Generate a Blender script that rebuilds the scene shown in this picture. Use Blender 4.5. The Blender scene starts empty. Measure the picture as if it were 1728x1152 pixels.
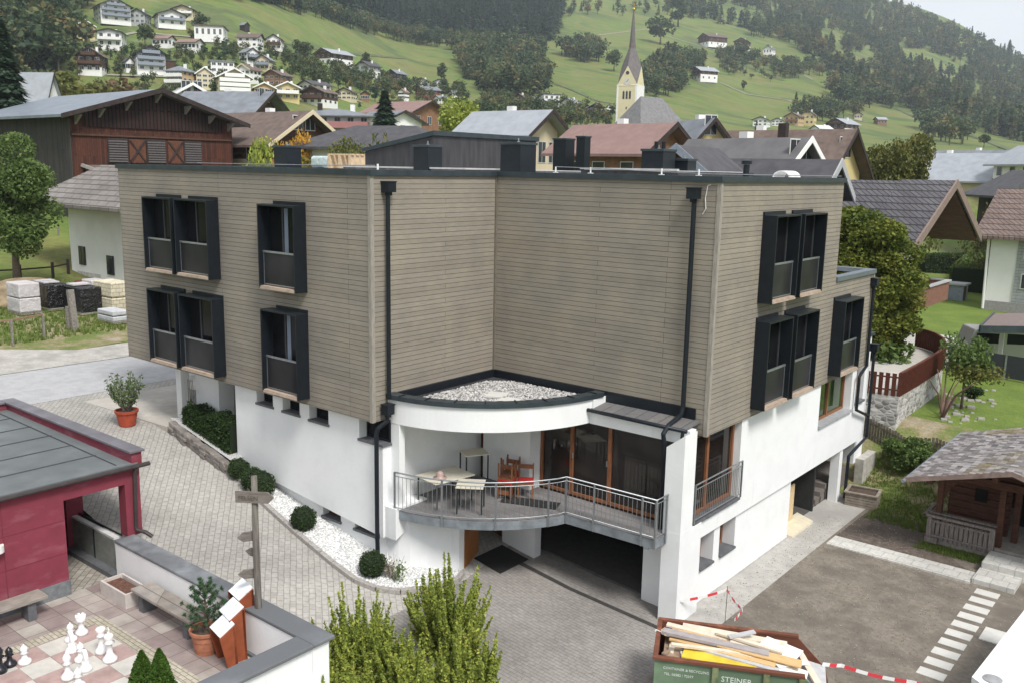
import bpy, math, random
import numpy as np
from mathutils import Vector, Matrix
random.seed(7); rng = np.random.default_rng(11)
R = math.radians
S = bpy.context.scene
C = S.collection
# ------------------------------------------------------------------ camera, world, sun, exposure
TH = .6812; FPX = 1545.4; PIT = .1858; ROLL = .0191
CAM = Vector((16.95, -20.07, 11.6))
FWD = Vector((-math.sin(TH), math.cos(TH), 0)); RGT = Vector((math.cos(TH), math.sin(TH), 0)); UP = Vector((0, 0, 1))
cf = FWD*math.cos(PIT) - UP*math.sin(PIT)           # view direction
cd = -FWD*math.sin(PIT) - UP*math.cos(PIT)          # "down" before roll
IR = RGT*math.cos(ROLL) - cd*math.sin(ROLL); ID = RGT*math.sin(ROLL) + cd*math.cos(ROLL)
cam_d = bpy.data.cameras.new('camera'); cam = bpy.data.objects.new('camera', cam_d); C.objects.link(cam)
M = Matrix((IR, -ID, -cf)).transposed().to_4x4(); M.translation = CAM
cam.matrix_world = M
cam_d.sensor_width = 36; cam_d.lens = FPX/1728*36; cam_d.clip_start = .1; cam_d.clip_end = 9000
S.camera = cam
SUN_EL, SUN_AZ = R(52), R(112)                      # azimuth measured clockwise from +Y
W = bpy.data.worlds.new('World'); S.world = W; W.use_nodes = True
nt = W.node_tree; bg = nt.nodes['Background']
sky = nt.nodes.new('ShaderNodeTexSky'); sky.sky_type = 'NISHITA'; sky.sun_disc = False
sky.sun_elevation = SUN_EL; sky.sun_rotation = SUN_AZ; sky.dust_density = 4; sky.air_density = 1; sky.altitude = 700
hsv = nt.nodes.new('ShaderNodeHueSaturation'); hsv.inputs['Saturation'].default_value = .3; hsv.inputs['Value'].default_value = 1.0
mixc = nt.nodes.new('ShaderNodeMix'); mixc.data_type = 'RGBA'; mixc.inputs[0].default_value = .62
tcw = nt.nodes.new('ShaderNodeTexCoord'); nz = nt.nodes.new('ShaderNodeTexNoise'); nz.inputs['Scale'].default_value = 2.2; nz.inputs['Detail'].default_value = 6
mpw = nt.nodes.new('ShaderNodeMapping'); mpw.inputs['Scale'].default_value = (1, 1, 3.2)
rmp = nt.nodes.new('ShaderNodeValToRGB'); rmp.color_ramp.elements[0].position = .3; rmp.color_ramp.elements[0].color = (7.6, 8.1, 8.8, 1)
rmp.color_ramp.elements[1].position = .7; rmp.color_ramp.elements[1].color = (9.5, 9.7, 10.0, 1)
nt.links.new(tcw.outputs['Generated'], mpw.inputs[0]); nt.links.new(mpw.outputs[0], nz.inputs['Vector']); nt.links.new(nz.outputs['Fac'], rmp.inputs[0])
nt.links.new(sky.outputs[0], hsv.inputs['Color']); nt.links.new(hsv.outputs[0], mixc.inputs[6]); nt.links.new(rmp.outputs[0], mixc.inputs[7])
nt.links.new(mixc.outputs[2], bg.inputs[0]); bg.inputs[1].default_value = .1
sl = bpy.data.lights.new('sun', 'SUN'); sl.energy = 2.75; sl.angle = R(16); sl.color = (1, .965, .91)
so = bpy.data.objects.new('sun', sl); C.objects.link(so)
sd = Vector((math.sin(SUN_AZ)*math.cos(SUN_EL), math.cos(SUN_AZ)*math.cos(SUN_EL), math.sin(SUN_EL)))
so.rotation_euler = sd.to_track_quat('Z', 'Y').to_euler(); so.location = (0, 0, 60)
S.view_settings.view_transform = 'Standard'; S.view_settings.look = 'None'; S.view_settings.exposure = .46; S.view_settings.gamma = 1
S.render.engine = 'CYCLES'
# ------------------------------------------------------------------ pixel tools (photo is 1728 x 1152)
def ray(px, py): return cf + IR*((px-864)/FPX) + ID*((py-576)/FPX)
def at(px, py, depth): r = ray(px, py); return CAM + r*(depth/r.dot(FWD))     # depth: horizontal distance along FWD
def atz(px, py, z): r = ray(px, py); return CAM + r*((z-CAM.z)/r.z)
def atu(px, py, u): r = ray(px, py); return CAM + r*((u-CAM.x)/r.x)
def atv(px, py, v): r = ray(px, py); return CAM + r*((v-CAM.y)/r.y)
def topix(p):
    d = p-CAM; w = d.dot(cf); return 864+FPX*d.dot(IR)/w, 576+FPX*d.dot(ID)/w
# ------------------------------------------------------------------ terrain
def sst(t): t = min(max(t, 0), 1); return t*t*(3-2*t)
BU = [-120, -90, -60, -42, -14, -10, -6, -3, 0, 2, 4, 7, 30, 80]; BZ = [11, 8.5, 6, 4.1, 3.45, 3.3, 2.45, 1.85, 1.3, .95, .7, .5, .3, .3]
def near(u, v):
    b = float(np.interp(u, BU, BZ)); k = sst((v-12)/5.5)
    t = float(np.interp(u, [-60, -42, -20, -5, 8, 60], [6, 4.4, 3.6, 2.6, 2.1, 2.1]))
    return b*(1-k) + t*k
HX = [-900, 0, 400, 700, 1050, 1300, 1500, 1728, 2500]
HD = [150, 250, 400, 600, 900, 1400, 2000, 2700]
HY = [[262, 200, 80, -30, -90, 40, 120, 180], [262, 205, 85, -30, -90, 40, 120, 180], [262, 200, 92, 0, -75, 30, 120, 180],
      [266, 238, 188, 130, 55, -45, 60, 120], [269, 252, 222, 165, 88, -2, -30, 60], [270, 261, 242, 208, 132, 50, -22, 60],
      [272, 265, 255, 236, 190, 108, 20, 60], [274, 270, 264, 256, 232, 182, 116, 150], [280, 278, 276, 274, 262, 236, 200, 220]]
HX_, HD_ = np.array(HX), np.log(HD)
HYT = np.array(HY, float)
def hor(px): return 286.0 + (px-864)*ROLL
def hash_n(x, y, s):
    return (math.sin(x/s*1.3+1.7)*math.cos(y/s*1.1-.6) + .5*math.sin((x+y)/s*2.3+.4)*math.cos((x-y)/s*1.9+2.1) + .25*math.sin(x/s*5.1+y/s*3.7))/1.6
def far(u, v):
    d = Vector((u-CAM.x, v-CAM.y, 0)); y = d.dot(FWD); x = d.dot(RGT); dist = d.length
    px = 864+FPX*x/max(y, .25*dist)
    if y < .3*dist: px = 864 + math.copysign(1600, x)
    px = min(max(px, -899), 2499)
    i = int(np.searchsorted(HX_, px))-1; fx = (px-HX[i])/(HX[i+1]-HX[i]); fx = fx*fx*(3-2*fx)*.5+fx*.5
    ld = math.log(min(max(dist, 150), 2699))
    j = int(np.searchsorted(HD_, ld, side='right'))-1; j = min(max(j, 0), len(HD)-2); fy = (ld-HD_[j])/(HD_[j+1]-HD_[j])
    yy = (HYT[i, j]*(1-fx)+HYT[i+1, j]*fx)*(1-fy) + (HYT[i, j+1]*(1-fx)+HYT[i+1, j+1]*fx)*fy
    yc = max(y, .45*dist)*.967
    z = CAM.z + (hor(px)-yy)/FPX*yc + hash_n(u, v, 90)*min(dist/250, 3.2)
    d0 = 55+45*sst((px-1200)/200)
    if dist < 180:
        k = sst((dist-d0)/(180-d0)); z = near(u, v)*(1-k)+z*k
    return z
def gz(u, v):
    d = math.hypot(u-CAM.x, v-CAM.y)
    return near(u, v) if d <= 55 else far(u, v)
def hit(px, py, t0=12, tmax=3000):
    r = ray(px, py); t = t0; pt = t0
    while t < tmax:
        p = CAM+r*t
        if p.z < gz(p.x, p.y):
            for _ in range(12):
                m = (pt+t)/2; p = CAM+r*m
                if p.z < gz(p.x, p.y): t = m
                else: pt = m
            return CAM+r*t
        pt = t; t *= 1.02
    return None
def gpx(px, dist):
    r = ray(px, 300); h = Vector((r.x, r.y, 0)).normalized(); p = CAM+h*dist; return Vector((p.x, p.y, gz(p.x, p.y)))
# ------------------------------------------------------------------ object helpers
def tag(o, label=None, cat=None, group=None, kind=None):
    if label: o['label'] = label
    if cat: o['category'] = cat
    if group: o['group'] = group
    if kind: o['kind'] = kind
    return o
def thing(name, label, cat, loc=(0, 0, 0), rz=0, group=None):
    o = bpy.data.objects.new(name, None); o.empty_display_size = .3; C.objects.link(o); o.location = loc; o.rotation_euler = (0, 0, rz)
    return tag(o, label, cat, group)
def root_of(o):
    while o.parent: o = o.parent
    return o
class MB:
    def __init__(s): s.v = []; s.f = []
    def add(s, vs, fs):
        n = len(s.v); s.v += [tuple(p) for p in vs]; s.f += [tuple(i+n for i in f) for f in fs]; return s
    def box(s, a, b):
        x0, y0, z0 = a; x1, y1, z1 = b
        x0, x1 = min(x0, x1), max(x0, x1); y0, y1 = min(y0, y1), max(y0, y1); z0, z1 = min(z0, z1), max(z0, z1)
        return s.add([(x0, y0, z0), (x1, y0, z0), (x1, y1, z0), (x0, y1, z0), (x0, y0, z1), (x1, y0, z1), (x1, y1, z1), (x0, y1, z1)],
                     [(0, 3, 2, 1), (4, 5, 6, 7), (0, 1, 5, 4), (1, 2, 6, 5), (2, 3, 7, 6), (3, 0, 4, 7)])
    def obox(s, c, ax, ay, az):          # centre and three half-axis vectors
        c = Vector(c); ax, ay, az = Vector(ax), Vector(ay), Vector(az)
        vs = [c+sx*ax+sy*ay+sz*az for sz in (-1, 1) for sx, sy in ((-1, -1), (1, -1), (1, 1), (-1, 1))]
        return s.add(vs, [(0, 3, 2, 1), (4, 5, 6, 7), (0, 1, 5, 4), (1, 2, 6, 5), (2, 3, 7, 6), (3, 0, 4, 7)])
    def beam(s, a, b, w, h, up=(0, 0, 1)):
        a, b = Vector(a), Vector(b); d = b-a; L = d.length
        if L < 1e-6: return s
        d = d/L; side = d.cross(Vector(up))
        if side.length < 1e-4: side = d.cross(Vector((1, 0, 0)))
        side.normalize(); u2 = side.cross(d).normalized()
        return s.obox((a+b)/2, d*L/2, side*w/2, u2*h/2)
    def prism(s, pts, z0, z1):            # pts: list of (x,y); z0/z1 number or list
        n = len(pts); za = z0 if isinstance(z0, (list, tuple)) else [z0]*n; zb = z1 if isinstance(z1, (list, tuple)) else [z1]*n
        vs = [(p[0], p[1], za[i]) for i, p in enumerate(pts)]+[(p[0], p[1], zb[i]) for i, p in enumerate(pts)]
        fs = [tuple(range(n-1, -1, -1)), tuple(range(n, 2*n))]+[(i, (i+1) % n, n+(i+1) % n, n+i) for i in range(n)]
        return s.add(vs, fs)
    def extr(s, poly, off):               # 3-D polygon extruded by a vector
        off = Vector(off); poly = [Vector(p) for p in poly]; n = len(poly)
        vs = poly+[p+off for p in poly]
        return s.add(vs, [tuple(range(n-1, -1, -1)), tuple(range(n, 2*n))]+[(i, (i+1) % n, n+(i+1) % n, n+i) for i in range(n)])
    def tube(s, path, r, n=8, cap=True):
        path = [Vector(p) for p in path]; rs = r if isinstance(r, (list, tuple)) else [r]*len(path); n0 = len(s.v); m = len(path)
        ref = Vector((0, 0, 1)); prev = None
        for i, p in enumerate(path):
            d = (path[min(i+1, m-1)]-path[max(i-1, 0)]).normalized()
            a = d.cross(ref if abs(d.z) < .95 else Vector((1, 0, 0))).normalized() if prev is None else (prev-d*prev.dot(d)).normalized()
            prev = a; b = d.cross(a)
            for k in range(n):
                t = 2*math.pi*k/n; s.v.append(tuple(p+(a*math.cos(t)+b*math.sin(t))*rs[i]))
        for i in range(m-1):
            for k in range(n):
                q = n0+i*n; s.f.append((q+k, q+(k+1) % n, q+n+(k+1) % n, q+n+k))
        if cap: s.f.append(tuple(n0+k for k in range(n-1, -1, -1))); s.f.append(tuple(n0+(m-1)*n+k for k in range(n)))
        return s
    def lathe(s, prof, c=(0, 0, 0), n=20):
        n0 = len(s.v); m = len(prof)
        for r, z in prof:
            for k in range(n):
                t = 2*math.pi*k/n; s.v.append((c[0]+r*math.cos(t), c[1]+r*math.sin(t), c[2]+z))
        for i in range(m-1):
            for k in range(n):
                q = n0+i*n; s.f.append((q+k, q+(k+1) % n, q+n+(k+1) % n, q+n+k))
        s.f.append(tuple(n0+k for k in range(n-1, -1, -1))); s.f.append(tuple(n0+(m-1)*n+k for k in range(n)))
        return s
    def quad(s, a, b, c, d): return s.add([a, b, c, d], [(0, 1, 2, 3)])
    def wallholes(s, origin, dx, n, L, z0, z1, t, holes):   # wall along dx (unit) with outward normal n, thickness t inward, holes (a0,a1,h0,h1)
        o = Vector(origin); dx = Vector(dx); n = Vector(n)
        xs = sorted(set([0, L]+[h[0] for h in holes]+[h[1] for h in holes])); zs = sorted(set([z0, z1]+[h[2] for h in holes]+[h[3] for h in holes]))
        zs = [z for z in zs if z0 <= z <= z1]; xs = [x for x in xs if 0 <= x <= L]
        solid = [[not any(h[0] <= (xs[i]+xs[i+1])/2 <= h[1] and h[2] <= (zs[j]+zs[j+1])/2 <= h[3] for h in holes) for j in range(len(zs)-1)] for i in range(len(xs)-1)]
        P = lambda x, z, k: tuple(o+dx*x-n*(t*k)+Vector((0, 0, z)))
        for i in range(len(xs)-1):
            for j in range(len(zs)-1):
                a, b, c, d = xs[i], xs[i+1], zs[j], zs[j+1]
                if solid[i][j]:
                    s.add([P(a, c, 0), P(b, c, 0), P(b, d, 0), P(a, d, 0)], [(0, 1, 2, 3)]); s.add([P(a, c, 1), P(b, c, 1), P(b, d, 1), P(a, d, 1)], [(3, 2, 1, 0)])
                    for (di, dj, q) in ((-1, 0, [(a, c), (a, d)]), (1, 0, [(b, d), (b, c)]), (0, -1, [(b, c), (a, c)]), (0, 1, [(a, d), (b, d)])):
                        ii, jj = i+di, j+dj
                        if not (0 <= ii < len(xs)-1 and 0 <= jj < len(zs)-1 and solid[ii][jj]):
                            s.add([P(*q[0], 0), P(*q[1], 0), P(*q[1], 1), P(*q[0], 1)], [(0, 1, 2, 3)])
        return s
def mesh_of(name, vs, fs, mat, smooth=False):
    me = bpy.data.meshes.new(name); me.from_pydata(vs, [], fs); me.update()
    if mat: me.materials.append(mat)
    if smooth: me.polygons.foreach_set('use_smooth', [True]*len(me.polygons))
    return me
def mk(name, mb, mat, parent=None, smooth=False, local=False, bevel=0):
    vs = mb.v
    if parent is not None and not local:
        r = root_of(parent); mi = (Matrix.Translation(r.location) @ Matrix.Rotation(r.rotation_euler.z, 4, 'Z')).inverted()
        vs = [tuple(mi @ Vector(p)) for p in vs]
    me = mesh_of(name, vs, mb.f, mat, smooth)
    o = bpy.data.objects.new(name, me); C.objects.link(o); o.parent = parent
    if bevel:
        b = o.modifiers.new('bevel', 'BEVEL'); b.width = bevel; b.segments = 2; b.limit_method = 'ANGLE'
    return o
def copy_tree(o, parent=None, top=True):
    c = o.copy(); C.objects.link(c); c.parent = parent
    for ch in [x for x in bpy.data.objects if x.parent == o] if False else list(o.children): copy_tree(ch, c, False)
    return c
# ------------------------------------------------------------------ materials
MT = {}
def srgb(c):
    return tuple(((x/255)/12.92 if x/255 <= .04045 else ((x/255+.055)/1.055)**2.4) for x in c)
def N(nt, t, **kw):
    n = nt.nodes.new(t)
    for k, v in kw.items():
        if k in n.inputs: n.inputs[k].default_value = v
        else: setattr(n, k, v)
    return n
def newmat(name, rough=.8, metal=0, spec=.3):
    m = bpy.data.materials.new(name); m.use_nodes = True; nt = m.node_tree; b = nt.nodes['Principled BSDF']
    b.inputs['Roughness'].default_value = rough; b.inputs['Metallic'].default_value = metal; b.inputs['Specular IOR Level'].default_value = spec
    MT[name] = m; return m, nt, b
def ramp(nt, fac, stops):
    r = N(nt, 'ShaderNodeValToRGB'); e = r.color_ramp.elements
    while len(e) < len(stops): e.new(.5)
    for i, (p, c) in enumerate(stops): e[i].position = p; e[i].color = (*c[:3], 1)
    nt.links.new(fac, r.inputs[0]); return r.outputs[0]
def pos(nt, scale=(1, 1, 1), obj=False, rot=(0, 0, 0)):
    g = N(nt, 'ShaderNodeTexCoord').outputs['Object'] if obj else N(nt, 'ShaderNodeNewGeometry').outputs['Position']
    m = N(nt, 'ShaderNodeMapping'); m.inputs['Scale'].default_value = scale; m.inputs['Rotation'].default_value = rot
    nt.links.new(g, m.inputs[0]); return m.outputs[0]
def noise(nt, vec, sc, det=4, rough=.55, dist=0):
    n = N(nt, 'ShaderNodeTexNoise', Scale=sc, Detail=det, Roughness=rough, Distortion=dist); nt.links.new(vec, n.inputs['Vector']); return n.outputs['Fac']
def mix(nt, a, b, f, mode='MIX'):
    m = N(nt, 'ShaderNodeMix'); m.data_type = 'RGBA'; m.blend_type = mode
    for s, x in ((6, a), (7, b)):
        if isinstance(x, tuple): m.inputs[s].default_value = (*x[:3], 1)
        else: nt.links.new(x, m.inputs[s])
    if isinstance(f, (int, float)): m.inputs[0].default_value = f
    else: nt.links.new(f, m.inputs[0])
    return m.outputs[2]
def bump(nt, b, h, dist=.01, st=1):
    n = N(nt, 'ShaderNodeBump', Distance=dist, Strength=st); nt.links.new(h, n.inputs['Height']); nt.links.new(n.outputs[0], b.inputs['Normal']); return n
def plain(name, col, rough=.8, metal=0, var=.15, sc=6, bmp=.003, det=5, spec=.3, stretch=(1, 1, 1), big=.0, obj=False):
    """base colour with fine and broad real tone variation"""
    m, nt, b = newmat(name, rough, metal, spec); v = pos(nt, stretch, obj)
    f = noise(nt, v, sc, det)
    lo = tuple(c*(1-var) for c in col); hi = tuple(min(c*(1+var), 1) for c in col)
    c = ramp(nt, f, [(.3, lo), (.7, hi)])
    if big:
        c = mix(nt, c, tuple(x*(1-big) for x in col), ramp(nt, noise(nt, v, sc*.12, 3), [(.42, (0, 0, 0)), (.62, (1, 1, 1))]))
    nt.links.new(c, b.inputs['Base Color'])
    if bmp: bump(nt, b, f, bmp)
    return m
def boards(name, c1, c2, groove, w, row, mort=.006, vertical=False, rough=.85, depth=.01, varn=.25, knots=False, bias=0, offs=.5):
    """boards / planks: long brick pattern, random tone per board"""
    m, nt, b = newmat(name, rough); g = N(nt, 'ShaderNodeNewGeometry').outputs['Position']
    s = N(nt, 'ShaderNodeSeparateXYZ'); nt.links.new(g, s.inputs[0])
    ad = N(nt, 'ShaderNodeMath', operation='ADD'); nt.links.new(s.outputs[0], ad.inputs[0]); nt.links.new(s.outputs[1], ad.inputs[1])
    cb = N(nt, 'ShaderNodeCombineXYZ')
    if vertical: nt.links.new(s.outputs[2], cb.inputs[0]); nt.links.new(ad.outputs[0], cb.inputs[1])
    else: nt.links.new(ad.outputs[0], cb.inputs[0]); nt.links.new(s.outputs[2], cb.inputs[1])
    br = N(nt, 'ShaderNodeTexBrick'); br.offset = offs; br.offset_frequency = 3 if offs != .5 else 2; br.squash = 1
    for k, v in (('Scale', 1), ('Mortar Size', mort), ('Mortar Smooth', .15), ('Bias', bias), ('Brick Width', w), ('Row Height', row)): br.inputs[k].default_value = v
    br.inputs['Color1'].default_value = (*c1, 1); br.inputs['Color2'].default_value = (*c2, 1); br.inputs['Mortar'].default_value = (*groove, 1)
    nt.links.new(cb.outputs[0], br.inputs['Vector'])
    st = (1.2, 1.2, 14) if not vertical else (14, 14, 1.2)
    gr = noise(nt, pos(nt, st), 3, 5)
    c = mix(nt, br.outputs['Color'], ramp(nt, gr, [(.3, (1-varn,)*3), (.7, (1+varn*.5,)*3)]), 1.0, 'MULTIPLY')
    c = mix(nt, c, ramp(nt, noise(nt, pos(nt), .9, 4), [(.35, (.86, .86, .88)), (.7, (1.08, 1.05, 1))]), 1.0, 'MULTIPLY')
    if knots:
        vo = N(nt, 'ShaderNodeTexVoronoi', Scale=2.6); nt.links.new(pos(nt, (1, 1, 2.2)), vo.inputs['Vector'])
        c = mix(nt, c, tuple(x*.45 for x in c1), ramp(nt, vo.outputs['Distance'], [(.03, (.8, .8, .8)), (.06, (0, 0, 0))]))
    nt.links.new(c, b.inputs['Base Color'])
    iv = N(nt, 'ShaderNodeMath', operation='SUBTRACT'); iv.inputs[0].default_value = 1; nt.links.new(br.outputs['Fac'], iv.inputs[1])
    ad2 = N(nt, 'ShaderNodeMath', operation='MULTIPLY_ADD'); ad2.inputs[1].default_value = .12; nt.links.new(gr, ad2.inputs[0]); nt.links.new(iv.outputs[0], ad2.inputs[2])
    bump(nt, b, ad2.outputs[0], depth); return m
def bricks(name, c1, c2, mortar, w, h, mort=.01, rot=0, dist=.01, stain=.25, rough=.85, warp=.0, plane='xy', sc_st=.25):
    m, nt, b = newmat(name, rough); v = pos(nt, (1, 1, 1), rot=(0, 0, rot))
    if plane == 'wall':
        g = N(nt, 'ShaderNodeNewGeometry').outputs['Position']; s = N(nt, 'ShaderNodeSeparateXYZ'); nt.links.new(g, s.inputs[0])
        ad = N(nt, 'ShaderNodeMath', operation='ADD'); nt.links.new(s.outputs[0], ad.inputs[0]); nt.links.new(s.outputs[1], ad.inputs[1])
        cb = N(nt, 'ShaderNodeCombineXYZ'); nt.links.new(ad.outputs[0], cb.inputs[0]); nt.links.new(s.outputs[2], cb.inputs[1]); v = cb.outputs[0]
    if warp:
        nn = N(nt, 'ShaderNodeTexNoise', Scale=3.0, Detail=2); nt.links.new(v, nn.inputs['Vector'])
        va = N(nt, 'ShaderNodeVectorMath', operation='MULTIPLY_ADD'); va.inputs[1].default_value = (warp,)*3
        nt.links.new(nn.outputs['Color'], va.inputs[0]); nt.links.new(v, va.inputs[2]); v = va.outputs[0]
    br = N(nt, 'ShaderNodeTexBrick'); br.offset = .5
    for k, x in (('Scale', 1), ('Mortar Size', mort), ('Mortar Smooth', .3), ('Bias', 0), ('Brick Width', w), ('Row Height', h)): br.inputs[k].default_value = x
    br.inputs['Color1'].default_value = (*c1, 1); br.inputs['Color2'].default_value = (*c2, 1); br.inputs['Mortar'].default_value = (*mortar, 1)
    nt.links.new(v, br.inputs['Vector'])
    c = mix(nt, br.outputs['Color'], ramp(nt, noise(nt, pos(nt), sc_st, 6, .65), [(.35, (1-stain,)*3), (.62, (1.08,)*3)]), 1.0, 'MULTIPLY')
    c = mix(nt, c, ramp(nt, noise(nt, pos(nt), 9, 4), [(.3, (.86,)*3), (.7, (1.1,)*3)]), 1.0, 'MULTIPLY')
    nt.links.new(c, b.inputs['Base Color'])
    iv = N(nt, 'ShaderNodeMath', operation='SUBTRACT'); iv.inputs[0].default_value = 1; nt.links.new(br.outputs['Fac'], iv.inputs[1])
    bump(nt, b, iv.outputs[0], dist); return m
def leafmat(name, stops, rough=.6, big=.6):
    """leaf colour varies leaf by leaf and branch by branch"""
    m, nt, b = newmat(name, rough, 0, .25); g = N(nt, 'ShaderNodeNewGeometry')
    r = N(nt, 'ShaderNodeMath', operation='MULTIPLY_ADD'); r.inputs[1].default_value = 1-big
    n2 = N(nt, 'ShaderNodeMath', operation='MULTIPLY'); n2.inputs[1].default_value = big
    nt.links.new(noise(nt, g.outputs['Position'], .6, 3), n2.inputs[0]); nt.links.new(g.outputs['Random Per Island'], r.inputs[0]); nt.links.new(n2.outputs[0], r.inputs[2])
    nt.links.new(ramp(nt, r.outputs[0], stops), b.inputs['Base Color'])
    b.inputs['Subsurface Weight'].default_value = 0
    tr = N(nt, 'ShaderNodeBsdfTranslucent'); ms = N(nt, 'ShaderNodeMixShader'); ms.inputs[0].default_value = .22
    nt.links.new(ramp(nt, r.outputs[0], [(p, tuple(min(1, x*1.5) for x in c)) for p, c in stops]), tr.inputs[0])
    nt.links.new(b.outputs[0], ms.inputs[1]); nt.links.new(tr.outputs[0], ms.inputs[2]); nt.links.new(ms.outputs[0], nt.nodes['Material Output'].inputs[0])
    return m
def glassy(name, col, rough=.06, spec=.6):
    m, nt, b = newmat(name, rough, 0, spec)
    nt.links.new(ramp(nt, noise(nt, pos(nt), .8, 2), [(.35, tuple(x*.6 for x in col)), (.7, tuple(x*1.4 for x in col))]), b.inputs['Base Color']); return m
CLAD = boards('weathered larch cladding', (.272, .246, .205), (.308, .28, .236), (.10, .088, .072), 5.6, .127, .005, knots=True, varn=.14, offs=.37, depth=.012)
TRIMW = plain('weathered corner board', (.3, .275, .24), .85, var=.2, sc=5, stretch=(6, 6, 1))
PLA = plain('white render', (.80, .81, .815), .9, var=.025, sc=14, bmp=.0015, big=.045)
_n = PLA.node_tree; _b = _n.nodes['Principled BSDF']; _c = _b.inputs['Base Color'].links[0].from_socket
_n.links.new(mix(_n, _c, (.55, .55, .53), ramp(_n, noise(_n, pos(_n, (3.5, 3.5, .35)), 1.2, 6, .7), [(.60, (0, 0, 0)), (.80, (.5, .5, .5))])), _b.inputs['Base Color'])
_c = _b.inputs['Base Color'].links[0].from_socket; _g = N(_n, 'ShaderNodeNewGeometry'); _s = N(_n, 'ShaderNodeSeparateXYZ'); _n.links.new(_g.outputs['Position'], _s.inputs[0])
_m = N(_n, 'ShaderNodeMath', operation='MULTIPLY_ADD'); _m.inputs[1].default_value = .9; _n.links.new(noise(_n, pos(_n, (2, 2, 1)), 1.6, 7, .7), _m.inputs[0]); _n.links.new(_s.outputs[2], _m.inputs[2])   # splash dirt near the lowest ground
_n.links.new(mix(_n, _c, (.40, .37, .33), ramp(_n, _m.outputs[0], [(.82, (.55, .55, .55)), (.99, (0, 0, 0))])), _b.inputs['Base Color'])
ANT = plain('anthracite sheet metal', (.019, .024, .031), .38, .4, var=.12, sc=4, bmp=.0)
ANT2 = plain('anthracite coping', (.05, .065, .075), .42, .4, var=.2, sc=3, bmp=.0)
DARKM = plain('dark membrane', (.045, .045, .05), .8, var=.3, sc=1.5, bmp=.002, stretch=(4, 4, .6))
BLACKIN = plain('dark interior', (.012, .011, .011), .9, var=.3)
GLASS = glassy('window glass', (.010, .011, .013), .12, .15)
GLASSB = glassy('balustrade glass', (.032, .032, .035), .3, .12)
GLASSN = glassy('terrace door glass', (.022, .018, .016), .04, .5)
STEEL = plain('galvanised steel', (.36, .38, .4), .42, .75, var=.15, sc=9, bmp=0)
STEELD = plain('galvanised beam', (.27, .3, .33), .5, .5, var=.25, sc=4, bmp=.001)
WOODO = plain('orange window wood', (.23, .095, .045), .5, var=.3, sc=6, stretch=(5, 5, .7))
WOODR = plain('dark red window wood', (.16, .05, .03), .5, var=.3, sc=6, stretch=(5, 5, .7))
SILLW = plain('larch sill board', (.42, .33, .26), .6, var=.2, sc=5)
SLATE = plain('slate sill', (.12, .125, .135), .6, var=.2, sc=5)
CREAM = plain('cream table top', (.62, .58, .48), .45, var=.06, sc=4, bmp=0)
REDF = plain('red seat cushion', (.45, .03, .025), .8, var=.15)
DECK = plain('grey deck boards', (.22, .21, .21), .7, var=.3, sc=3, stretch=(1, 12, 1), big=.25)
PAVE = bricks('grey cobble paving', (.37, .352, .325), (.42, .402, .375), (.30, .282, .258), .22, .15, .010, rot=R(38), warp=.05, stain=.2)
PAVER = bricks('brownish block paving', (.262, .243, .226), (.288, .268, .25), (.225, .208, .194), .22, .11, .007, rot=0, stain=.28, sc_st=.4)
PAVEC = plain('worn concrete path', (.40, .385, .36), .9, var=.12, sc=5, big=.2)
SLABW = bricks('pale concrete slabs', (.50, .49, .46), (.57, .56, .53), (.33, .32, .3), .42, .42, .008, stain=.12)
ASPH = plain('pale worn asphalt', (.40, .40, .41), .9, var=.1, sc=20, big=.12, bmp=.002)
KERB = plain('granite kerb', (.33, .31, .29), .85, var=.25, sc=14)
RSTONE = plain('terrace coping stone', (.20, .21, .225), .7, var=.45, sc=2.2, big=.35)
CHESSW = plain('white chess plastic', (.82, .82, .82), .35, var=.02, bmp=0, spec=.5)
CHESSB = plain('black chess plastic', (.012, .013, .018), .3, var=.1, bmp=0, spec=.5)
TERRA = plain('terracotta', (.42, .17, .10), .8, var=.2, sc=7)
TERRAR = plain('red plastic pot', (.38, .07, .035), .6, var=.15, sc=7)
OLDW = boards('grey weathered wood', (.26, .235, .21), (.36, .33, .3), (.07, .06, .05), 2.5, .12, .006, vertical=False)
OLDWV = boards('dark weathered planks', (.10, .09, .08), (.17, .15, .13), (.02, .018, .015), 2.5, .12, .008, vertical=True)
RUST = plain('rusty steel', (.20, .075, .045), .8, var=.45, sc=5, big=.3)
GREENP = plain('green container paint', (.17, .25, .16), .55, var=.2, sc=4, big=.35)
SOIL = plain('bare garden soil', (.205, .178, .148), .95, var=.2, sc=9, big=.3, bmp=.02, det=10)
SOILD = plain('dark soil', (.09, .065, .05), .95, var=.4, sc=20, bmp=.02)
BARK = plain('bark', (.14, .11, .085), .9, var=.4, sc=12, bmp=.01)
BARKG = plain('grey bark', (.22, .2, .18), .9, var=.35, sc=12, bmp=.01)
# ================================================================== GROUND AND SITE
import bmesh
_near0 = near
def near(u, v):
    z = _near0(u, v)
    if -11.2 < u < 3.45 and v < -9.4: z = min(z, 1.3)
    if -1e9 < u and 3.4 <= u < 6 and v < -9.4: z = min(z, .62)
    return z
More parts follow.
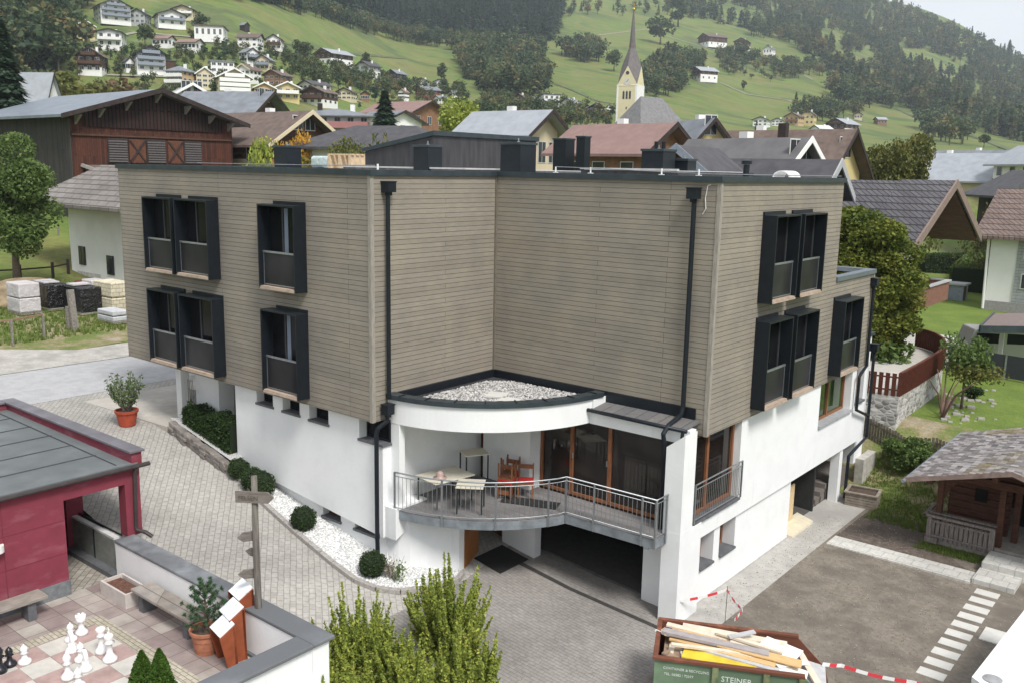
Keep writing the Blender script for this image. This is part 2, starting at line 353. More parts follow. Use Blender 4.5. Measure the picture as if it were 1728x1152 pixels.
# grass material: meadow tones in broad fields, mown tone, tufts
m, nt, b = newmat('meadow grass', .95)
v0 = pos(nt)
tone = ramp(nt, noise(nt, pos(nt, (1, 2.4, .3), rot=(0, 0, .5)), .011, 4, .6, .6), [(.41, (.09, .125, .042)), (.46, (.115, .175, .04)), (.53, (.165, .165, .06)), (.58, (.12, .175, .042))])
fine = ramp(nt, noise(nt, v0, 1.6, 8, .7), [(.3, (.7, .72, .65)), (.7, (1.2, 1.18, 1.05))])
c = mix(nt, tone, fine, 1, 'MULTIPLY'); c = mix(nt, c, ramp(nt, noise(nt, pos(nt, (.25, 1.6, 1), rot=(0, 0, -.3)), .12, 7, .7), [(.35, (.78, .8, .78)), (.62, (1.15, 1.12, 1.1))]), 1, 'MULTIPLY')
c = mix(nt, c, (.22, .19, .11), ramp(nt, noise(nt, v0, .11, 7, .65), [(.54, (0, 0, 0)), (.70, (.6, .6, .6))]))
nt.links.new(c, b.inputs['Base Color']); bump(nt, b, noise(nt, v0, 7, 6, .7), .05); GRASS = m
m, nt, b = newmat('lawn', .95); v0 = pos(nt)
c = ramp(nt, noise(nt, v0, .5, 6, .65), [(.3, (.10, .155, .03)), (.7, (.17, .235, .05))])
c = mix(nt, c, ramp(nt, noise(nt, v0, 14, 5, .7), [(.3, (.65, .68, .6)), (.7, (1.25, 1.2, 1.1))]), 1, 'MULTIPLY')
nt.links.new(c, b.inputs['Base Color']); bump(nt, b, noise(nt, v0, 16, 5, .7), .03); LAWN = m
m, nt, b = newmat('rough verge', .95); v0 = pos(nt)
c = ramp(nt, noise(nt, v0, .55, 7, .7), [(.3, (.10, .16, .03)), (.46, (.17, .2, .06)), (.56, (.30, .25, .15)), (.72, (.42, .38, .31))])
c = mix(nt, c, ramp(nt, noise(nt, v0, 9, 6, .7), [(.3, (.65,)*3), (.7, (1.2,)*3)]), 1, 'MULTIPLY')
nt.links.new(c, b.inputs['Base Color']); bump(nt, b, noise(nt, v0, 8, 6, .7), .06); VERGE = m

def build_ground():
    us = np.arange(-64, 62.01, .5); vs = np.arange(-34, 60.01, .5); U, V = len(us), len(vs)
    P = [(float(u), float(v), near(u, v)-.012 if math.hypot(u-CAM.x, v-CAM.y) <= 56 else gz(u, v)-.012) for u in us for v in vs]
    F = [(i*V+j, (i+1)*V+j, (i+1)*V+j+1, i*V+j+1) for i in range(U-1) for j in range(V-1)]
    # far terrain: rings round the viewpoint out to the ridge
    n0 = len(P); ds = list(np.geomspace(46, 2500, 130)); az = np.radians(np.concatenate([np.arange(-180, -46, 9), np.arange(-44, 44, .5), np.arange(46, 181, 9)])); K = len(az)
    for d in ds:
        for a in az:
            p = CAM + (FWD*math.cos(a)+RGT*math.sin(a))*float(d); z = gz(p.x, p.y)
            inside = -63 < p.x < 61 and -33 < p.y < 59
            P.append((p.x, p.y, z-(.6 if inside else .012)))
    for i in range(len(ds)-1):
        for k in range(K-1):
            q = n0+i*K+k; F.append((q, q+1, q+K+1, q+K))
    o = bpy.data.objects.new('ground', mesh_of('ground', P, F, GRASS, True)); C.objects.link(o); tag(o, kind='structure')
build_ground()
def sheet(name, poly, off, mat, ground=True, kind='structure'):
    bm = bmesh.new(); vs = [bm.verts.new((p[0], p[1], 0)) for p in poly]; bm.faces.new(vs)
    for x in BU:
        g = bm.verts[:]+bm.edges[:]+bm.faces[:]; bmesh.ops.bisect_plane(bm, geom=g, plane_co=(x, 0, 0), plane_no=(1, 0, 0))
    if max(p[1] for p in poly) > 12:
        for y in np.arange(12, 40, 1.):
            g = bm.verts[:]+bm.edges[:]+bm.faces[:]; bmesh.ops.bisect_plane(bm, geom=g, plane_co=(0, y, 0), plane_no=(0, 1, 0))
        for x in np.arange(-20, 40, 2.):
            g = bm.verts[:]+bm.edges[:]+bm.faces[:]; bmesh.ops.bisect_plane(bm, geom=g, plane_co=(x, 0, 0), plane_no=(1, 0, 0))
    for q in bm.verts: q.co.z = _near0(q.co.x, q.co.y)+off
    bmesh.ops.recalc_face_normals(bm, faces=bm.faces[:])
    if sum(f.normal.z for f in bm.faces) < 0: bmesh.ops.reverse_faces(bm, faces=bm.faces[:])
    me = bpy.data.meshes.new(name); bm.to_mesh(me); bm.free(); me.materials.append(mat)
    o = bpy.data.objects.new(name, me); C.objects.link(o)
    if kind: tag(o, kind=kind)
    return o
sheet('road', [(-20.3, -40), (-14.6, -40), (-14.6, 40), (-19.2, 40), (-19.2, -1)], .012, ASPH)
sheet('road_verge', [(-25.5, -40), (-20.36, -40), (-19.3, -1), (-19.3, 40), (-23.5, 40), (-21.8, -1.9), (-24.2, -4.5)], .006, plain('pale gravel verge', (.42, .40, .37), .95, var=.2, sc=10, big=.25))
sheet('rough_ground', [(-34, -30), (-24.4, -30), (-24.2, -4.5), (-21.8, -1.9), (-23.2, 9), (-38, 8.3), (-44, 3), (-46, -10)], .004, VERGE)
sheet('driveway', [(-14.58, -9.3), (1.9, -9.3), (1.9, -3.2), (1.2, .5), (-14.58, 3)], .010, PAVE)
sheet('forecourt', [(1.9, -9.3), (7.6, -9.3), (14, -9.3), (14, -5), (7.5, -3), (6.98, 0), (6.4, 9), (1.2, 9), (1.2, .5), (1.9, -3.2)], .014, PAVER)
sheet('forecourt_front', [(3.75, -14), (15, -14), (15, -9.3), (3.75, -9.3)], .012, PAVE)
sheet('side_path', [(6.7, -1.5), (7.75, -1.5), (7.75, 11), (7.0, 12), (0, 12), (0, 6.6), (6.7, 6.6)], .02, PAVEC)
sheet('soil_garden', [(7.75, -3.2), (14.5, -5), (14.5, 9.2), (11.6, 9.2), (11.6, 9.9), (7.75, 10.9)], .026, SOIL)
sheet('dark_soil_bed', [(7.85, 7.5), (11.7, 7.5), (10.2, 9.0), (9.6, 10.2), (7.9, 10.6)], .031, plain('damp garden soil', (.125, .10, .085), .95, var=.4, sc=6, big=.3, bmp=.03, det=8))
sheet('lawn', [(8.0, 11.0), (11, 10), (16, 9.4), (40, 9.4), (40, 59), (-4, 59), (-2, 28), (7.5, 17)], .02, LAWN)
sheet('rough_slope', [(4.5, 12.1), (8.0, 10.9), (11.7, 9.3), (16, 10), (16, 17), (5, 18)], .034, VERGE)
lf = sheet('field', [(-64, -10), (-44, -8), (-44.2, 18), (-50, 40), (-64, 40)], .03, plain('bright meadow', (.12, .21, .04), .95, var=.3, sc=1.2, bmp=.03, big=.2, det=8))
# white pebble bed along the wall
GRAVW, nt, b = newmat('white pebbles', .8); vv = N(nt, 'ShaderNodeTexVoronoi', Scale=34.); nt.links.new(pos(nt), vv.inputs['Vector'])
nt.links.new(mix(nt, ramp(nt, vv.outputs['Distance'], [(.1, (.70, .70, .69)), (.75, (.36, .36, .36))]), vv.outputs['Color'], .06), b.inputs['Base Color']); bump(nt, b, vv.outputs['Distance'], -.02)
CURB = [(-5.97, -4.88), (-4.17, -5.22), (-2.26, -5.46), (-.59, -5.62), (.3, -5.66), (.9, -5.5), (1.35, -5.1), (1.66, -4.4), (1.84, -3.5), (1.72, -3.2)]
WALLR = [(.05, -4.3), (.62, -4.06), (1.02, -3.62), (1.52, -3.12)]
bed = sheet('pebble_bed', CURB+WALLR[::-1]+[(-6.3, -4.28), (-6.3, -4.8)], .05, GRAVW)
def scatter(name, polyfn, n, s0, s1, mat, label_kind='stuff'):
    V, F = [], []
    ico = [(0, 0, 1), (.9, 0, .1), (.28, .85, .1), (-.72, .53, .1), (-.72, -.53, .1), (.28, -.85, .1), (0, 0, -.6)]
    fi = [(0, 1, 2), (0, 2, 3), (0, 3, 4), (0, 4, 5), (0, 5, 1), (6, 2, 1), (6, 3, 2), (6, 4, 3), (6, 5, 4), (6, 1, 5)]
    for _ in range(n):
        p = polyfn()
        if p is None: continue
        s = random.uniform(s0, s1); a = random.random()*6.28; e = [random.uniform(.7, 1.25), random.uniform(.7, 1.2), random.uniform(.5, .9)]
        q = len(V)
        for x, y, z in ico:
            x, y = x*e[0], y*e[1]; V.append((p[0]+s*(x*math.cos(a)-y*math.sin(a)), p[1]+s*(x*math.sin(a)+y*math.cos(a)), p[2]+s*z*e[2]+s*.3))
        F += [tuple(i+q for i in f) for f in fi]
    o = bpy.data.objects.new(name, mesh_of(name, V, F, mat)); C.objects.link(o); return tag(o, kind='stuff')
def inpoly(x, y, P):
    c = False; j = len(P)-1
    for i in range(len(P)):
        if (P[i][1] > y) != (P[j][1] > y) and x < (P[j][0]-P[i][0])*(y-P[i][1])/(P[j][1]-P[i][1])+P[i][0]: c = not c
        j = i
    return c
BED = CURB+WALLR[::-1]+[(-6.3, -4.28), (-6.3, -4.8)]
def bedpt():
    for _ in range(20):
        x, y = random.uniform(-6.3, 1.9), random.uniform(-5.7, -3.1)
        if inpoly(x, y, BED): return (x, y, _near0(x, y)+.045)
m, nt, b = newmat('white pebble', .7); g = N(nt, 'ShaderNodeNewGeometry'); nt.links.new(ramp(nt, g.outputs['Random Per Island'], [(0, (.5, .5, .5)), (.3, (.72, .72, .71)), (1, (.86, .86, .85))]), b.inputs['Base Color']); PEB = m
scatter('white_pebbles', bedpt, 7000, .015, .035, PEB)
kb = MB()
for a, c_ in zip(CURB[:-1], CURB[1:]):
    za, zc = _near0(*a), _near0(*c_); n = max(1, int(math.hypot(c_[0]-a[0], c_[1]-a[1])/.55))
    for k in range(n):
        t0, t1 = k/n, (k+1)/n-.015; p = (a[0]+(c_[0]-a[0])*t0, a[1]+(c_[1]-a[1])*t0, za+(zc-za)*t0+.03); q = (a[0]+(c_[0]-a[0])*t1, a[1]+(c_[1]-a[1])*t1, za+(zc-za)*t1+.03)
        kb.beam(p, q, .14, .2)
tag(mk('kerb', kb, KERB, bevel=.012), kind='structure')
# drainage channel across the garage mouth
kb = MB(); kb.box((1.9, -1.52, .4), (6.4, -1.38, .62)); ch = MB(); ch.prism([(1.7, -1.5), (4, -1.5), (7, -1.5), (7, -1.36), (4, -1.36), (1.7, -1.36)], [.9, .65, .45, .45, .65, .9], [near(1.7, 0)+.024, near(4, 0)+.024, .524, .524, near(4, 0)+.024, near(1.7, 0)+.024])
tag(mk('drain_channel', ch, plain('drain grate', (.05, .048, .045), .7)), 'dark narrow drain channel crossing the brown paving before the garage', 'drain')
# terrace with chess board ------------------------------------------------
m, nt, b = newmat('terrace slabs', .8); g = N(nt, 'ShaderNodeNewGeometry').outputs['Position']
ck = N(nt, 'ShaderNodeTexBrick'); ck.offset = 0
for k, x in (('Scale', 1), ('Mortar Size', .008), ('Mortar Smooth', .2), ('Bias', -.1), ('Brick Width', .5), ('Row Height', .5)): ck.inputs[k].default_value = x
ck.inputs['Color1'].default_value = (.27, .215, .205, 1); ck.inputs['Color2'].default_value = (.42, .39, .35, 1); ck.inputs['Mortar'].default_value = (.13, .11, .1, 1); nt.links.new(g, ck.inputs['Vector'])
nt.links.new(mix(nt, ck.outputs['Color'], ramp(nt, noise(nt, pos(nt), 2.2, 5), [(.3, (.8, .78, .78)), (.7, (1.15, 1.15, 1.15))]), 1, 'MULTIPLY'), b.inputs['Base Color']); TSL = m
tb = MB().box((-3.9, -27, .4), (3.3, -9.75, 1.5)); tag(mk('terrace_paving', tb, TSL), kind='structure')
tb = MB().box((-11, -27, .4), (-3.902, -9.6, 1.496)); tag(mk('porch_paving', tb, bricks('porch cobbles', (.34, .31, .27), (.44, .41, .36), (.2, .18, .15), .24, .16, .01, rot=R(45))), kind='structure')
YB = bricks('yellowish block edging', (.40, .36, .28), (.48, .44, .36), (.22, .2, .16), .2, .1, .008)
eb = MB()
CX0, CX1, CY0, CY1 = -3.0, 1.9, -17.6, -10.95      # frame of the chess area
sq = .62; BX0 = -1.98-.0; BY1 = -11.25
eb.box((BX0-.36, BY1+.02, 1.47), (BX0+8*sq+.05, BY1+.32, 1.505)); eb.box((BX0-.36, BY1-8*sq-.3, 1.47), (BX0-.05, BY1+.02, 1.505)); eb.box((BX0+8*sq+.05, BY1-8*sq, 1.47), (BX0+8*sq+.3, BY1+.32, 1.505))
tag(mk('board_edging', eb, YB), kind='structure')
w_, d_ = MB(), MB()
for i in range(8):
    for j in range(8):
        x, y = BX0+i*sq, BY1-(j+1)*sq; (w_ if (i+j) % 2 else d_).box((x+.006, y+.006, 1.47), (x+sq-.006, y+sq-.006, 1.506+random.uniform(0, .002)))
cbd = thing('chess_board', 'large outdoor chess board of pale and pinkish paving slabs', 'chess board', (BX0+4*sq, BY1-4*sq, 1.5))
mk('pale_squares', w_, plain('pale slab', (.50, .48, .44), .8, var=.14, sc=3), cbd); mk('pink_squares', d_, plain('pinkish slab', (.38, .27, .25), .8, var=.2, sc=3), cbd)
# garden slabs --------------------------------------------------------------
st = MB().box((7.85, 6.62, .40), (11.9, 7.42, .545)); tag(mk('garden_path', st, SLABW), kind='structure')
sp = thing('garden_steps', 'pale concrete steps leading up to the log hut porch', 'steps', (12.4, 7.6, .45))
mk('step', MB().box((11.92, 6.75, .35), (13.0, 7.7, .62)), SLABW, sp, bevel=.01); mk('step', MB().box((11.95, 7.7, .35), (13.05, 8.75, .80)), SLABW, sp, bevel=.01)
for k in range(10):
    y = 6.29-k*.595
    o = mk('stepping_stone', MB().box((12.13, y-.18, .38), (12.72, y+.18, .492)), plain('pale slab stone', (.56, .55, .52), .85, var=.06, sc=5) if k == 0 else bpy.data.materials['pale slab stone'], bevel=.008)
    ords = ['nearest the hut steps', 'second from the hut steps', 'third from the hut steps', 'fourth from the hut steps', 'fifth from the hut steps', 'sixth from the hut steps', 'seventh from the hut steps', 'eighth from the hut steps', 'ninth from the hut steps', 'farthest from the hut steps, beside the barrier tape']
    tag(o, 'pale stepping stone in the soil, '+ords[k], 'stepping stone', 'stepping stones set in the bare soil')
tag(mk('square_slab', MB().box((12.85, 3.42, .38), (13.7, 4.2, .50)), bpy.data.materials['pale slab stone'], bevel=.008), 'larger square concrete slab beside the white flat roof', 'slab')
# ================================================================== MAIN BUILDING
ZT, ZB = 11.38, 5.18        # cladding top and bottom
H = thing('hotel_building', 'modern hotel with grey larch clad upper storeys, white rendered base and dark bay windows', 'building', (-2, 3, 1))
cl = MB()
t = .12
def slab(mb, a, b_, n, z0, z1, t=.12):    # vertical slab, outer face a->b, inward thickness
    a, b_ = Vector((*a, 0)), Vector((*b_, 0)); n = Vector(n)
    return mb.prism([tuple(a)[:2], tuple(b_)[:2], tuple(b_-n*t)[:2], tuple(a-n*t)[:2]], z0, z1)
# each clad facade is its own part
for (a, b_, n, z1) in [((-12.1, -4.73), (-.075, -4.73), (0, -1, 0), ZT), ((0, -4.655), (0, 0), (1, 0, 0), ZT), ((0, 0), (6.855, 0), (0, -1, 0), ZT),
                       ((6.93, .075), (6.93, 8.15), (1, 0, 0), ZT), ((6.93, 8.15), (6.93, 11.72), (1, 0, 0), 8.36), ((-12.1, 8), (-12.1, -4.61), (-1, 0, 0), ZT)]:
    mb = MB()
    if n[0] == 0: slab(mb, a, b_, n, ZB, z1)
    else: slab(mb, a, b_, n, ZB, z1)
    mk('cladding', mb, CLAD, H)
# corner boards
for x, y, z1 in ((-.045, -4.70, ZT), (6.90, .04, ZT)):
    mk('corner_board', MB().box((x-.055, y-.055, ZB-.01), (x+.055, y+.055, z1-.002)), TRIMW, H)
mk('corner_board', MB().box((-.002, -.05, 5.83), (.05, .002, ZT)), plain('dark corner board', (.16, .14, .11), .85), H)
mk('corner_board', MB().box((6.86, 11.70, ZB-.01), (6.95, 11.80, 8.355)), TRIMW, H)
mk('soffit', MB().prism([(-12.0, -4.62), (-.1, -4.62), (-.1, 8), (-12.0, 8)], ZB+.02, ZB+.09).prism([(-.1, -.0+.1), (6.83, .1), (6.83, 11.6), (-.1, 11.6)], ZB+.02, ZB+.09), plain('pale soffit', (.6, .59, .56), .9), H)
# roof deck and parapets
mk('roof_deck', MB().prism([(-12, -4.6), (-.1, -4.6), (-.1, .1), (6.8, .1), (6.8, 8.05), (-.1, 8.05), (-.1, 8), (-12, 8)], 11.0, 11.2), plain('white roof gravel', (.62, .61, .59), .9, var=.2, sc=20), H)
def coping(path, w, z0, z1, inset, mat, closed=False):
    mb = MB(); P = [Vector(p) for p in path]; n = len(P); inn = []
    for i in range(n):
        d0 = (P[i]-P[i-1]).normalized() if i else (P[1]-P[0]).normalized(); d1 = (P[i+1]-P[i]).normalized() if i < n-1 else d0
        n0, n1 = Vector((-d0.y, d0.x)), Vector((-d1.y, d1.x)); m_ = (n0+n1).normalized(); inn.append(P[i]+m_*w/max(.3, m_.dot(n0)))
    for i in range(n-1): mb.prism([tuple(P[i]), tuple(P[i+1]), tuple(inn[i+1]), tuple(inn[i])], z0, z1)
    return mb
mk('parapet_coping', coping([(-12.16, 8), (-12.16, -4.79), (.06, -4.79), (.06, -.06), (6.99, -.06), (6.99, 8.22), (4, 8.22)], .32, ZT, 11.52, 0, ANT2), ANT2, H)
mk('parapet_coping', coping([(6.70, 8.16), (6.99, 8.16), (6.99, 11.8), (2, 11.8)], .30, 8.36, 8.50, 0, ANT2), plain('light grey coping', (.17, .2, .23), .4, .4, var=.1, sc=4, bmp=0), H)
mk('roof_deck', MB().box((2, 8.2, 8.0), (6.8, 11.7, 8.2)), bpy.data.materials['white roof gravel'], H)
mk('rear_clad_wall', MB().box((-.2, 8.1, 8.0), (6.80, 8.2, ZT)), CLAD, H)
# white rendered parts --------------------------------------------------------
wm = MB()     # left wing, hanging front wall with sloping foot and four small windows
hs = [(-5.28, -4.50, 4.68, 5.3), (-4.05, -3.28, 4.66, 5.3), (-2.86, -2.04, 4.63, 5.3), (-.80, .10, 4.50, 5.3)]
xs = sorted(set([-6.35, .1]+[q for h in hs for q in h[:2]]))
foot = lambda x: 2.66+(x+6.35)*(2.02-2.66)/6.45
for a, b_ in zip(xs[:-1], xs[1:]):
    hh = [h for h in hs if h[0] <= (a+b_)/2 <= h[1]]; top = hh[0][2] if hh else ZB
    wm.prism([(a, -4.5), (b_, -4.5), (b_, -4.18), (a, -4.18)], [foot(a), foot(b_), foot(b_), foot(a)], top)
mk('rendered_wall', wm, PLA, H)
wm = MB().wallholes((-6.35, -4.32, 0), (1, 0, 0), (0, -1, 0), 6.4, 1.0, 2.9, .3, [(3.78, 4.54, 1.86, 2.36), (5.13, 5.95, 1.84, 2.34)])
mk('recessed_wall', wm, PLA, H)
def window(px0, px1, z0, z1, plane, axis, frame=.06, fm=None, depth=.06, mull=(), name='window', sill=None, rec=0, H=None, gm=None, trans=()):
    """axis 'u': window lies in plane v=plane facing -v; axis 'v': plane u=plane facing +u"""
    fm = fm or ANT; s = -1 if axis == 'u' else 1
    def bx(mb, a0, a1, c0, c1, d0, d1):
        if axis == 'u': return mb.box((a0, plane+d0, c0), (a1, plane+d1, c1))
        return mb.box((plane-d0, a0, c0), (plane-d1, a1, c1))
    f = MB(); bx(f, px0, px0+frame, z0, z1, 0, depth); bx(f, px1-frame, px1, z0, z1, 0, depth); bx(f, px0+frame, px1-frame, z0, z0+frame, 0, depth); bx(f, px0+frame, px1-frame, z1-frame, z1, 0, depth)
    for q in mull: bx(f, q-frame*.6, q+frame*.6, z0+frame, z1-frame, .002, depth)
    for q in trans: bx(f, px0+frame, px1-frame, q-frame*.5, q+frame*.5, .004, depth)
    w = mk(name, f, fm, H, bevel=.004); g = MB(); bx(g, px0+frame*.5, px1-frame*.5, z0+frame*.5, z1-frame*.5, depth*.6, depth*.6+.02); mk('pane', g, gm or GLASS, w)
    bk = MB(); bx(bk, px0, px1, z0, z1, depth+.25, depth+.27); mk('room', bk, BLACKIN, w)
    if sill:
        q = MB(); bx(q, px0-.04, px1+.04, z0-.07, z0-.005, -sill-.05, depth); mk('sill', q, SLATE, w)
    return w
for h in hs: window(h[0], h[1], h[2]+.07, ZB, -4.24, 'u', .05, ANT, .05, sill=.24, H=H)
window(-2.57, -1.81, 1.92, 2.36, -4.1, 'u', .05, WOODR, .05, sill=.22, H=H, mull=(-2.19,)); window(-1.22, -.40, 1.90, 2.34, -4.1, 'u', .05, WOODR, .05, sill=.22, H=H, mull=(-.8,))
# porch end of the left wing
mk('rendered_wall', MB().wallholes((-9.3, -4.0, 0), (1, 0, 0), (0, -1, 0), 2.95, 1.8, ZB, .55, [(1.3, 2.55, 3.3, 4.95)]), PLA, H)
mk('opening_sill', MB().box((-8.0, -4.03, 3.27), (-6.75, -3.4, 3.305)), plain('grey concrete', (.4, .4, .39), .9), H)
mk('porch_column', MB().box((-10.05, -4.25, 3.2), (-9.75, -3.95, ZB)), PLA, H)
mk('end_wall', MB().box((-6.38, -4.2, 1.5), (-6.2, 3, ZB)), PLA, H)
mk('wall_pier', MB().box((.1, -4.20, 2.3), (.40, -4.0, 5.09)), PLA, H)
# the wall under the bay of the left wing, facing the balcony
mk('balcony_side_wall', MB().box((-.2, -4.18, 2.25), (.097, -.62, 5.12)), PLA, H)
mk('wall_corbel', MB().extr([(.1, -4.45, 2.9), (.1, -3.3, 2.9), (.1, -3.3, 2.62), (.1, -3.9, 2.3), (.1, -4.45, 2.05)], (.42, 0, 0)), PLA, H)
rw = MB(); rr = [(.02, -4.30), (.35, -4.2), (.62, -4.04), (.84, -3.85), (1.04, -3.62), (1.3, -3.35), (1.52, -3.10), (1.52, -2.9), (1.2, -2.9), (-.2, -3.2)]
rw.prism(rr, .7, 2.75); mk('curved_wall', rw, PLA, H, smooth=False)
mk('rendered_wall', MB().box((-.2, -3.0, .6), (.1, -.6, 2.75)), PLA, H)
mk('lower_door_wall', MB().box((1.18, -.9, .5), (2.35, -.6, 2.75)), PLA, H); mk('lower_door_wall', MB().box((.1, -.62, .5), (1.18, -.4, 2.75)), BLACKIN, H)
dr = mk('entrance_door', MB().beam((1.50, -2.88, 1.88), (1.12, -1.9, 1.88), .06, 1.72), plain('orange brown door', (.30, .12, .035), .5, var=.15, sc=3), H); mk('handle', MB().box((1.19, -2.0, 1.85), (1.27, -1.94, 1.9)), STEEL, dr)
dr = mk('entrance_door', MB().box((.2, -.70, .95), (1.1, -.64, 2.6)), plain('dark brown door', (.10, .04, .02), .5, var=.2, sc=3), H)
mk('door_mat', MB().prism([(1.35, -2.3), (2.3, -2.3), (2.3, -1.1), (1.35, -1.1)], [near(1.35, 0)+.02, near(2.3, 0)+.02]*1+[near(2.3, 0)+.02, near(1.35, 0)+.02], [near(1.35, 0)+.04, near(2.3, 0)+.04, near(2.3, 0)+.04, near(1.35, 0)+.04]), plain('black rubber mat', (.02, .02, .02), .9), H)
# garage
g_ = MB().box((5.6, -.5, .3), (6.44, .1, 2.6)); mk('garage_pier', g_, PLA, H)
mk('garage_inside', MB().box((-2, 8.9, .3), (6.5, 9, 2.6)).box((1.0, .2, .4), (1.05, 8.9, 2.6)), plain('garage render darkened as shade', (.035, .035, .035), .9), H)  # near-black wall colour stands in for the shade inside the garage
mk('garage_floor', MB().prism([(1.0, -.3), (2, -.3), (4, -.3), (6.44, -.3), (6.44, 8.9), (4, 8.9), (2, 8.9), (1.0, 8.9)], .3, [near(1, 0)+.03, near(2, 0)+.03, near(4, 0)+.03, near(6.44, 0)+.03, near(6.44, 0)+.03, near(4, 0)+.03, near(2, 0)+.03, near(1, 0)+.03]), plain('garage floor darkened as shade', (.09, .085, .08), .9), H)  # sheet added over the paving, its dark colour paints the garage shade
mk('garage_ceiling', MB().box((-.2, -.88, 2.5), (6.5, 9, 2.68)), plain('garage ceiling darkened as shade', (.05, .05, .05), .9), H)  # ceiling colour carries the same painted shade
# upper glazed front behind the balcony
mk('balcony_rear_wall', MB().box((.42, -.9, 2.86), (2.12, -.5, 5.3)), PLA, H); mk('balcony_rear_wall', MB().box((2.125, -.52, 2.86), (2.14, -.44, 5.3)), PLA, H)
window(-.35, .40, 3.55, 5.15, -.6, 'u', .06, WOODR, .08, H=H, mull=(.1,))
gw = window(2.14, 6.42, 2.9, 5.12, -.46, 'u', .085, WOODO, .10, name='glass_front', mull=(3.2, 4.42), H=H, gm=GLASSN)
hdl = MB()
for q in (3.27, 4.37): hdl.box((q-.015, -.5, 3.95), (q+.015, -.47, 4.1))
mk('handle', hdl, STEEL, gw)
mk('room_floor', MB().box((.5, -.3, 2.7), (6.7, 5, 2.86)), plain('room floor', (.12, .06, .035), .5), H)
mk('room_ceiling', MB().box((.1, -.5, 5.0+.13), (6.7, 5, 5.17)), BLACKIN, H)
mk('lintel', MB().box((3.9, -.66, 5.08), (6.84, -.36, 5.44)), PLA, H)
mk('lean_roof', MB().prism([(3.92, -.74), (6.75, -.74), (6.75, -.002), (3.92, -.002)], [5.445, 5.445, 5.50, 5.50], [5.48, 5.48, 5.56, 5.56]), bricks('slate strip', (.12, .12, .13), (.2, .19, .18), (.05, .05, .05), .33, 1.0, .01), H)
mk('gutter', MB().tube([(3.9, -.78, 5.47), (6.8, -.78, 5.45)], .05, 10), ANT, H, smooth=True)
mk('flashing', MB().box((3.95, -.045, 5.56), (6.62, -.005, 5.84)), ANT, H)
mk('corner_pillar', MB().box((6.44, -1.08, .2), (6.94, .02, 2.95)).prism([(6.442, -1.078), (6.938, -1.078), (6.938, -.48), (6.442, -.48)], 2.95, [5.06, 5.44, 5.44, 5.06]), PLA, H)
# quarter round roof and fascia
def arc(Ru, Rv, a0, a1, n): return [(Ru*math.cos(R(a0+(a1-a0)*i/n)), -Rv*math.sin(R(a0+(a1-a0)*i/n))) for i in range(n+1)]
RO = arc(4.02, 4.28, 90, 2.5, 40); RI = arc(3.72, 3.98, 90, 2.5, 40)
fas = MB(); n = len(RO)
fas.prism([(p[0]*.985, p[1]*.985) for p in RO]+[(p[0]*.94, p[1]*.94) for p in RO[::-1]], 5.10, 5.74); mk('curved_fascia', fas, PLA, H)
mk('curved_soffit', MB().prism([(.1, 0)]+[(p[0]*.95, p[1]*.95) for p in RO], 5.12, 5.2), PLA, H)
cp = MB()
for i in range(n-1):
    a, b_, c_, d = RO[i], RO[i+1], RI[i+1], RI[i]; e = .004 if (i % 5 == 0) else 0
    cp.prism([a, b_, c_, d], 5.74, 5.86+e*2)
mk('curved_coping', cp, ANT2, H)
sm = MB()
for i in range(3, n-1, 5):
    a, b_ = Vector((*RO[i], 5.875)), Vector((*RI[i], 5.875)); sm.beam(a, b_, .03, .02)
mk('coping_seam', sm, ANT, H)
mk('bay_roof', MB().prism([(0, 0)]+RI, 5.5, 5.62), DARKM, H)
mk('bay_upstand', MB().box((.002, -4.2, 5.6), (.05, -.05, 5.84)).box((.05, -.05, 5.6), (3.95, -.003, 5.84)), ANT, H)
mk('bay_upstand', MB().box((3.90, -.62, 5.45), (3.97, -.04, 5.72)), PLA, H)
def rpt():
    for _ in range(30):
        x, y = random.uniform(.35, 3.6), random.uniform(-3.9, -.2)
        if (x/3.7)**2+(y/3.95)**2 < .97 and not (x-.0 < .45 and y > -.3) and (x*.75-y*.9) > .9: return (x, y, 5.64)
m, nt, b = newmat('grey pebble', .8); g = N(nt, 'ShaderNodeNewGeometry'); nt.links.new(ramp(nt, g.outputs['Random Per Island'], [(0, (.15, .145, .145)), (.4, (.30, .29, .285)), (1, (.60, .59, .57))]), b.inputs['Base Color'])
scatter('roof_gravel', rpt, 6500, .022, .05, m)
for a_, (x, y), r_ in ((1, (1.75, -1.9), 8), (2, (2.35, -2.15), -6)):
    s_ = MB().obox((x, y, 5.70), (Vector((math.cos(R(r_+20)), math.sin(R(r_+20)), 0))*.27), (Vector((-math.sin(R(r_+20)), math.cos(R(r_+20)), 0))*.27), (0, 0, .02))
    tag(mk('roof_slab', s_, bpy.data.materials['pale slab stone']), 'concrete slab lying in the gravel of the round roof, '+('left one' if a_ == 1 else 'right one'), 'slab', 'slabs on the round gravel roof')
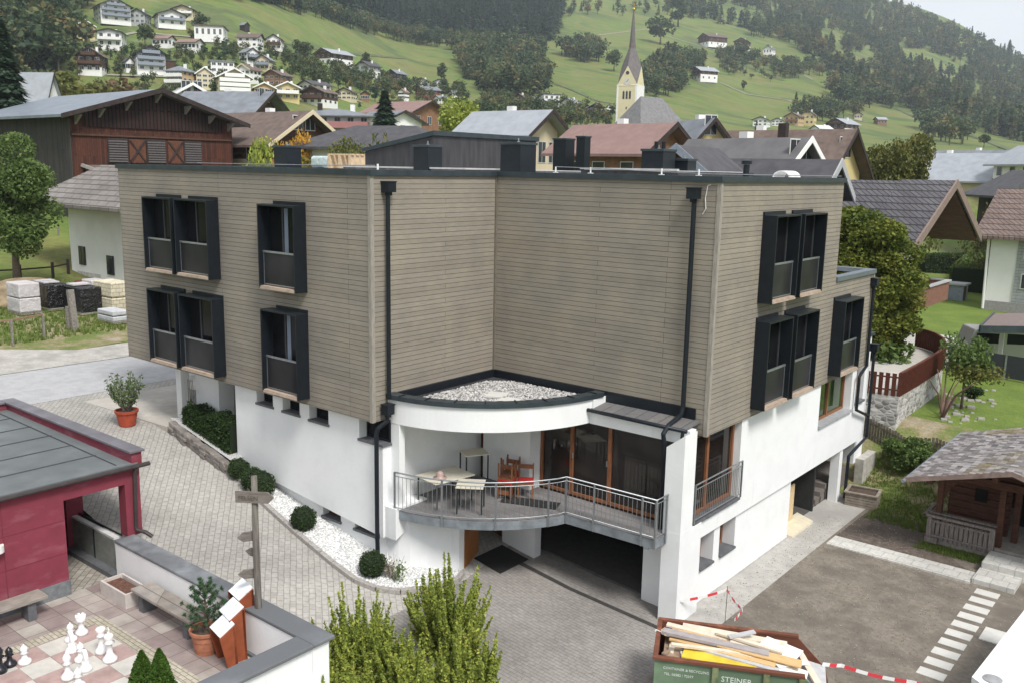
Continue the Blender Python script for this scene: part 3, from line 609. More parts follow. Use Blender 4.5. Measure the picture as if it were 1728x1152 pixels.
# D side ---------------------------------------------------------------------
dw = MB().wallholes((6.85, -.45, 0), (0, 1, 0), (1, 0, 0), 12.8, 2.44, ZB, .45, [(-.01, 2.67, 2.98, 5.3), (8.30, 11.17, 3.76, 5.3), (11.60, 12.40, 3.9, 5.3)])
mk('rendered_wall', dw, PLA, H)
mk('rendered_wall', MB().wallholes((6.75, .14, 0), (0, 1, 0), (1, 0, 0), 6.1, .2, 2.46, .5, [(.22, 1.02, 1.45, 2.6), (1.36, 2.30, 1.45, 2.6)]), PLA, H)
mk('rendered_wall', MB().box((1, 6.12, .2), (6.7, 6.24, 2.46)), PLA, H)
mk('plinth_line', MB().box((6.752, .15, .3), (6.775, 6.22, .56)), plain('grey plinth', (.42, .41, .39), .9), H)
window(-.46, 2.20, 3.0, 5.17, 6.66, 'v', .09, WOODO, .1, mull=(.72,), name='french_window', H=H, gm=GLASSN); mk('sill', MB().box((6.5, -.36, 2.93), (6.93, 2.24, 2.99)), SLATE, H)
window(7.87, 10.70, 3.80, 5.17, 6.62, 'v', .07, WOODO, .1, mull=(9.2,), H=H, gm=glassy('glass tinted with garden reflection', (.03, .06, .02), .03, .9)); mk('sill', MB().box((6.5, 7.84, 3.73), (6.94, 10.75, 3.80)), plain('light sill', (.35, .36, .37), .5), H)  # green of the reflected garden is painted into the pane colour
window(11.17, 11.93, 3.95, 5.17, 6.62, 'v', .07, WOODO, .1, H=H); mk('sill', MB().box((6.5, 11.14, 3.87), (6.94, 11.96, 3.945)), SLATE, H)
for (a, b_) in ((.38, 1.14), (1.52, 2.42)):
    window(a, b_, 1.5, 2.45, 6.40, 'v', .09, WOODO, .08, sill=.0, H=H, mull=(a+.3,)); mk('sill', MB().box((6.32, a, 1.44), (6.82, b_, 1.50)), SLATE, H)
mk('volume_soffit', MB().box((.5, 6.3, 2.46), (6.6, 12.3, 2.55)).box((6.6, 6.3, 2.5), (6.8, 12.3, 2.6)), PLA, H)
mk('rear_rendered_wall', MB().box((1, 12.25, 2.44), (6.6, 12.35, ZB+.4)).box((.5, 11.9, .3), (4, 12.1, 2.6)), PLA, H)
mk('porch_column', MB().box((6.48, 10.35, .4), (6.78, 10.65, 2.52)), PLA, H)
# rear white annex with dark cap
mk('rear_annex_wall', MB().box((3, 12.36, 1.4), (6.6, 13.2, 6.0)), PLA, H); mk('rear_annex_cap', MB().box((2.9, 12.36, 6.0), (6.68, 13.3, 6.12)), ANT2, H, bevel=.01)
# stairs under the volume
sr = MB()
for k in range(5): sr.box((3.4, 9.0+k*.42, .4), (6.4, 9.5+k*.42+1.2*(k == 4), .62+k*.17))
mk('porch_stair', sr, plain('dark stone stair', (.17, .15, .135), .8), H)
osb = mk('osb_sheet', MB().beam((6.3, 6.55, 1.15), (6.3, 7.7, 1.15), .05, 1.3), plain('osb', (.62, .48, .28), .8, var=.2, sc=20)); tag(osb, 'pale chipboard sheet leaning under the overhang of the white side', 'board')
tag(mk('board_sheet', MB().prism([(6.2, 6.3), (6.9, 6.3), (6.9, 8.0), (6.2, 8.4)], .52, .60), plain('pale board', (.68, .62, .48), .8, var=.1)), 'flat cream board lying on the side path under the overhang', 'board')
# bay window boxes -------------------------------------------------------------
def bay(c0, c1, z0, z1, axis, plane, dep=.40):
    """open metal box round a window; axis 'u' sticks out towards -v, axis 'v' towards +u"""
    t = .045
    def bx(mb, a0, a1, h0, h1, d0, d1):
        if axis == 'u': return mb.box((a0, plane-d0, h0), (a1, plane-d1, h1))
        return mb.box((plane+d0, a0, h0), (plane+d1, a1, h1))
    f = MB(); bx(f, c0, c0+t, z0, z1, 0, dep); bx(f, c1-t, c1, z0, z1, 0, dep); bx(f, c0+t, c1-t, z1-t, z1, 0, dep-.002); bx(f, c0+t, c1-t, z0, z0+t, 0, dep-.01)
    b_ = mk('bay_window', f, ANT, H, bevel=.004)
    hd = MB(); bx(hd, c0+.25, c1+.0, z1+.0, z1+.09, -.01, .05) if axis == 'u' else bx(hd, c0+.0, c1-.25, z1+.0, z1+.09, -.01, .05); mk('blind_housing', hd, ANT, b_)
    gp = MB(); bx(gp, c0+t, c1-t, z0+t, z1-t, .004, .02); mk('window_pane', gp, GLASS, b_)
    fr = MB(); bx(fr, c0+.62, c0+.665, z0+t+.03, z1-t-.03, .02, .05); bx(fr, c0+t+.03, c1-t-.03, z1-t-.03, z1-t, .02, .05); bx(fr, c0+t+.03, c1-t-.03, z0+t, z0+t+.03, .021, .049); bx(fr, c1-t-.03, c1-t, z0+t, z1-t, .02, .05); mk('window_frame', fr, plain('grey window frame', (.06, .062, .065), .6) if 'grey window frame' not in MT else MT['grey window frame'], b_)
    cu = MB(); bx(cu, c0+.70, c0+.86, z0+.1, z1-.1, .0245, .034)
    if axis == 'u' and c0 > -5: mk('curtain', cu, MT.get('curtain') or plain('curtain', (.20, .24, .31), .9, sc=30, stretch=(10, 10, .3)), b_)
    s_ = MB(); bx(s_, c0+t, c1-t, z0+t, z0+t+.035, .02, dep-.015); bx(s_, c0+t, c1-t, z0+.0, z0+t-.002, dep-.01, dep+.012); mk('sill_board', s_, SILLW, b_)
    zr = z0+.98; dd = dep*.62
    g = MB(); bx(g, c0+t+.03, c1-t-.03, z0+.13, zr, dd, dd+.012); mk('balustrade_glass', g, GLASSB, b_)
    r = MB(); bx(r, c0+t, c1-t, zr, zr+.05, dd-.015, dd+.03); bx(r, c0+t+.01, c0+t+.035, z0+.1, zr, dd-.01, dd+.02); bx(r, c1-t-.035, c1-t-.01, z0+.1, zr, dd-.01, dd+.02); bx(r, c0+t+.035, c1-t-.035, z0+.11, z0+.135, dd-.01, dd+.02); mk('rail', r, STEEL, b_)
    return b_
for (a, b_, z0, z1) in ((-10.0-.02, -8.42, 8.27, 10.55), (-8.25+.02, -6.50, 8.27, 10.55), (-4.10, -2.52, 8.27, 10.55),
                        (-10.0-.02, -8.42, 5.38, 7.70), (-8.25+.02, -6.42, 5.38, 7.70), (-4.10, -2.52, 5.38, 7.70)):
    bay(a, b_, z0, z1, 'u', -4.73)
for (a, b_, z0, z1) in ((2.46, 4.05, 8.27, 10.55), (4.30, 5.95, 8.27, 10.55), (2.46, 4.05, 5.42, 7.78), (4.30, 5.95, 5.42, 7.78), (8.08, 9.75, 5.42, 7.78)):
    bay(a, b_, z0, z1, 'v', 6.93)
# downpipes with hopper heads -----------------------------------------------------
def hopper(mb, x, y, z, s=.13): mb.box((x-s, y-s, z), (x+s, y+s, z+.24)); mb.prism([(x-s-.015, y-s-.015), (x+s+.015, y-s-.015), (x+s+.015, y+s+.015), (x-s-.015, y+s+.015)], z+.24, z+.27); mb.prism([(x-.06, y-.06), (x+.06, y-.06), (x+.06, y+.06), (x-.06, y+.06)], z-.08, z)
p = MB(); hopper(p, .15, -4.28, 10.98); p.tube([(.14, -4.3, 10.98), (.14, -4.3, 5.75)], .055, 12); hopper(p, .2, -4.40, 5.38, .12)
p.tube([(.2, -4.4, 5.4), (.19, -4.42, 5.2), (.06, -4.62, 5.02), (.02, -4.64, 4.85), (.02, -4.64, 2.0), (.02, -4.62, 1.3)], .06, 12); p.tube([(.02, -4.64, 2.15), (.02, -4.64, 2.02)], .072, 12)
mk('downpipe', p, ANT, H, smooth=False)
p = MB(); hopper(p, 6.32, -.18, 10.98); p.tube([(6.32, -.13, 10.98), (6.32, -.13, 5.86), (6.31, -.2, 5.66), (6.27, -.72, 5.50), (6.26, -.95, 5.32), (6.27, -.9, 5.1), (6.27, -.87, 4.95), (6.27, -.87, 2.86)], .06, 12)
p.tube([(6.72, -.82, 5.42), (6.72, -.86, 5.2), (6.66, -.88, 5.02), (6.34, -.88, 4.88)], .045, 10); mk('downpipe', p, ANT, H)
p = MB(); hopper(p, 7.02, 11.55, 7.95); p.tube([(7.02, 11.55, 7.95), (7.02, 11.55, 5.2), (7.0, 11.1, 5.0), (7.0, 10.95, 4.9), (7.0, 10.95, 3.75), (7.0, 12.1, 3.35), (7.0, 12.3, 3.3)], .055, 12)
p.tube([(7.0, 12.3, 5.6), (7.0, 12.3, 2.5), (6.95, 11.3, 2.25), (6.9, 10.9, 2.1), (6.9, 10.85, .6)], .055, 12); hopper(p, 7.0, 12.3, 5.6); mk('downpipe', p, ANT, H)
wr = MB().tube([(6.93, .12, 11.4), (6.6, -.02, 11.3), (6.55, -.02, 11.0), (6.58, -.02, 10.75), (6.5, -.02, 10.62)], .012, 6); mk('loose_cable', wr, plain('white cable', (.7, .7, .68), .5), H)
# things on the roof ----------------------------------------------------------------
c0 = atz(733, 250, 12.); 
PX0, PY0 = -4.7, 2.3
pen = MB().prism([(PX0-3.35, PY0), (PX0, PY0), (PX0, PY0+5.55), (PX0-3.35, PY0+5.55)], 11.1, [12.10, 12.62, 12.62, 12.10])
ph = thing('roof_penthouse', 'black monopitch penthouse block with grey coping on the hotel roof', 'roof block', (PX0-1.7, PY0+2.7, 11.2)); mk('wall', pen, DARKM, ph)
mk('coping', MB().prism([(PX0-3.45, PY0-.08), (PX0+.08, PY0-.08), (PX0+.08, PY0+5.65), (PX0-3.45, PY0+5.65)], [12.09, 12.64, 12.64, 12.09], [12.22, 12.80, 12.80, 12.22]), ANT2, ph, bevel=.01)
def chimney(px, py_top, depth, wpx, label, h=1.0, cap=True, wv=None):
    p = at(px, py_top, depth); w = wpx*depth/FPX/1.42; w2 = wv or w
    t_ = thing('roof_vent_box', label, 'vent box', (p.x, p.y, 11.2), 0, 'anthracite vent boxes on the hotel roof')
    mk('shaft', MB().box((p.x-w/2, p.y-w2/2, 11.15), (p.x+w/2, p.y+w2/2, p.z-.06)), ANT, t_, bevel=.01)
    mk('cap', MB().box((p.x-w/2-.03, p.y-w2/2-.03, p.z-.07), (p.x+w/2+.03, p.y+w2/2+.03, p.z)), ANT2, t_, bevel=.008)
    mk('rod_clamp', MB().tube([(p.x, p.y, p.z), (p.x, p.y, p.z+.12)], .02, 8).lathe([(.05, 0), (.05, .03), (.0, .04)], (p.x, p.y, p.z), 8), STEEL, t_); return t_
chimney(485, 246, 32, 45, 'anthracite vent box nearest the left end of the hotel roof')
chimney(722, 245, 29.5, 48, 'anthracite vent box in front of the black penthouse')
ch = chimney(875, 241, 27.3, 60, 'largest anthracite vent box with two rods, right of the black penthouse')
chimney(952, 234, 42, 36, 'low distant anthracite vent box behind the white gravel roof'); chimney(985, 230, 41, 24, 'taller distant anthracite vent box beside the pink roofed chalet')
ch = chimney(1112, 252, 28, 58, 'anthracite vent box with two flues at the right of the gravel roof')
p = at(1112, 252, 28); mk('flue', MB().tube([(p.x-.1, p.y, p.z), (p.x-.1, p.y, p.z+.22)], .06, 10), ANT, ch); mk('flue', MB().tube([(p.x+.1, p.y+.1, p.z), (p.x+.1, p.y+.1, p.z+.22)], .06, 10), ANT, ch)
chimney(1155, 268, 28.5, 42, 'low anthracite vent box under the skylight at the right end of the roof')
# raised roof parts with white gravel
rp = thing('raised_roof', 'raised roof level with dark upstand and white gravel on the hotel', 'roof block', (1, 4, 11.2))
mk('upstand', MB().prism([(-7.6, .9), (-2.0, .9), (-.3, 2.2), (-.3, 7.8), (-7.6, 7.8)], 11.1, 11.56), plain('weathered concrete upstand', (.13, .13, .14), .9, var=.4, sc=2, stretch=(4, 4, .5), big=.3), rp)
mk('upstand', MB().prism([(.8, 3.0), (4.1, 3.0), (4.1, 7.9), (.8, 7.9)], 11.1, 11.62), DARKM, rp)
mk('gravel_top', MB().prism([(-7.5, 1.0), (-2.05, 1.0), (-.4, 2.25), (-.4, 7.7), (-7.5, 7.7)], 11.55, 11.575).prism([(.85, 3.1), (4.0, 3.1), (4.0, 7.8), (.85, 7.8)], 11.60, 11.64), bpy.data.materials['white roof gravel'], rp)
mk('upstand_edge', MB().beam((-7.6, .9, 11.58), (-2.0, .9, 11.58), .12, .05).beam((-2.0, .9, 11.58), (-.3, 2.2, 11.58), .12, .05).beam((.8, 3.0, 11.66), (4.1, 3.0, 11.66), .12, .05), plain('pale edge strip', (.42, .42, .42), .8), rp)
lc = thing('lightning_wire', 'thin pale lightning wire on clamps along the hotel roof edge', 'wire', (3, .3, 11.5)); lw = MB().tube([(2.0, .1, 11.68), (3.1, .15, 11.66), (5.2, .2, 11.60), (6.6, .3, 11.57), (6.88, 8, 11.57)], .012, 6); mk('wire', lw, STEEL, lc)
for (x, y) in ((2.0, .1), (3.1, .15), (5.2, .2), (6.2, .25)): mk('clamp', MB().tube([(x, y, 11.5), (x, y, 11.68)], .022, 8).box((x-.07, y-.03, 11.5), (x+.07, y+.03, 11.54)), plain('white clamp', (.75, .75, .75), .5) if 'white clamp' not in MT else MT['white clamp'], lc)
lc = thing('lightning_wire', 'thin pale wire over the roof edge left of the penthouse', 'wire', (-4, -4.2, 11.5)); mk('wire', MB().tube([(-8, -4.4, 11.60), (-3, -4.45, 11.60), (-.1, -4.5, 11.62)], .012, 6), STEEL, lc); mk('clamp', MB().tube([(.0, -4.5, 11.5), (.0, -4.5, 11.66)], .025, 8), MT['white clamp'], lc)
vt = MB(); 
for k in range(12):
    a0, a1 = math.pi*k/12, math.pi*(k+1)/12
    vt.extr([(6.0+.26*math.cos(a0), 5.6, 11.5+.2*math.sin(a0)), (6.0+.26*math.cos(a1), 5.6, 11.5+.2*math.sin(a1)), (6.0+.23*math.cos(a1), 5.6, 11.5+.17*math.sin(a1)), (6.0+.23*math.cos(a0), 5.6, 11.5+.17*math.sin(a0))], (0, .8, 0))
tag(mk('vent_hood', vt, MT['white clamp']), 'white half round vent hood at the right end of the hotel roof', 'vent hood')
tag(mk('roof_flue', MB().tube([(5.2, 5.0, 11.2), (5.2, 5.0, 11.85)], .09, 12).lathe([(.15, 0), (.15, .1), (.02, .13)], (5.2, 5.0, 11.86), 12), ANT), 'black round flue pipe with cap at the right of the hotel roof', 'flue')
pl = thing('pallet_stack', 'wooden pallet and pale sheeting stored on the hotel roof', 'pallet', (-8, 3.5, 11.3)); p = at(590, 262, 36)
pm = MB(); 
for k in range(5): pm.box((p.x-.7, p.y-.5+k*.24, p.z-.02), (p.x+.7, p.y-.36+k*.24, p.z+.04))
for k in range(3): pm.box((p.x-.7+k*.6, p.y-.5, 11.5), (p.x-.55+k*.6, p.y+.6, p.z-.02))
mk('pallet', pm, plain('new pallet wood', (.55, .42, .28), .8, var=.2), pl); mk('sheeting', MB().box((p.x-1.9, p.y-.4, 11.5), (p.x-.8, p.y+.5, p.z-.05)), plain('pale sheeting', (.5, .6, .6), .6, bmp=.05, sc=5), pl, bevel=.1)
# balcony -----------------------------------------------------------------------------
B = thing('balcony', 'curved steel balcony with vertical bar railing on the hotel front', 'balcony', (3, -2, 2.85))
EA = [(p[0], p[1]) for p in arc(4.28, 4.36, 84, 24, 26)]       # curved edge from the wall to the bend
EDGE = EA+[(6.52, -1.58), (6.52, -1.1)]
EDGE[26] = (3.92, -1.66)
dk = MB().prism([(.1, -.9), (.1, -4.3)]+EDGE+[(6.4, -1.08), (6.4, -.47), (2.1, -.47), (2.1, -.9)], 2.76, 2.85); mk('deck', dk, DECK, B)
bm_ = MB(); 
for a, b_ in zip(EDGE[:-1], EDGE[1:]): bm_.beam((*a, 2.72), (*b_, 2.72), .03, .22)
mk('edge_beam', bm_, STEELD, B)
mk('joist', MB().beam((2.2, -3.6, 2.66), (2.2, -.9, 2.66), .1, .16).beam((4.6, -1.6, 2.66), (4.6, -.5, 2.66), .1, .16).beam((6.3, -1.6, 2.66), (6.3, -1.0, 2.66), .14, .2), STEELD, B)
rl = MB(); zt = 3.88
def along(path, step):
    out = []; acc = 0; 
    for a, b_ in zip(path[:-1], path[1:]):
        a, b_ = Vector(a), Vector(b_); L = (b_-a).length; t_ = acc
        while t_ < L: out.append(a.lerp(b_, t_/L)); t_ += step
        acc = t_-L
    return out
off = [(x*1.008, y*1.01) for x, y in EA]; off[26] = (3.95, -1.69); off += [(6.56, -1.62), (6.56, -1.08)]
RP = [(x, y, zt) for x, y in [(.43, -4.40)]+off[1:]]
tr = MB().tube(RP, .021, 10); mk('top_rail', tr, STEEL, B, smooth=True)
mk('lower_rail', MB().tube([(x, y, zt-.10) for x, y, z in RP], .012, 8).tube([(x, y, 2.93) for x, y, z in RP], .012, 8), STEEL, B, smooth=True)
pth = [(x, y) for x, y, z in RP]; bars = MB()
for q in along(pth, .125): bars.tube([(q.x, q.y, 2.93), (q.x, q.y, zt-.1)], .007, 5)
o = mk('baluster_rods', bars, STEEL, B)
for q in along(pth, 1.38)+[Vector((3.95, -1.69)), Vector((6.56, -1.62)), Vector((6.56, -1.12))]: mk('rail_post', MB().box((q.x-.02, q.y-.02, 2.62), (q.x+.02, q.y+.02, zt)), STEEL, B)
# french balcony rail on the right side
fb = thing('window_railing', 'steel bar railing in front of the tall side window beside the corner pillar', 'railing', (6.95, .9, 3)); 
f = MB().tube([(6.93, -.38, 4.02), (6.93, 2.24, 4.02)], .02, 8).tube([(6.93, -.38, 3.9), (6.93, 2.24, 3.9)], .013, 8).tube([(6.93, -.38, 3.1), (6.93, 2.24, 3.1)], .013, 8); mk('rails', f, STEEL, fb)
f = MB()
for k in range(26): y = -.34+k*.103; f.tube([(6.93, y, 3.1), (6.93, y, 3.9)], .007, 5)
mk('rods', f, STEEL, fb); mk('post', MB().box((6.91, -.4, 3.0), (6.95, -.36, 4.03)), STEEL, fb); mk('post', MB().box((6.91, 2.22, 3.0), (6.95, 2.26, 4.03)), STEEL, fb)
# balcony furniture -----------------------------------------------------------------
def btable(cx, cy, w, d, z, label, rz=0, mat=CREAM, top=True):
    t_ = thing('table', label, 'table', (cx, cy, z-.74), rz, 'tables on the curved balcony')
    if top == 'round':
        mk('table_top', MB().lathe([(.02, z-.03-(z-.74)), (w, z-.03-(z-.74)), (w, z-(z-.74)), (.02, .74)], (0, 0, 0), 28), mat, t_, local=True)
    else: mk('table_top', MB().box((-w/2, -d/2, .71), (w/2, d/2, .74)), mat, t_, local=True, bevel=.01)
    for sx in (-1, 1):
        for sy in (-1, 1):
            k = .6 if top == 'round' else .44; l_ = mk('leg', MB().tube([(sx*w*k, sy*d*k, 0.02), (sx*w*k, sy*d*k, .71)], .022, 8), plain('black leg', (.03, .03, .03), .5) if 'black leg' not in MT else MT['black leg'], t_, local=True)
    return t_
btable(.95, -3.05, 1.3, .95, 3.59, 'long cream table against the white balcony wall with a vase on it', R(80)); btable(1.95, -3.15, .72, .72, 3.61, 'small square cream table at the railing before the red chairs', R(35)); btable(1.0, -1.95, .7, .62, 3.98, 'higher small cream table behind the long table by the window', R(60))
tag(mk('vase', MB().lathe([(.02, 0), (.17, .0), (.18, .03), (.09, .04), (.1, .1), (.08, .17), (.03, .2)], (1.05, -3.35, 3.592), 18), plain('pinkish ceramic', (.42, .3, .27), .4), smooth=True), 'small pinkish lantern dish standing on the long cream balcony table', 'vase')
def chair(cx, cy, rz, label, z0=2.86, flip=False):
    t_ = thing('chair', label, 'chair', (cx, cy, z0), rz, 'red seated chairs stacked on the balcony'); g_ = (lambda z: .92-z) if flip else (lambda z: z)
    mk('seat', MB().box((-.21, -.2, g_(.44)), (.21, .2, g_(.49))), REDF, t_, local=True, bevel=.012)
    for sx in (-1, 1):
        for sy in (-1, 1): mk('leg', MB().box((sx*.19-.018, sy*.18-.018, g_(0)), (sx*.19+.018, sy*.18+.018, g_(.44 if sy < 0 else .9))), WOODO, t_, local=True)
    mk('backrest', MB().box((-.17, .17, g_(.74)), (.17, .19, g_(.86))), WOODO, t_, local=True); mk('seat_rail', MB().box((-.2, -.19, g_(.40)), (.2, .19, g_(.438))), WOODO, t_, local=True); return t_
chair(2.0, -1.75, R(20), 'upright red seated chair at the left of the stacked chairs'); chair(2.0, -1.72, R(200), 'upturned chair stacked on the left red chair', 2.925, True)
chair(2.35, -1.35, R(35), 'upright red seated chair nearest the glass front'); chair(1.75, -1.3, R(10), 'red seated chair behind the stack against the white wall'); chair(1.78, -1.32, R(190), 'upturned chair on the rear red chair', 2.925, True)
tag(mk('floor_mat', MB().beam((2.0, -1.9, 2.865), (3.45, -1.35, 2.865), .5, .02), plain('dark rubber mat', (.03, .03, .03), .9)), 'long dark mat lying on the balcony deck before the glass front', 'mat')
# ================================================================== TERRACE, RED PAVILION
RED = plain('faded crimson render', (.205, .038, .058), .85, var=.10, sc=2.5, big=.0, bmp=.003)
nt_ = RED.node_tree; b_ = nt_.nodes['Principled BSDF']; src = b_.inputs['Base Color'].links[0].from_socket
nt_.links.new(mix(nt_, src, (.30, .11, .135), ramp(nt_, noise(nt_, pos(nt_, (1, 1, 3)), .8, 6, .65), [(.52, (0, 0, 0)), (.75, (.8, .8, .8))])), b_.inputs['Base Color'])
ROOFM = plain('grey roofing felt', (.15, .165, .17), .8, var=.2, sc=2, big=.25, bmp=.003, det=8)
PV = thing('red_pavilion', 'low crimson rendered pavilion with grey felt roof beside the chess terrace', 'building', (-7, -13, 1.5))
mk('wall', MB().box((-10.9, -26, 1.5), (-3.86, -10.88, 4.18)).box((-10.9, -10.9, 1.5), (-8.2, -9.2, 4.18)), RED, PV)
mk('plinth', MB().box((-10.8, -26, 1.48), (-3.82, -10.86, 1.86)), plain('grey plinth base', (.17, .18, .19), .8, var=.3), PV)
pj = MB()
for y in (-12.25, -13.8): pj.box((-3.862, y-.008, 1.86), (-3.852, y+.008, 4.18))
for z in (2.55, 3.35): pj.box((-3.862, -26, z-.006), (-3.853, -10.9, z+.006))
mk('panel_joint', pj, plain('dark joint', (.16, .03, .045), .9), PV)
mk('front_beam', MB().box((-4.25, -10.879, 3.82), (-3.88, -8.98, 4.18)), RED, PV)
mk('side_beam', MB().box((-10.9, -9.3, 3.85), (-4.26, -8.98, 4.18)), RED, PV)
mk('pillar', MB().box((-4.2, -9.38, 2.46), (-3.87, -8.99, 3.82)), RED, PV); mk('pillar', MB().box((-6.9, -9.75, 1.5), (-6.3, -9.3, 3.85)), RED, PV)
rf = mk('roof', MB().prism([(-11.0, -26), (-3.78, -26), (-3.78, -9.06), (-11.0, -9.06)], 4.20, [4.42, 4.34, 4.34, 4.42]), ROOFM, PV)
sx = MB()
for x in (-5.0, -6.2, -7.4, -8.6, -9.8): sx.box((x-.012, -26, 4.34), (x+.012, -9.5, 4.362+(-x-3.8)*.011))
sx.beam((-3.9, -9.55, 4.36), (-10.6, -9.55, 4.44), .02, .012); mk('felt_seam', sx, plain('felt seam', (.07, .075, .08), .8), rf)
mk('parapet', MB().box((-11.1, -9.2, 4.18), (-3.80, -8.94, 4.60)).box((-11.1, -26, 4.18), (-10.84, -9.2, 4.60)), RED, PV)
mk('parapet_coping', MB().box((-11.16, -9.26, 4.60), (-3.74, -8.88, 4.66)).box((-11.16, -26, 4.60), (-10.78, -9.27, 4.657)), plain('purple grey zinc', (.19, .18, .2), .5, .3, var=.2, sc=2, bmp=0), PV, bevel=.01)
mk('gutter', MB().tube([(-3.74, -26, 4.28), (-3.74, -8.78, 4.26)], .055, 10), plain('brown metal gutter', (.06, .05, .05), .5, .3), PV)
mk('downpipe', MB().tube([(-3.76, -9.12, 4.24), (-3.79, -9.15, 4.05), (-3.81, -9.18, 2.7), (-3.79, -9.18, 2.62), (-3.6, -9.05, 2.56), (-3.48, -8.95, 2.45)], .05, 10), MT['brown metal gutter'], PV)
lw = MB().lathe([(.0, 0), (.16, 0), (.16, .16), (.0, .16)], (-3.84, -12.42, 3.05), 20); mk('wall_lamp', lw, plain('white lamp body', (.72, .72, .7), .5), PV)
mk('glazed_door', MB().box((-6.0, -10.87, 1.5), (-5.0, -10.84, 3.7)).box((-8.22, -10.8, 1.5), (-8.18, -9.7, 3.7)), GLASS, PV)
mk('glass_rail', MB().box((-6.3, -9.62, 1.62), (-4.1, -9.60, 2.36)), plain('clear rail glass', (.22, .23, .21), .1), PV); mk('rail_base', MB().box((-6.5, -9.85, 1.49), (-3.85, -9.5, 1.62)), SLATE, PV)
mk('handrail', MB().beam((-6.4, -9.55, 2.42), (-4.1, -9.55, 2.42), .14, .05), plain('white handrail', (.62, .62, .62), .5), PV); mk('handrail', MB().tube([(-6.4, -9.42, 2.46), (-4.1, -9.42, 2.46)], .025, 8), ANT, PV)
mk('rear_kerb', MB().box((-10.9, -9.5, 1.4), (-3.86, -9.31, 2.2)), plain('grey kerb wall', (.3, .3, .29), .9), PV)
mk('rail_post', MB().box((-5.17, -9.63, 1.6), (-5.12, -9.58, 2.4)), ANT, PV)
TWL = thing('terrace_wall', 'white rendered terrace wall with grey stone coping along the driveway', 'wall', (0, -9.5, 1.5))
mk('render', MB().box((-3.86, -9.72, .4), (3.72, -9.32, 2.42)), PLA, TWL); mk('render', MB().box((3.3, -27, .2), (3.70, -9.721, 2.42)), PLA, TWL)
mk('coping', MB().box((-3.86, -9.74, 2.422), (3.80, -9.22, 2.50)), RSTONE, TWL, bevel=.02); mk('coping', MB().box((3.26, -27, 2.42), (3.80, -9.745, 2.50)), RSTONE, TWL, bevel=.02)
mk('base_strip', MB().box((-3.9, -9.80, 1.49), (3.28, -9.722, 1.56)), SLATE, TWL)
# chess pieces
def piece(px, py, kind, col, label):
    p = atz(px, py, 1.508); P = {
     'pawn': (.40, [(.0, 0), (.125, 0), (.13, .05), (.11, .08), (.06, .12), (.045, .2), (.05, .22), (.085, .235), (.05, .25), (.07, .29), (.072, .33), (.04, .38), (.012, .395), (.02, .41), (.0, .425)]),
     'rook': (.4, [(0, 0), (.13, 0), (.135, .06), (.11, .09), (.065, .15), (.055, .27), (.085, .3), (.1, .32), (.1, .42), (.075, .42), (.07, .38), (0, .38)]),
     'bishop': (.5, [(0, 0), (.125, 0), (.13, .06), (.1, .1), (.055, .17), (.045, .3), (.095, .33), (.05, .36), (.075, .41), (.075, .46), (.04, .53), (.015, .55), (.025, .57), (0, .59)]),
     'queen': (.6, [(0, 0), (.13, 0), (.135, .06), (.1, .1), (.06, .18), (.05, .36), (.1, .385), (.06, .41), (.06, .45), (.1, .53), (.085, .55), (.05, .53), (0, .54)]),
     'king': (.64, [(0, 0), (.14, 0), (.145, .06), (.11, .1), (.065, .18), (.052, .38), (.11, .41), (.06, .44), (.065, .48), (.1, .56), (.06, .60), (.02, .61), (.03, .64), (0, .66)]),
     'knight': (.45, [(0, 0), (.125, 0), (.13, .06), (.1, .1), (.07, .15), (.075, .2), (0, .21)])}[kind]
    t_ = thing('chess_piece', label, 'chess piece', p, 0, 'giant garden chess pieces on the board'); mk('body', MB().lathe(P[1], (0, 0, 0), 22), col, t_, smooth=True, local=True)
    if kind == 'knight': mk('horse_head', MB().extr([(-.06, -.04, .19), (.07, -.04, .19), (.075, -.04, .3), (.03, -.04, .42), (-.03, -.04, .45), (-.12, -.04, .36), (-.11, -.04, .32), (-.04, -.04, .33)], (0, .08, 0)), col, t_, local=True, bevel=.015)
    if kind == 'king': mk('cross', MB().box((-.01, -.01, .64), (.01, .01, .74)).box((-.035, -.01, .68), (.035, .01, .70)), col, t_, local=True)
    if kind == 'rook':
        bb = MB()
        for k in range(6): a = k*math.pi/3; bb.obox((.085*math.cos(a), .085*math.sin(a), .435), (.02*math.cos(a), .02*math.sin(a), 0), (-.025*math.sin(a), .025*math.cos(a), 0), (0, 0, .02))
        mk('battlement', bb, col, t_, local=True)
for a in [(138, 1069, 'rook', CHESSW, 'white rook standing farthest back on the chess board'), (120, 1080, 'pawn', CHESSW, 'white pawn left of the rook, behind a knight'), (122, 1099, 'knight', CHESSW, 'white knight in front of the rearmost pawn'),
          (137, 1114, 'pawn', CHESSW, 'white pawn in the middle cluster, behind the bishop shaped piece'), (145, 1130, 'knight', CHESSW, 'white knight at the front right of the middle cluster'), (115, 1144, 'bishop', CHESSW, 'white bishop at the front left of the middle cluster'),
          (133, 1158, 'pawn', CHESSW, 'white pawn at the lower edge of the photo'), (172, 1100, 'queen', CHESSW, 'white queen with flat crown right of the cluster'), (186, 1114, 'king', CHESSW, 'white king, tallest and rightmost white piece'),
          (42, 1118, 'pawn', CHESSW, 'lone white pawn beside the black pieces'), (17, 1122, 'pawn', CHESSB, 'black pawn beside the lone white pawn'), (1, 1133, 'bishop', CHESSB, 'black bishop cut by the left photo edge')]: piece(*a)
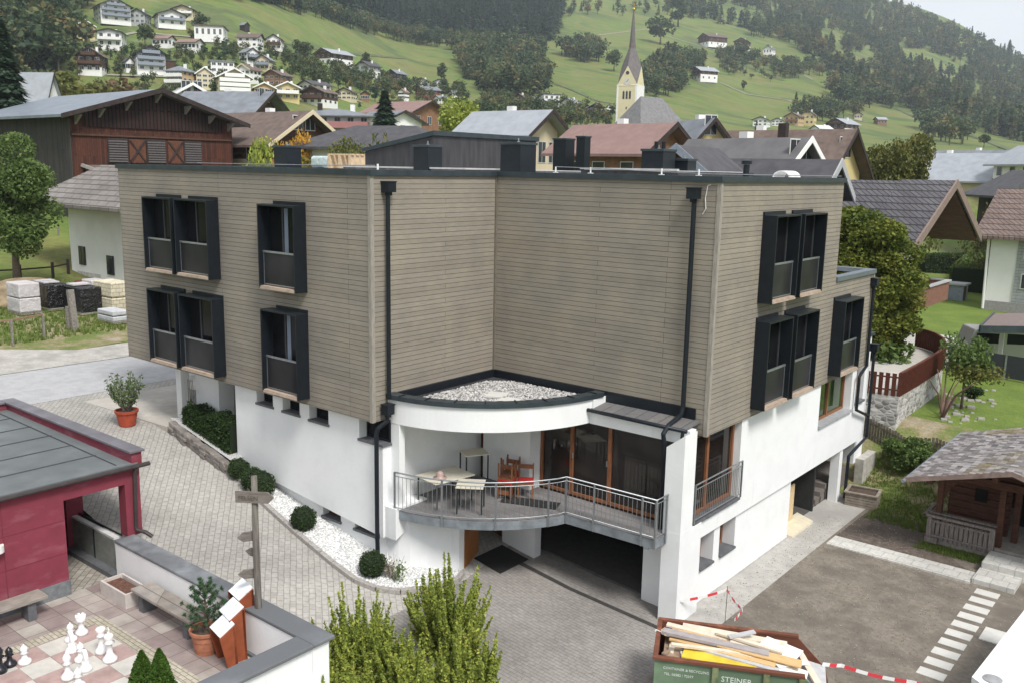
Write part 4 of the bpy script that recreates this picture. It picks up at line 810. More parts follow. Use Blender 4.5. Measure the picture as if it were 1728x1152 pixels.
def bench(a, b_, w, z, label):
    a, b_ = Vector(a), Vector(b_); t_ = thing('bench', label, 'bench', ((a+b_)/2).to_3d()-Vector((0, 0, z-1.5))); d = (b_-a).normalized(); s_ = Vector((-d.y, d.x, 0))
    for k in (-1, 1): mk('seat_plank', MB().beam(a+s_*w*.26*k, b_+s_*w*.26*k, w*.49, .07), OLDW, t_, bevel=.01)
    for q in (.12, .88): p = a.lerp(b_, q); mk('leg', MB().obox((p.x, p.y, (z-.04+1.5)/2), s_*w*.36, d*.09, (0, 0, (z-.04-1.5)/2)), SLATE, t_)
bench((-2.05, -10.08, 1.98), (.35, -10.08, 1.98), .5, 1.98, 'long grey plank bench along the white terrace wall'); bench((-3.35, -14.5, 1.98), (-3.35, -11.7, 1.98), .5, 1.98, 'grey plank bench against the crimson wall')
pb = thing('planter_box', 'low pale rectangular planter with soil at the end of the long bench', 'planter', (-2.7, -10.1, 1.5)); q = atz(232, 985, 1.9)
mk('box', MB().wallholes((-3.25, -10.42, 0), (1, 0, 0), (0, -1, 0), 1.05, 1.5, 1.85, .05, []).wallholes((-3.25, -9.9, 0), (1, 0, 0), (0, -1, 0), 1.05, 1.5, 1.85, .05, []).box((-3.3, -10.42, 1.5), (-3.25, -9.85, 1.85)).box((-2.2, -10.42, 1.5), (-2.15, -9.85, 1.85)), plain('pale planter', (.52, .48, .45), .8, var=.1), pb); mk('soil', MB().box((-3.26, -10.38, 1.5), (-2.19, -9.94, 1.78)), plain('reddish soil', (.14, .07, .05), .95, var=.4, sc=20, bmp=.03), pb)
# ------------------------------------------------------------------ leaves and plants
def leaves(mb, pts, size, elong=1.6, up=.25):
    """one small folded leaf (two triangles sharing a rib) at each point"""
    for p in pts:
        n = Vector((random.gauss(0, 1), random.gauss(0, 1), random.gauss(0, 1)+up)).normalized(); a = n.orthogonal().normalized(); a.rotate(Matrix.Rotation(random.random()*6.28, 3, n)); b2 = n.cross(a)
        s = size*random.uniform(.7, 1.3); p = Vector(p); q = len(mb.v)
        mb.v += [tuple(p-a*s*elong*.5), tuple(p+b2*s*.5+n*s*.12), tuple(p+a*s*elong*.5), tuple(p-b2*s*.5+n*s*.12)]; mb.f.append((q, q+1, q+2, q+3))
def blobpts(c, r, n, shell=.55):
    out = []
    for _ in range(n):
        d = Vector((random.gauss(0, 1), random.gauss(0, 1), random.gauss(0, 1))).normalized(); k = random.uniform(shell, 1)*(1+.12*math.sin(d.x*7+c[0]*3)*math.cos(d.y*6+c[1]))
        out.append((c[0]+d.x*r[0]*k, c[1]+d.y*r[1]*k, c[2]+d.z*r[2]*k))
    return out
LBOX = leafmat('boxwood leaves', [(.2, (.018, .035, .010)), (.55, (.035, .065, .018)), (.85, (.06, .10, .03))])
LYEL = leafmat('yellow green leaves', [(.15, (.10, .15, .03)), (.45, (.22, .28, .05)), (.75, (.40, .42, .08)), (.95, (.50, .42, .12))], big=.45)
LGRN = leafmat('mid green leaves', [(.2, (.045, .08, .02)), (.5, (.10, .155, .04)), (.85, (.18, .24, .08))])
LPINE = leafmat('mountain pine needles', [(.2, (.025, .06, .03)), (.5, (.055, .12, .055)), (.85, (.11, .19, .08))])
LTHU = leafmat('bright conifer leaves', [(.2, (.035, .075, .010)), (.6, (.07, .14, .018)), (.9, (.12, .2, .03))])
LGOLD = leafmat('golden leaves', [(.2, (.30, .15, .02)), (.6, (.52, .28, .03)), (.9, (.62, .42, .08))])
def ball(px, py, r, label, group='clipped box balls in the white pebbles'):
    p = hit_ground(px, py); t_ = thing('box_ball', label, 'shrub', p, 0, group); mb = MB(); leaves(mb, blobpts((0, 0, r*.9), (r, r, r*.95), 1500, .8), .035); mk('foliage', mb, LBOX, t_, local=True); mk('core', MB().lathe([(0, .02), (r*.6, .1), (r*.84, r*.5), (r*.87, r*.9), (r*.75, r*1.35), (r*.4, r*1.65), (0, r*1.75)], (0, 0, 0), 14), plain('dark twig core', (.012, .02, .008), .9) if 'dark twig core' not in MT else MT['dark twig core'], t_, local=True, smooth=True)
def hit_ground(px, py):
    r = ray(px, py); t = 8
    while t < 200:
        p = CAM+r*t
        if p.z < _near0(p.x, p.y)+.03: return p
        t += .02
ball(403, 806, .33, 'small box ball farthest up the pebble bed'); ball(426, 824, .36, 'box ball touching the larger one, left of the signpost top'); ball(442, 835, .40, 'large box ball just behind the signpost top'); ball(512, 893, .37, 'box ball alone in the middle of the pebble bed'); ball(628, 971, .37, 'box ball beside the black downpipe foot')
hg = thing('clipped_hedge', 'dark clipped hedge in front of the white porch wall', 'hedge', (-7.6, -4.5, 2.8)); mb = MB(); pts = []
for _ in range(9000):
    x = random.uniform(-8.9, -6.42); y = random.uniform(-4.75, -4.12); z0 = _near0(x, -4.5)+.1; z = random.uniform(z0, 3.95+.08*math.sin(x*5))
    f = random.random()
    if f < .4: y = -4.75+random.gauss(0, .03)
    elif f < .6: z = 3.95+.08*math.sin(x*5)+random.gauss(0, .03)
    elif f < .75: x = -8.9+random.gauss(0, .04)
    pts.append((x, y, z))
leaves(mb, pts, .045); mk('foliage', mb, LBOX, hg); mk('core', MB().box((-8.85, -4.68, 2.5), (-6.45, -4.2, 3.86)), MT['dark twig core'], hg)
# dry stone retaining wall beneath the hedge
rs = MB()
for k in range(13):
    for j in range(3):
        t_ = k/13; x = -9.2+t_*3.3; y = -5.0+.12*math.sin(k*1.7)*.3; z = _near0(x, y)+.05+j*.13*(1-t_*.2)
        rs.obox((x+.12+random.uniform(-.03, .03), y+random.uniform(-.03, .02), z), (random.uniform(.11, .15), 0, -.03), (0, .12, 0), (0, 0, random.uniform(.055, .075)))
sw = mk('stone_wall', rs, plain('boulder stone', (.20, .18, .165), .9, var=.35, sc=4), bevel=.03); tag(sw, 'low rough boulder wall under the clipped hedge', 'stone wall')
sheet('upper_pebbles', [(-9.4, -4.9), (-6.1, -4.9), (-6.1, -4.3), (-9.0, -4.2)], .40, GRAVW)
ft = MB().prism([(-14.5, -5.6), (-9.3, -5.1), (-9.2, -4.2), (-9.4, 2.5), (-14.5, 2.5)], [3.2, 3.0, 3.0, 3.0, 3.2], [3.47, 3.34, 3.34, 3.4, 3.47]); tag(mk('porch_apron', ft, plain('pale porch paving', (.46, .43, .39), .9, var=.12, sc=4, big=.15)), kind='structure')
pf = thing('porch_platform', 'grey paved step platform behind the porch column', 'platform', (-10, -2, 3.4)); mk('platform', MB().box((-11.8, -3.0, 3.3), (-8.6, -.8, 3.68)), plain('grey step stone', (.24, .24, .24), .9), pf)
# standing grill or plant stakes with climbing plant
cpn = thing('trellis_plant', 'dead climbing stems on thin stakes left of the porch wall', 'plant', (-9.2, -4.2, 3.3)); mb = MB()
for k in range(4): mb.tube([(-9.35+k*.1, -4.25, 3.3), (-9.35+k*.1+random.uniform(-.03, .03), -4.25, 4.75)], .012, 5)
mb.box((-9.36, -4.26, 4.4), (-9.0, -4.24, 4.43)); mk('stakes', mb, BARKG, cpn); mb = MB(); leaves(mb, blobpts((-9.2, -4.3, 3.75), (.2, .2, .35), 260, 0), .07); mk('foliage', mb, LGRN, cpn)
# potted plants -----------------------------------------------------------------
def pot(loc, r, h, mat, label, name='flower_pot'):
    pass
pp = hit_ground(215, 716); t_ = thing('potted_oleander', 'oleander shrub in a red pot standing on the driveway', 'potted plant', pp)
mk('pot', MB().lathe([(0, 0), (.25, 0), (.33, .42), (.36, .42), (.37, .5), (.33, .5), (.31, .44), (0, .43)], (0, 0, 0), 28), TERRAR, t_, local=True, smooth=False)
mk('soil', MB().lathe([(0, .4), (.30, .445), (0, .46)], (0, 0, 0), 16), SOILD, t_, local=True); st_, lf_ = MB(), MB()
for k in range(26):
    a = k*2.4; L = random.uniform(.75, 1.25); tip = Vector((math.cos(a)*random.uniform(.12, .62), math.sin(a)*random.uniform(.12, .62), .45+L)); base = Vector((math.cos(a)*.06, math.sin(a)*.06, .42)); mid = base.lerp(tip, .5)+Vector((math.cos(a), math.sin(a), 0))*.03
    st_.tube([base, mid, tip], [.014, .01, .006], 5)
    for q in range(34):
        f = random.uniform(.25, 1.02); p = base.lerp(mid, f*2) if f < .5 else mid.lerp(tip, f*2-1); leaves(lf_, [p+Vector((random.gauss(0, .05), random.gauss(0, .05), random.gauss(0, .04)))], .05, 2.6)
mk('stem', st_, BARKG, t_, local=True); mk('foliage', lf_, leafmat('oleander leaves', [(.2, (.05, .085, .03)), (.5, (.11, .16, .06)), (.85, (.19, .25, .11))]), t_, local=True)
t_ = thing('potted_pine', 'dwarf pine in a ribbed terracotta pot on the terrace beside the bench', 'potted plant', atz(349, 1098, 1.5))
mk('pot', MB().lathe([(0, 0), (.22, 0), (.235, .1), (.25, .11), (.27, .3), (.285, .31), (.30, .46), (.34, .47), (.345, .53), (.30, .53), (.28, .46), (0, .45)], (0, 0, 0), 32), TERRA, t_, local=True)
mk('soil', MB().lathe([(0, .44), (.28, .465), (0, .475)], (0, 0, 0), 16), SOILD, t_, local=True); st_, lf_ = MB(), MB(); st_.tube([(0, 0, .45), (.03, .02, .9), (-.02, 0, 1.35)], [.04, .03, .012], 7)
for k in range(34):
    h_ = .55+k/34*.95; a = k*2.4; rr = (.50*math.sin(min(1, (1.62-h_)/.75)*1.45))*random.uniform(.6, 1.05); tip = Vector((rr*math.cos(a), rr*math.sin(a), h_+.14)); st_.tube([(0, 0, h_-.05), tip], [.014, .006], 5)
    for c_ in (tip, tip*.72+Vector((0, 0, .25*h_)), tip*.5+Vector((0, 0, .45*h_))):
        for q in range(60):
            d = Vector((random.gauss(0, 1), random.gauss(0, 1), random.gauss(0, 1)+.6)).normalized(); s_ = c_+d*.015; e_ = c_+d*random.uniform(.06, .10); w = d.orthogonal().normalized()*.007; i0 = len(lf_.v); lf_.v += [tuple(s_-w), tuple(s_+w), tuple(e_)]; lf_.f.append((i0, i0+1, i0+2))
mk('trunk', st_, BARK, t_, local=True); mk('foliage', lf_, LPINE, t_, local=True)
def cone_tree(px, py, z, h, r, label):
    p = atz(px, py, z+h); p.z = z; t_ = thing('cone_conifer', label, 'conifer', p, 0, 'small cone conifers at the terrace edge'); mb = MB(); pts = []
    for _ in range(5200):
        f = random.random()**.7; a = random.random()*6.28; rr = r*(1-f)**.8*(.82+.2*math.sin(a*5+f*9)*.5+random.uniform(-.08, .12)); pts.append((rr*math.cos(a), rr*math.sin(a), .1+f*(h-.1)))
    leaves(mb, pts, .035, 1.8, 1.2); mk('foliage', mb, LTHU, t_, local=True); mk('core', MB().lathe([(0, 0), (r*.8, .1), (r*.45, h*.5), (.01, h*.93)], (0, 0, 0), 12), MT['dark twig core'], t_, local=True); mk('trunk', MB().tube([(0, 0, -.2), (0, 0, .3)], .04, 8), BARK, t_, local=True)
cone_tree(238, 1097, 1.2, 1.35, .46, 'narrow green cone conifer left of its twin below the terrace'); cone_tree(268, 1094, 1.2, 1.4, .46, 'narrow green cone conifer right of its twin below the terrace')
# info panels ---------------------------------------------------------------------
m, nt, b = newmat('printed info sheet', .5); c = ramp(nt, noise(nt, pos(nt, (1, 1, 1)), 9, 1), [(.62, (.80, .81, .83)), (.68, (.58, .62, .68))]); nt.links.new(c, b.inputs['Base Color']); INFO = m
IR3 = Vector((.2, .98, 0)).normalized()
for (px, py, ht, label, w) in ((380, 1118, 1.0, 'lowest red brown info desk with white sheet', .3), (396, 1105, 1.22, 'middle red brown info desk with tilted white sheet', .3), (412, 1088, 1.45, 'tallest red brown info desk nearest the signpost', .3)):
    p = atz(px, py, 1.5); t_ = thing('info_desk', label, 'info stand', p, R(78), 'info desks in the terrace corner'); mk('stand', MB().extr([(-.05, -w, 0), (.16, -w, 0), (.12, -w, ht-.08), (-.2, -w, ht-.28)], (0, .04, 0)).extr([(-.05, w-.04, 0), (.16, w-.04, 0), (.12, w-.04, ht-.08), (-.2, w-.04, ht-.28)], (0, .04, 0)).extr([(.11, -w, 0), (.16, -w, 0), (.13, -w, ht-.1), (.08, -w, ht-.1)], (0, 2*w, 0)), plain('red brown panel', (.26, .07, .03), .5) if 'red brown panel' not in MT else MT['red brown panel'], t_, local=True)
    d = Vector((.4, 0, .26)).normalized(); mk('info_sheet', MB().obox((-.03, 0, ht-.155), d*.19, (0, w-.03, 0), Vector((-d.z, 0, d.x))*.012), INFO, t_, local=True)
# signpost ------------------------------------------------------------------------
p = atz(438, 1098, 1.5); SGN = thing('signpost', 'grey weathered wooden signpost with arrow boards on the terrace corner', 'signpost', p)
tp = atv(428, 802, p.y); h_ = tp.z-1.5
mk('post', MB().tube([(0, 0, 0), (.02, 0, h_*.3), (-.01, .01, h_*.6), (.02, 0, h_)], [.075, .07, .07, .06], 12), plain('grey post wood', (.15, .135, .12), .9, var=.35, sc=6, stretch=(5, 5, .5)), SGN, local=True, smooth=True)
def signboard(z, ang, L, hgt, off, txt=None, back=0):
    d = Vector((math.cos(ang), math.sin(ang), 0)); n = Vector((-d.y, d.x, 0)); c_ = n*-.1
    o = c_-d*off
    pts = [o+Vector((0, 0, z)), o+d*(L-.12)+Vector((0, 0, z)), o+d*L+Vector((0, 0, z+hgt/2)), o+d*(L-.12)+Vector((0, 0, z+hgt)), o+Vector((0, 0, z+hgt))]
    b2 = mk('arrow_board', MB().extr(pts, n*.035), plain('grey sign wood', (.17, .15, .135), .9, var=.3, sc=5, stretch=(1, 1, 5)) if 'grey sign wood' not in MT else MT['grey sign wood'], SGN, local=True)
    return b2, o+d*.06+Vector((0, 0, z+hgt*.25))-n*.004, d, n
def text_mesh(s, size, mat, parent, M4, name='lettering', ext=.002):
    cu = bpy.data.curves.new('t', 'FONT'); cu.body = s; cu.size = size; cu.extrude = ext; cu.resolution_u = 2; o = bpy.data.objects.new('t', cu); C.objects.link(o); dg = bpy.context.evaluated_depsgraph_get(); me = bpy.data.meshes.new_from_object(o.evaluated_get(dg)); bpy.data.objects.remove(o); me.transform(M4); me.materials.clear(); me.materials.append(mat); q = bpy.data.objects.new(name, me); C.objects.link(q); q.parent = parent; return q
av = math.atan2(IR.y, IR.x)
b2, o_, d, n = signboard(h_-.55, av+.15-R(12), .80, .24, .36)
text_mesh('FELSEN', .13, plain('carved dark letters', (.10, .085, .07), .9), b2, Matrix((( *d, 0), (0, 0, 1, 0), (*(-n), 0), (0, 0, 0, 1))).transposed() if False else Matrix.Translation(o_) @ Matrix(((d.x, 0, -n.x, 0), (d.y, 0, -n.y, 0), (0, 1, 0, 0), (0, 0, 0, 1))))
signboard(h_-1.42, av+R(205), .34, .2, -.02); signboard(h_-1.80, av+R(160), .30, .18, -.02); signboard(h_-2.25, av+R(195), .36, .2, -.02)
# foreground shrubs -------------------------------------------------------------------
def wand_shrub(cx, cy, z0, tops, label):
    t_ = thing('upright_shrub', label, 'shrub', (cx, cy, z0)); st_, lf_ = MB(), MB()
    for (dx, dy, h_) in tops:
        b0 = Vector((dx*.35, dy*.35, 0)); tip = Vector((dx+random.gauss(0, .04), dy+random.gauss(0, .04), h_)); mid = b0.lerp(tip, .5)+Vector((random.gauss(0, .05), random.gauss(0, .05), 0)); st_.tube([b0, mid, tip], [.016, .01, .003], 5)
        n_ = int(h_*80)
        for k in range(n_):
            f = .12+.9*k/n_; p_ = b0.lerp(mid, f*2) if f < .5 else mid.lerp(tip, min(f*2-1, 1)); w = .12*max(0, 1-f)**.6+.015
            if random.random() < .35 and f < .85:      # side twig
                d = Vector((random.gauss(0, 1), random.gauss(0, 1), .9)).normalized(); L = random.uniform(.05, .18)*(1.15-f); st_.tube([p_, p_+d*L], [.004, .0015], 3, False)
                for q in range(7): leaves(lf_, [p_+d*L*(q+1)/7+Vector((random.gauss(0, .012), random.gauss(0, .012), random.gauss(0, .012)))], .040, 1.9, .1)
            leaves(lf_, [p_+Vector((random.gauss(0, w*.3), random.gauss(0, w*.3), random.gauss(0, .02)))], .042, 1.9, .1)
    mk('stem', st_, BARK, t_, local=True); mk('foliage', lf_, LYEL, t_, local=True)
def shrub_at(px, py_top, ztop, spread, n_, label, w_px=None):
    p = atz(px, py_top, ztop); z0 = .5; tops = []
    for k in range(n_):
        a = random.random()*6.28; r_ = spread*math.sqrt(random.random()); hh = (ztop-z0)*(1-.24*(r_/spread)**2)*random.uniform(.58, 1.0)*(1.22 if random.random() < .12 else 1)
        tops.append((r_*math.cos(a), r_*math.sin(a), hh))
    tops[0] = (0, 0, ztop-z0); wand_shrub(p.x, p.y, z0, tops, label)
shrub_at(755, 962, 2.75, 1.0, 130, 'tallest upright yellow green shrub, in front of the paved forecourt'); shrub_at(608, 1010, 2.6, .95, 95, 'upright yellow green shrub left of the tallest one'); shrub_at(528, 1062, 2.45, .5, 44, 'low upright shrub in front of the white terrace wall')
shrub_at(806, 1058, 2.3, .6, 42, 'low yellow green shrub at the right of the row'); shrub_at(685, 1068, 2.3, .6, 46, 'dense shrub filling the gap between the tall two')
shrub_at(655, 1048, 2.35, .6, 50, 'upright shrub between the two tallest, set slightly forward'); shrub_at(585, 1088, 2.1, .6, 46, 'low yellow green shrub at the bottom edge under the left tall one'); shrub_at(700, 1098, 2.1, .7, 56, 'low dense shrub at the bottom edge in the middle of the row'); shrub_at(775, 1070, 2.2, .6, 50, 'low shrub at the bottom edge under the tallest one')
# small plants at the downpipe
t_ = thing('dead_plant', 'withered pale bush with a few green shoots by the curved wall', 'plant', hit_ground(662, 978)); mb = MB(); leaves(mb, blobpts((-.1, 0, .28), (.2, .2, .3), 300, 0), .04); mk('dry_foliage', mb, leafmat('dry leaves', [(.2, (.2, .16, .12)), (.6, (.36, .32, .27)), (.9, (.5, .46, .4))]), t_, local=True); mb = MB(); leaves(mb, blobpts((.2, .05, .3), (.2, .2, .35), 200, 0), .045); mk('foliage', mb, LGRN, t_, local=True)
mb = MB()
for k in range(12): mb.tube([(random.uniform(-.1, .1), 0, 0), (random.uniform(-.3, .35), random.uniform(-.2, .2), random.uniform(.4, .8))], [.006, .003], 4)
mk('stem', mb, BARK, t_, local=True)
# ------------------------------------------------------------------ skip container
SK = thing('skip_container', 'green and rusty open skip filled with scrap wood', 'skip', (7.72, -3.28, .49)); ang = math.atan2(1.27, 2.55); SK.rotation_euler.z = ang
Lk, Wk, Hk = 2.95, 1.66, 1.33     # local x along the long side, y negative towards the viewer
K = MB()
prof = [(0.0, 0), (2.75, 0), (3.55, .72), (2.95, Hk), (0, Hk)]
side = [(x, 0, z) for x, z in prof]
sk1 = mk('side_panel', MB().extr([(x, 0, z) for x, z in prof], (0, -.05, 0)), RUST, SK, local=True)
sk2 = mk('side_panel', MB().extr([(x, -Wk, z) for x, z in prof], (0, .05, 0)), GREENP, SK, local=True)
mk('end_panel', MB().box((0, -Wk+.05, 0), (.05, -.05, Hk)), RUST, SK, local=True); mk('floor_panel', MB().box((.05, -Wk+.05, 0), (2.75, -.05, .05)), RUST, SK, local=True)
mk('ramp_panel', MB().extr([(2.75, -Wk+.05, 0), (3.55, -Wk+.05, .72), (3.52, -Wk+.05, .76), (2.70, -Wk+.05, .05)], (0, Wk-.1, 0)), RUST, SK, local=True)
rm = MB().box((-.04, -Wk-.05, Hk), (2.95, -Wk+.06, Hk+.07)).box((-.04, -.06, Hk), (2.95, .05, Hk+.07)).box((-.04, -Wk+.06, Hk+.001), (.06, -.06, Hk+.068)); mk('rim', rm, RUST, SK, local=True, bevel=.01)
rb = MB()
for x in (1.22, 1.32+.9, 2.9): rb.box((x-.06, -Wk-.06, .05), (x+.06, -Wk+.0, Hk))
mk('rib', rb, plain('worn green rib', (.15, .17, .09), .7, var=.5, sc=6), SK, local=True)
WLET = plain('white stencil paint', (.62, .66, .62), .7, var=.2, sc=30)
MF = lambda x, z: Matrix.Translation((x, -Wk-.004, z)) @ Matrix.Rotation(R(90), 4, 'X')
text_mesh('STEINER', .165, WLET, sk2, MF(1.34, Hk-.30)); text_mesh('CONTAINER & RECYCLING', .075, WLET, sk2, MF(.18, Hk-.19)); text_mesh('TEL. 06582 / 72077', .075, WLET, sk2, MF(.2, Hk-.32))
# scrap wood, each piece a thing
def plank(x, y, z, L, w, h, rz, tilt, mat, label):
    o = mk('scrap_board', MB().box((-L/2, -w/2, -h/2), (L/2, w/2, h/2)), mat, None, local=True, bevel=.003); o.matrix_world = Matrix.Translation((7.72, -3.28, .49)) @ Matrix.Rotation(ang, 4, 'Z') @ Matrix.Translation((x, y, z)) @ Matrix.Rotation(R(rz), 4, 'Z') @ Matrix.Rotation(R(tilt), 4, 'Y'); tag(o, label, 'scrap wood', 'scrap boards in the skip')
WP = [plain('yellow pine board', (.60, .40, .19), .7, var=.15, sc=4, stretch=(1, 6, 6)), plain('grey profiled board', (.34, .31, .31), .7, var=.15), plain('pale raw board', (.66, .58, .47), .7, var=.12), plain('white panel', (.80, .79, .77), .6, var=.05), plain('bright yellow board', (.70, .50, .05), .6, var=.2, sc=3), plain('brown old board', (.30, .22, .16), .8, var=.3), plain('light grey board', (.46, .46, .47), .7, var=.12)]
for a in [(1.4, -.75, 1.12, 2.5, 1.2, .04, 0, 4, WP[5], 'broad brown board low in the skip'), (1.1, -.42, 1.36, 1.9, .16, .04, -9, 3, WP[2], 'long pale board leaning on the rusty rear side'), (1.15, -.62, 1.33, 1.8, .5, .03, -14, 2, WP[0], 'wide orange pine board behind the grey profile'),
          (1.2, -.83, 1.42, 2.2, .2, .07, -6, 3, WP[1], 'long grey profiled beam lying across the middle of the skip'), (1.35, -.95, 1.33, 2.2, .3, .04, -12, 2, WP[0], 'orange pine board with rounded end under the grey beam'), (1.55, -1.15, 1.30, 1.9, .16, .05, -15, 2, WP[6], 'narrow greyish board sloping to the front of the skip'),
          (1.3, -1.27, 1.28, 1.5, .42, .03, -8, 1, WP[4], 'bright yellow painted board at the front rim'), (.75, -1.25, 1.22, .45, .45, .03, 8, 4, WP[3], 'square white panel at the front left'), (2.15, -.7, 1.30, 1.3, .8, .03, -6, 6, WP[2], 'large raw board to the right of the grey beam'),
          (2.55, -.55, 1.32, .8, .5, .03, -25, 4, WP[3], 'large white panel near the rear right rim'), (2.75, -1.0, 1.25, .75, .16, .03, 32, 4, WP[3], 'small white strip crossing the grey sheet'), (2.75, -1.2, 1.2, .6, .35, .03, -12, 6, WP[3], 'white panel at the front right of the skip'),
          (2.8, -1.0, 1.10, 1.3, 1.2, .02, -4, 10, WP[6], 'light grey sheet sloping at the open end'), (3.15, -1.15, 1.15, 1.5, .14, .06, -75, 4, WP[2], 'pale beam across the open end of the skip'), (2.1, -.95, 1.36, 1.7, .3, .03, -10, 3, WP[0], 'broad pine board across the right half of the skip'), (1.0, -1.05, 1.37, 1.4, .1, .05, 4, 2, WP[2], 'short pale batten lying along the front rim'), (1.6, -.28, 1.36, 2.2, .22, .03, -3, 2, WP[2], 'long pale board hugging the rusty rear wall'), (.55, -.6, 1.40, .9, .28, .03, 12, 5, WP[0], 'short orange board at the upper left of the skip'), (1.75, -.45, 1.48, .6, .12, .04, 25, -6, WP[6], 'short grey offcut sticking up on top'),
          (.35, -.8, 1.15, 1.1, .1, .04, 70, 12, WP[5], 'thin brown lath standing in the left corner'), (.2, -.45, 1.30, .5, .35, .05, 60, 20, WP[3], 'crumpled white sheet in the rear left corner'), (.3, -1.1, 1.2, .9, .12, .04, 85, -10, WP[2], 'pale lath leaning in the front left corner'), (1.9, -.62, 1.40, 1.4, .09, .05, -16, 3, WP[2], 'slim pale batten on top of the pine boards')]: plank(*a)
# barrier tape
TR = plain('red tape', (.68, .06, .08), .5, var=.05, bmp=0); TW = plain('white tape', (.8, .8, .8), .5, var=.03, bmp=0)
def tape(pts, w, label):
    t_ = thing('barrier_tape', label, 'tape', pts[0]); r_, w_ = MB(), MB(); q = []
    for a, b2 in zip(pts[:-1], pts[1:]):
        a, b2 = Vector(a), Vector(b2); n_ = 24
        for k in range(n_): f = k/n_; q.append(a.lerp(b2, f)-Vector((0, 0, .22*4*f*(1-f)*min(1, (b2-a).length/3)**2)))
    q.append(Vector(pts[-1])); acc = 0
    for a, b2 in zip(q[:-1], q[1:]): acc += (b2-a).length; (r_ if int(acc/.25) % 2 else w_).beam(a, b2, .004, w)
    mk('red_stripes', r_, TR, t_); mk('white_stripes', w_, TW, t_)
pole = Vector((7.78, -.05, .49)); tape([(6.95, -.9, 1.15), pole+Vector((0, 0, .92)), (8.7, -1.15, 1.6), (8.9, -2.0, 1.75)], .07, 'red and white barrier tape from the corner pillar over the iron rod'); tape([(11.0, -2.2, 1.55), atz(1420, 1122, 1.35), atz(1540, 1150, 1.15), atz(1700, 1180, 1.1)], .08, 'red and white barrier tape running from the skip to the lower right')
tag(mk('iron_rod', MB().tube([pole, pole+Vector((.01, 0, 1.02))], .008, 6), plain('rusty rod', (.12, .08, .07), .8)), 'thin rusty iron rod holding the barrier tape', 'rod')
# wooden planter by the column
pt = thing('wooden_planter', 'grey slatted wooden planter full of soil beside the porch column', 'planter', (7.5, 10.9, .49), R(8)); 
mb = MB()
for k in range(5): z = .03+k*.09; mb.box((-.5, -.42, z), (.5, -.38, z+.075)); mb.box((-.5, .38, z), (.5, .42, z+.075)); mb.box((-.52, -.38, z), (-.48, .38, z+.075)); mb.box((.48, -.38, z), (.52, .38, z+.075))
mk('slats', mb, plain('planter slat', (.26, .22, .18), .9, var=.25), pt, local=True); mk('rim', MB().box((-.55, -.46, .48), (.55, -.36, .52)).box((-.55, .36, .48), (.55, .46, .52)).box((-.55, -.36, .481), (-.45, .36, .519)).box((.45, -.36, .481), (.55, .36, .519)), MT['planter slat'], pt, local=True); mk('soil', MB().box((-.47, -.37, .05), (.47, .37, .44)), SOILD, pt, local=True)
# white flat roof at lower right
fr = thing('flat_roof_annex', 'bright white flat roof with a round drain in the lower right corner', 'building', (15.5, 0, .4)); P_ = [atz(1640, 1141, 2.3), atz(1760, 988, 2.3), atz(1900, 1050, 2.3), atz(1800, 1260, 2.3)]
mk('roof', MB().prism([(p_.x, p_.y) for p_ in P_], 2.18, 2.3), plain('white roof sheet', (.74, .75, .77), .6, var=.04, sc=3, bmp=.002), fr); c_ = sum((p_ for p_ in P_), Vector())/4; mk('wall', MB().prism([(c_.x+(p_.x-c_.x)*.97, c_.y+(p_.y-c_.y)*.97) for p_ in P_], .3, 2.18), PLA, fr); q = atz(1675, 1146, 2.3); mk('roof_drain', MB().lathe([(0, 0), (.16, 0), (.17, .02), (.1, .05), (0, .06)], (q.x, q.y, 2.3), 20), plain('grey drain', (.3, .3, .31), .6), fr)
# ------------------------------------------------------------------ log hut
m, nt, b = newmat('mossy shingles', .9); g = N(nt, 'ShaderNodeNewGeometry'); c = ramp(nt, g.outputs['Random Per Island'], [(0, (.11, .10, .10)), (.5, (.21, .19, .19)), (1, (.36, .34, .34))]); c = mix(nt, c, (.17, .13, .03), ramp(nt, noise(nt, pos(nt), .55, 6, .7), [(.54, (0, 0, 0)), (.66, (.85, .85, .85))])); nt.links.new(c, b.inputs['Base Color']); SHIN = m
LOG = plain('red brown log wall', (.085, .036, .024), .8, var=.4, sc=4, stretch=(1, 1, 8), bmp=.01)
HT = thing('log_hut', 'old dark log hut with mossy shingle roof and grey porch balustrade', 'hut', (12.5, 11, .47))
def shingles(mb, A, B, Cc, Dd, rows, cols):   # A->B eave, D->C ridge
    A, B, Cc, Dd = map(Vector, (A, B, Cc, Dd)); n_ = (B-A).cross(Dd-A).normalized()
    if n_.z < 0: n_ = -n_
    for i in range(rows):
        f0, f1 = i/rows, min(1, (i+1.35)/rows); la, lb = A.lerp(Dd, f0), B.lerp(Cc, f0); ua, ub = A.lerp(Dd, f1), B.lerp(Cc, f1); off = random.random()/cols; xs_ = [0]+[min(1, max(0, off+(k+random.uniform(-.3, .3))/cols)) for k in range(cols)]+[1]
        for x0, x1 in zip(xs_[:-1], xs_[1:]):
            if x1-x0 < .002: continue
            h0 = .03+random.uniform(0, .02); p = [la.lerp(lb, x0)+n_*h0, la.lerp(lb, x1)+n_*h0, ua.lerp(ub, x1)+n_*.004, ua.lerp(ub, x0)+n_*.004]; q = [v-n_*.02 for v in p[:2]]; k0 = len(mb.v); mb.v += [tuple(v) for v in p+q]; mb.f += [(k0, k0+1, k0+2, k0+3), (k0+4, k0+5, k0+1, k0)]

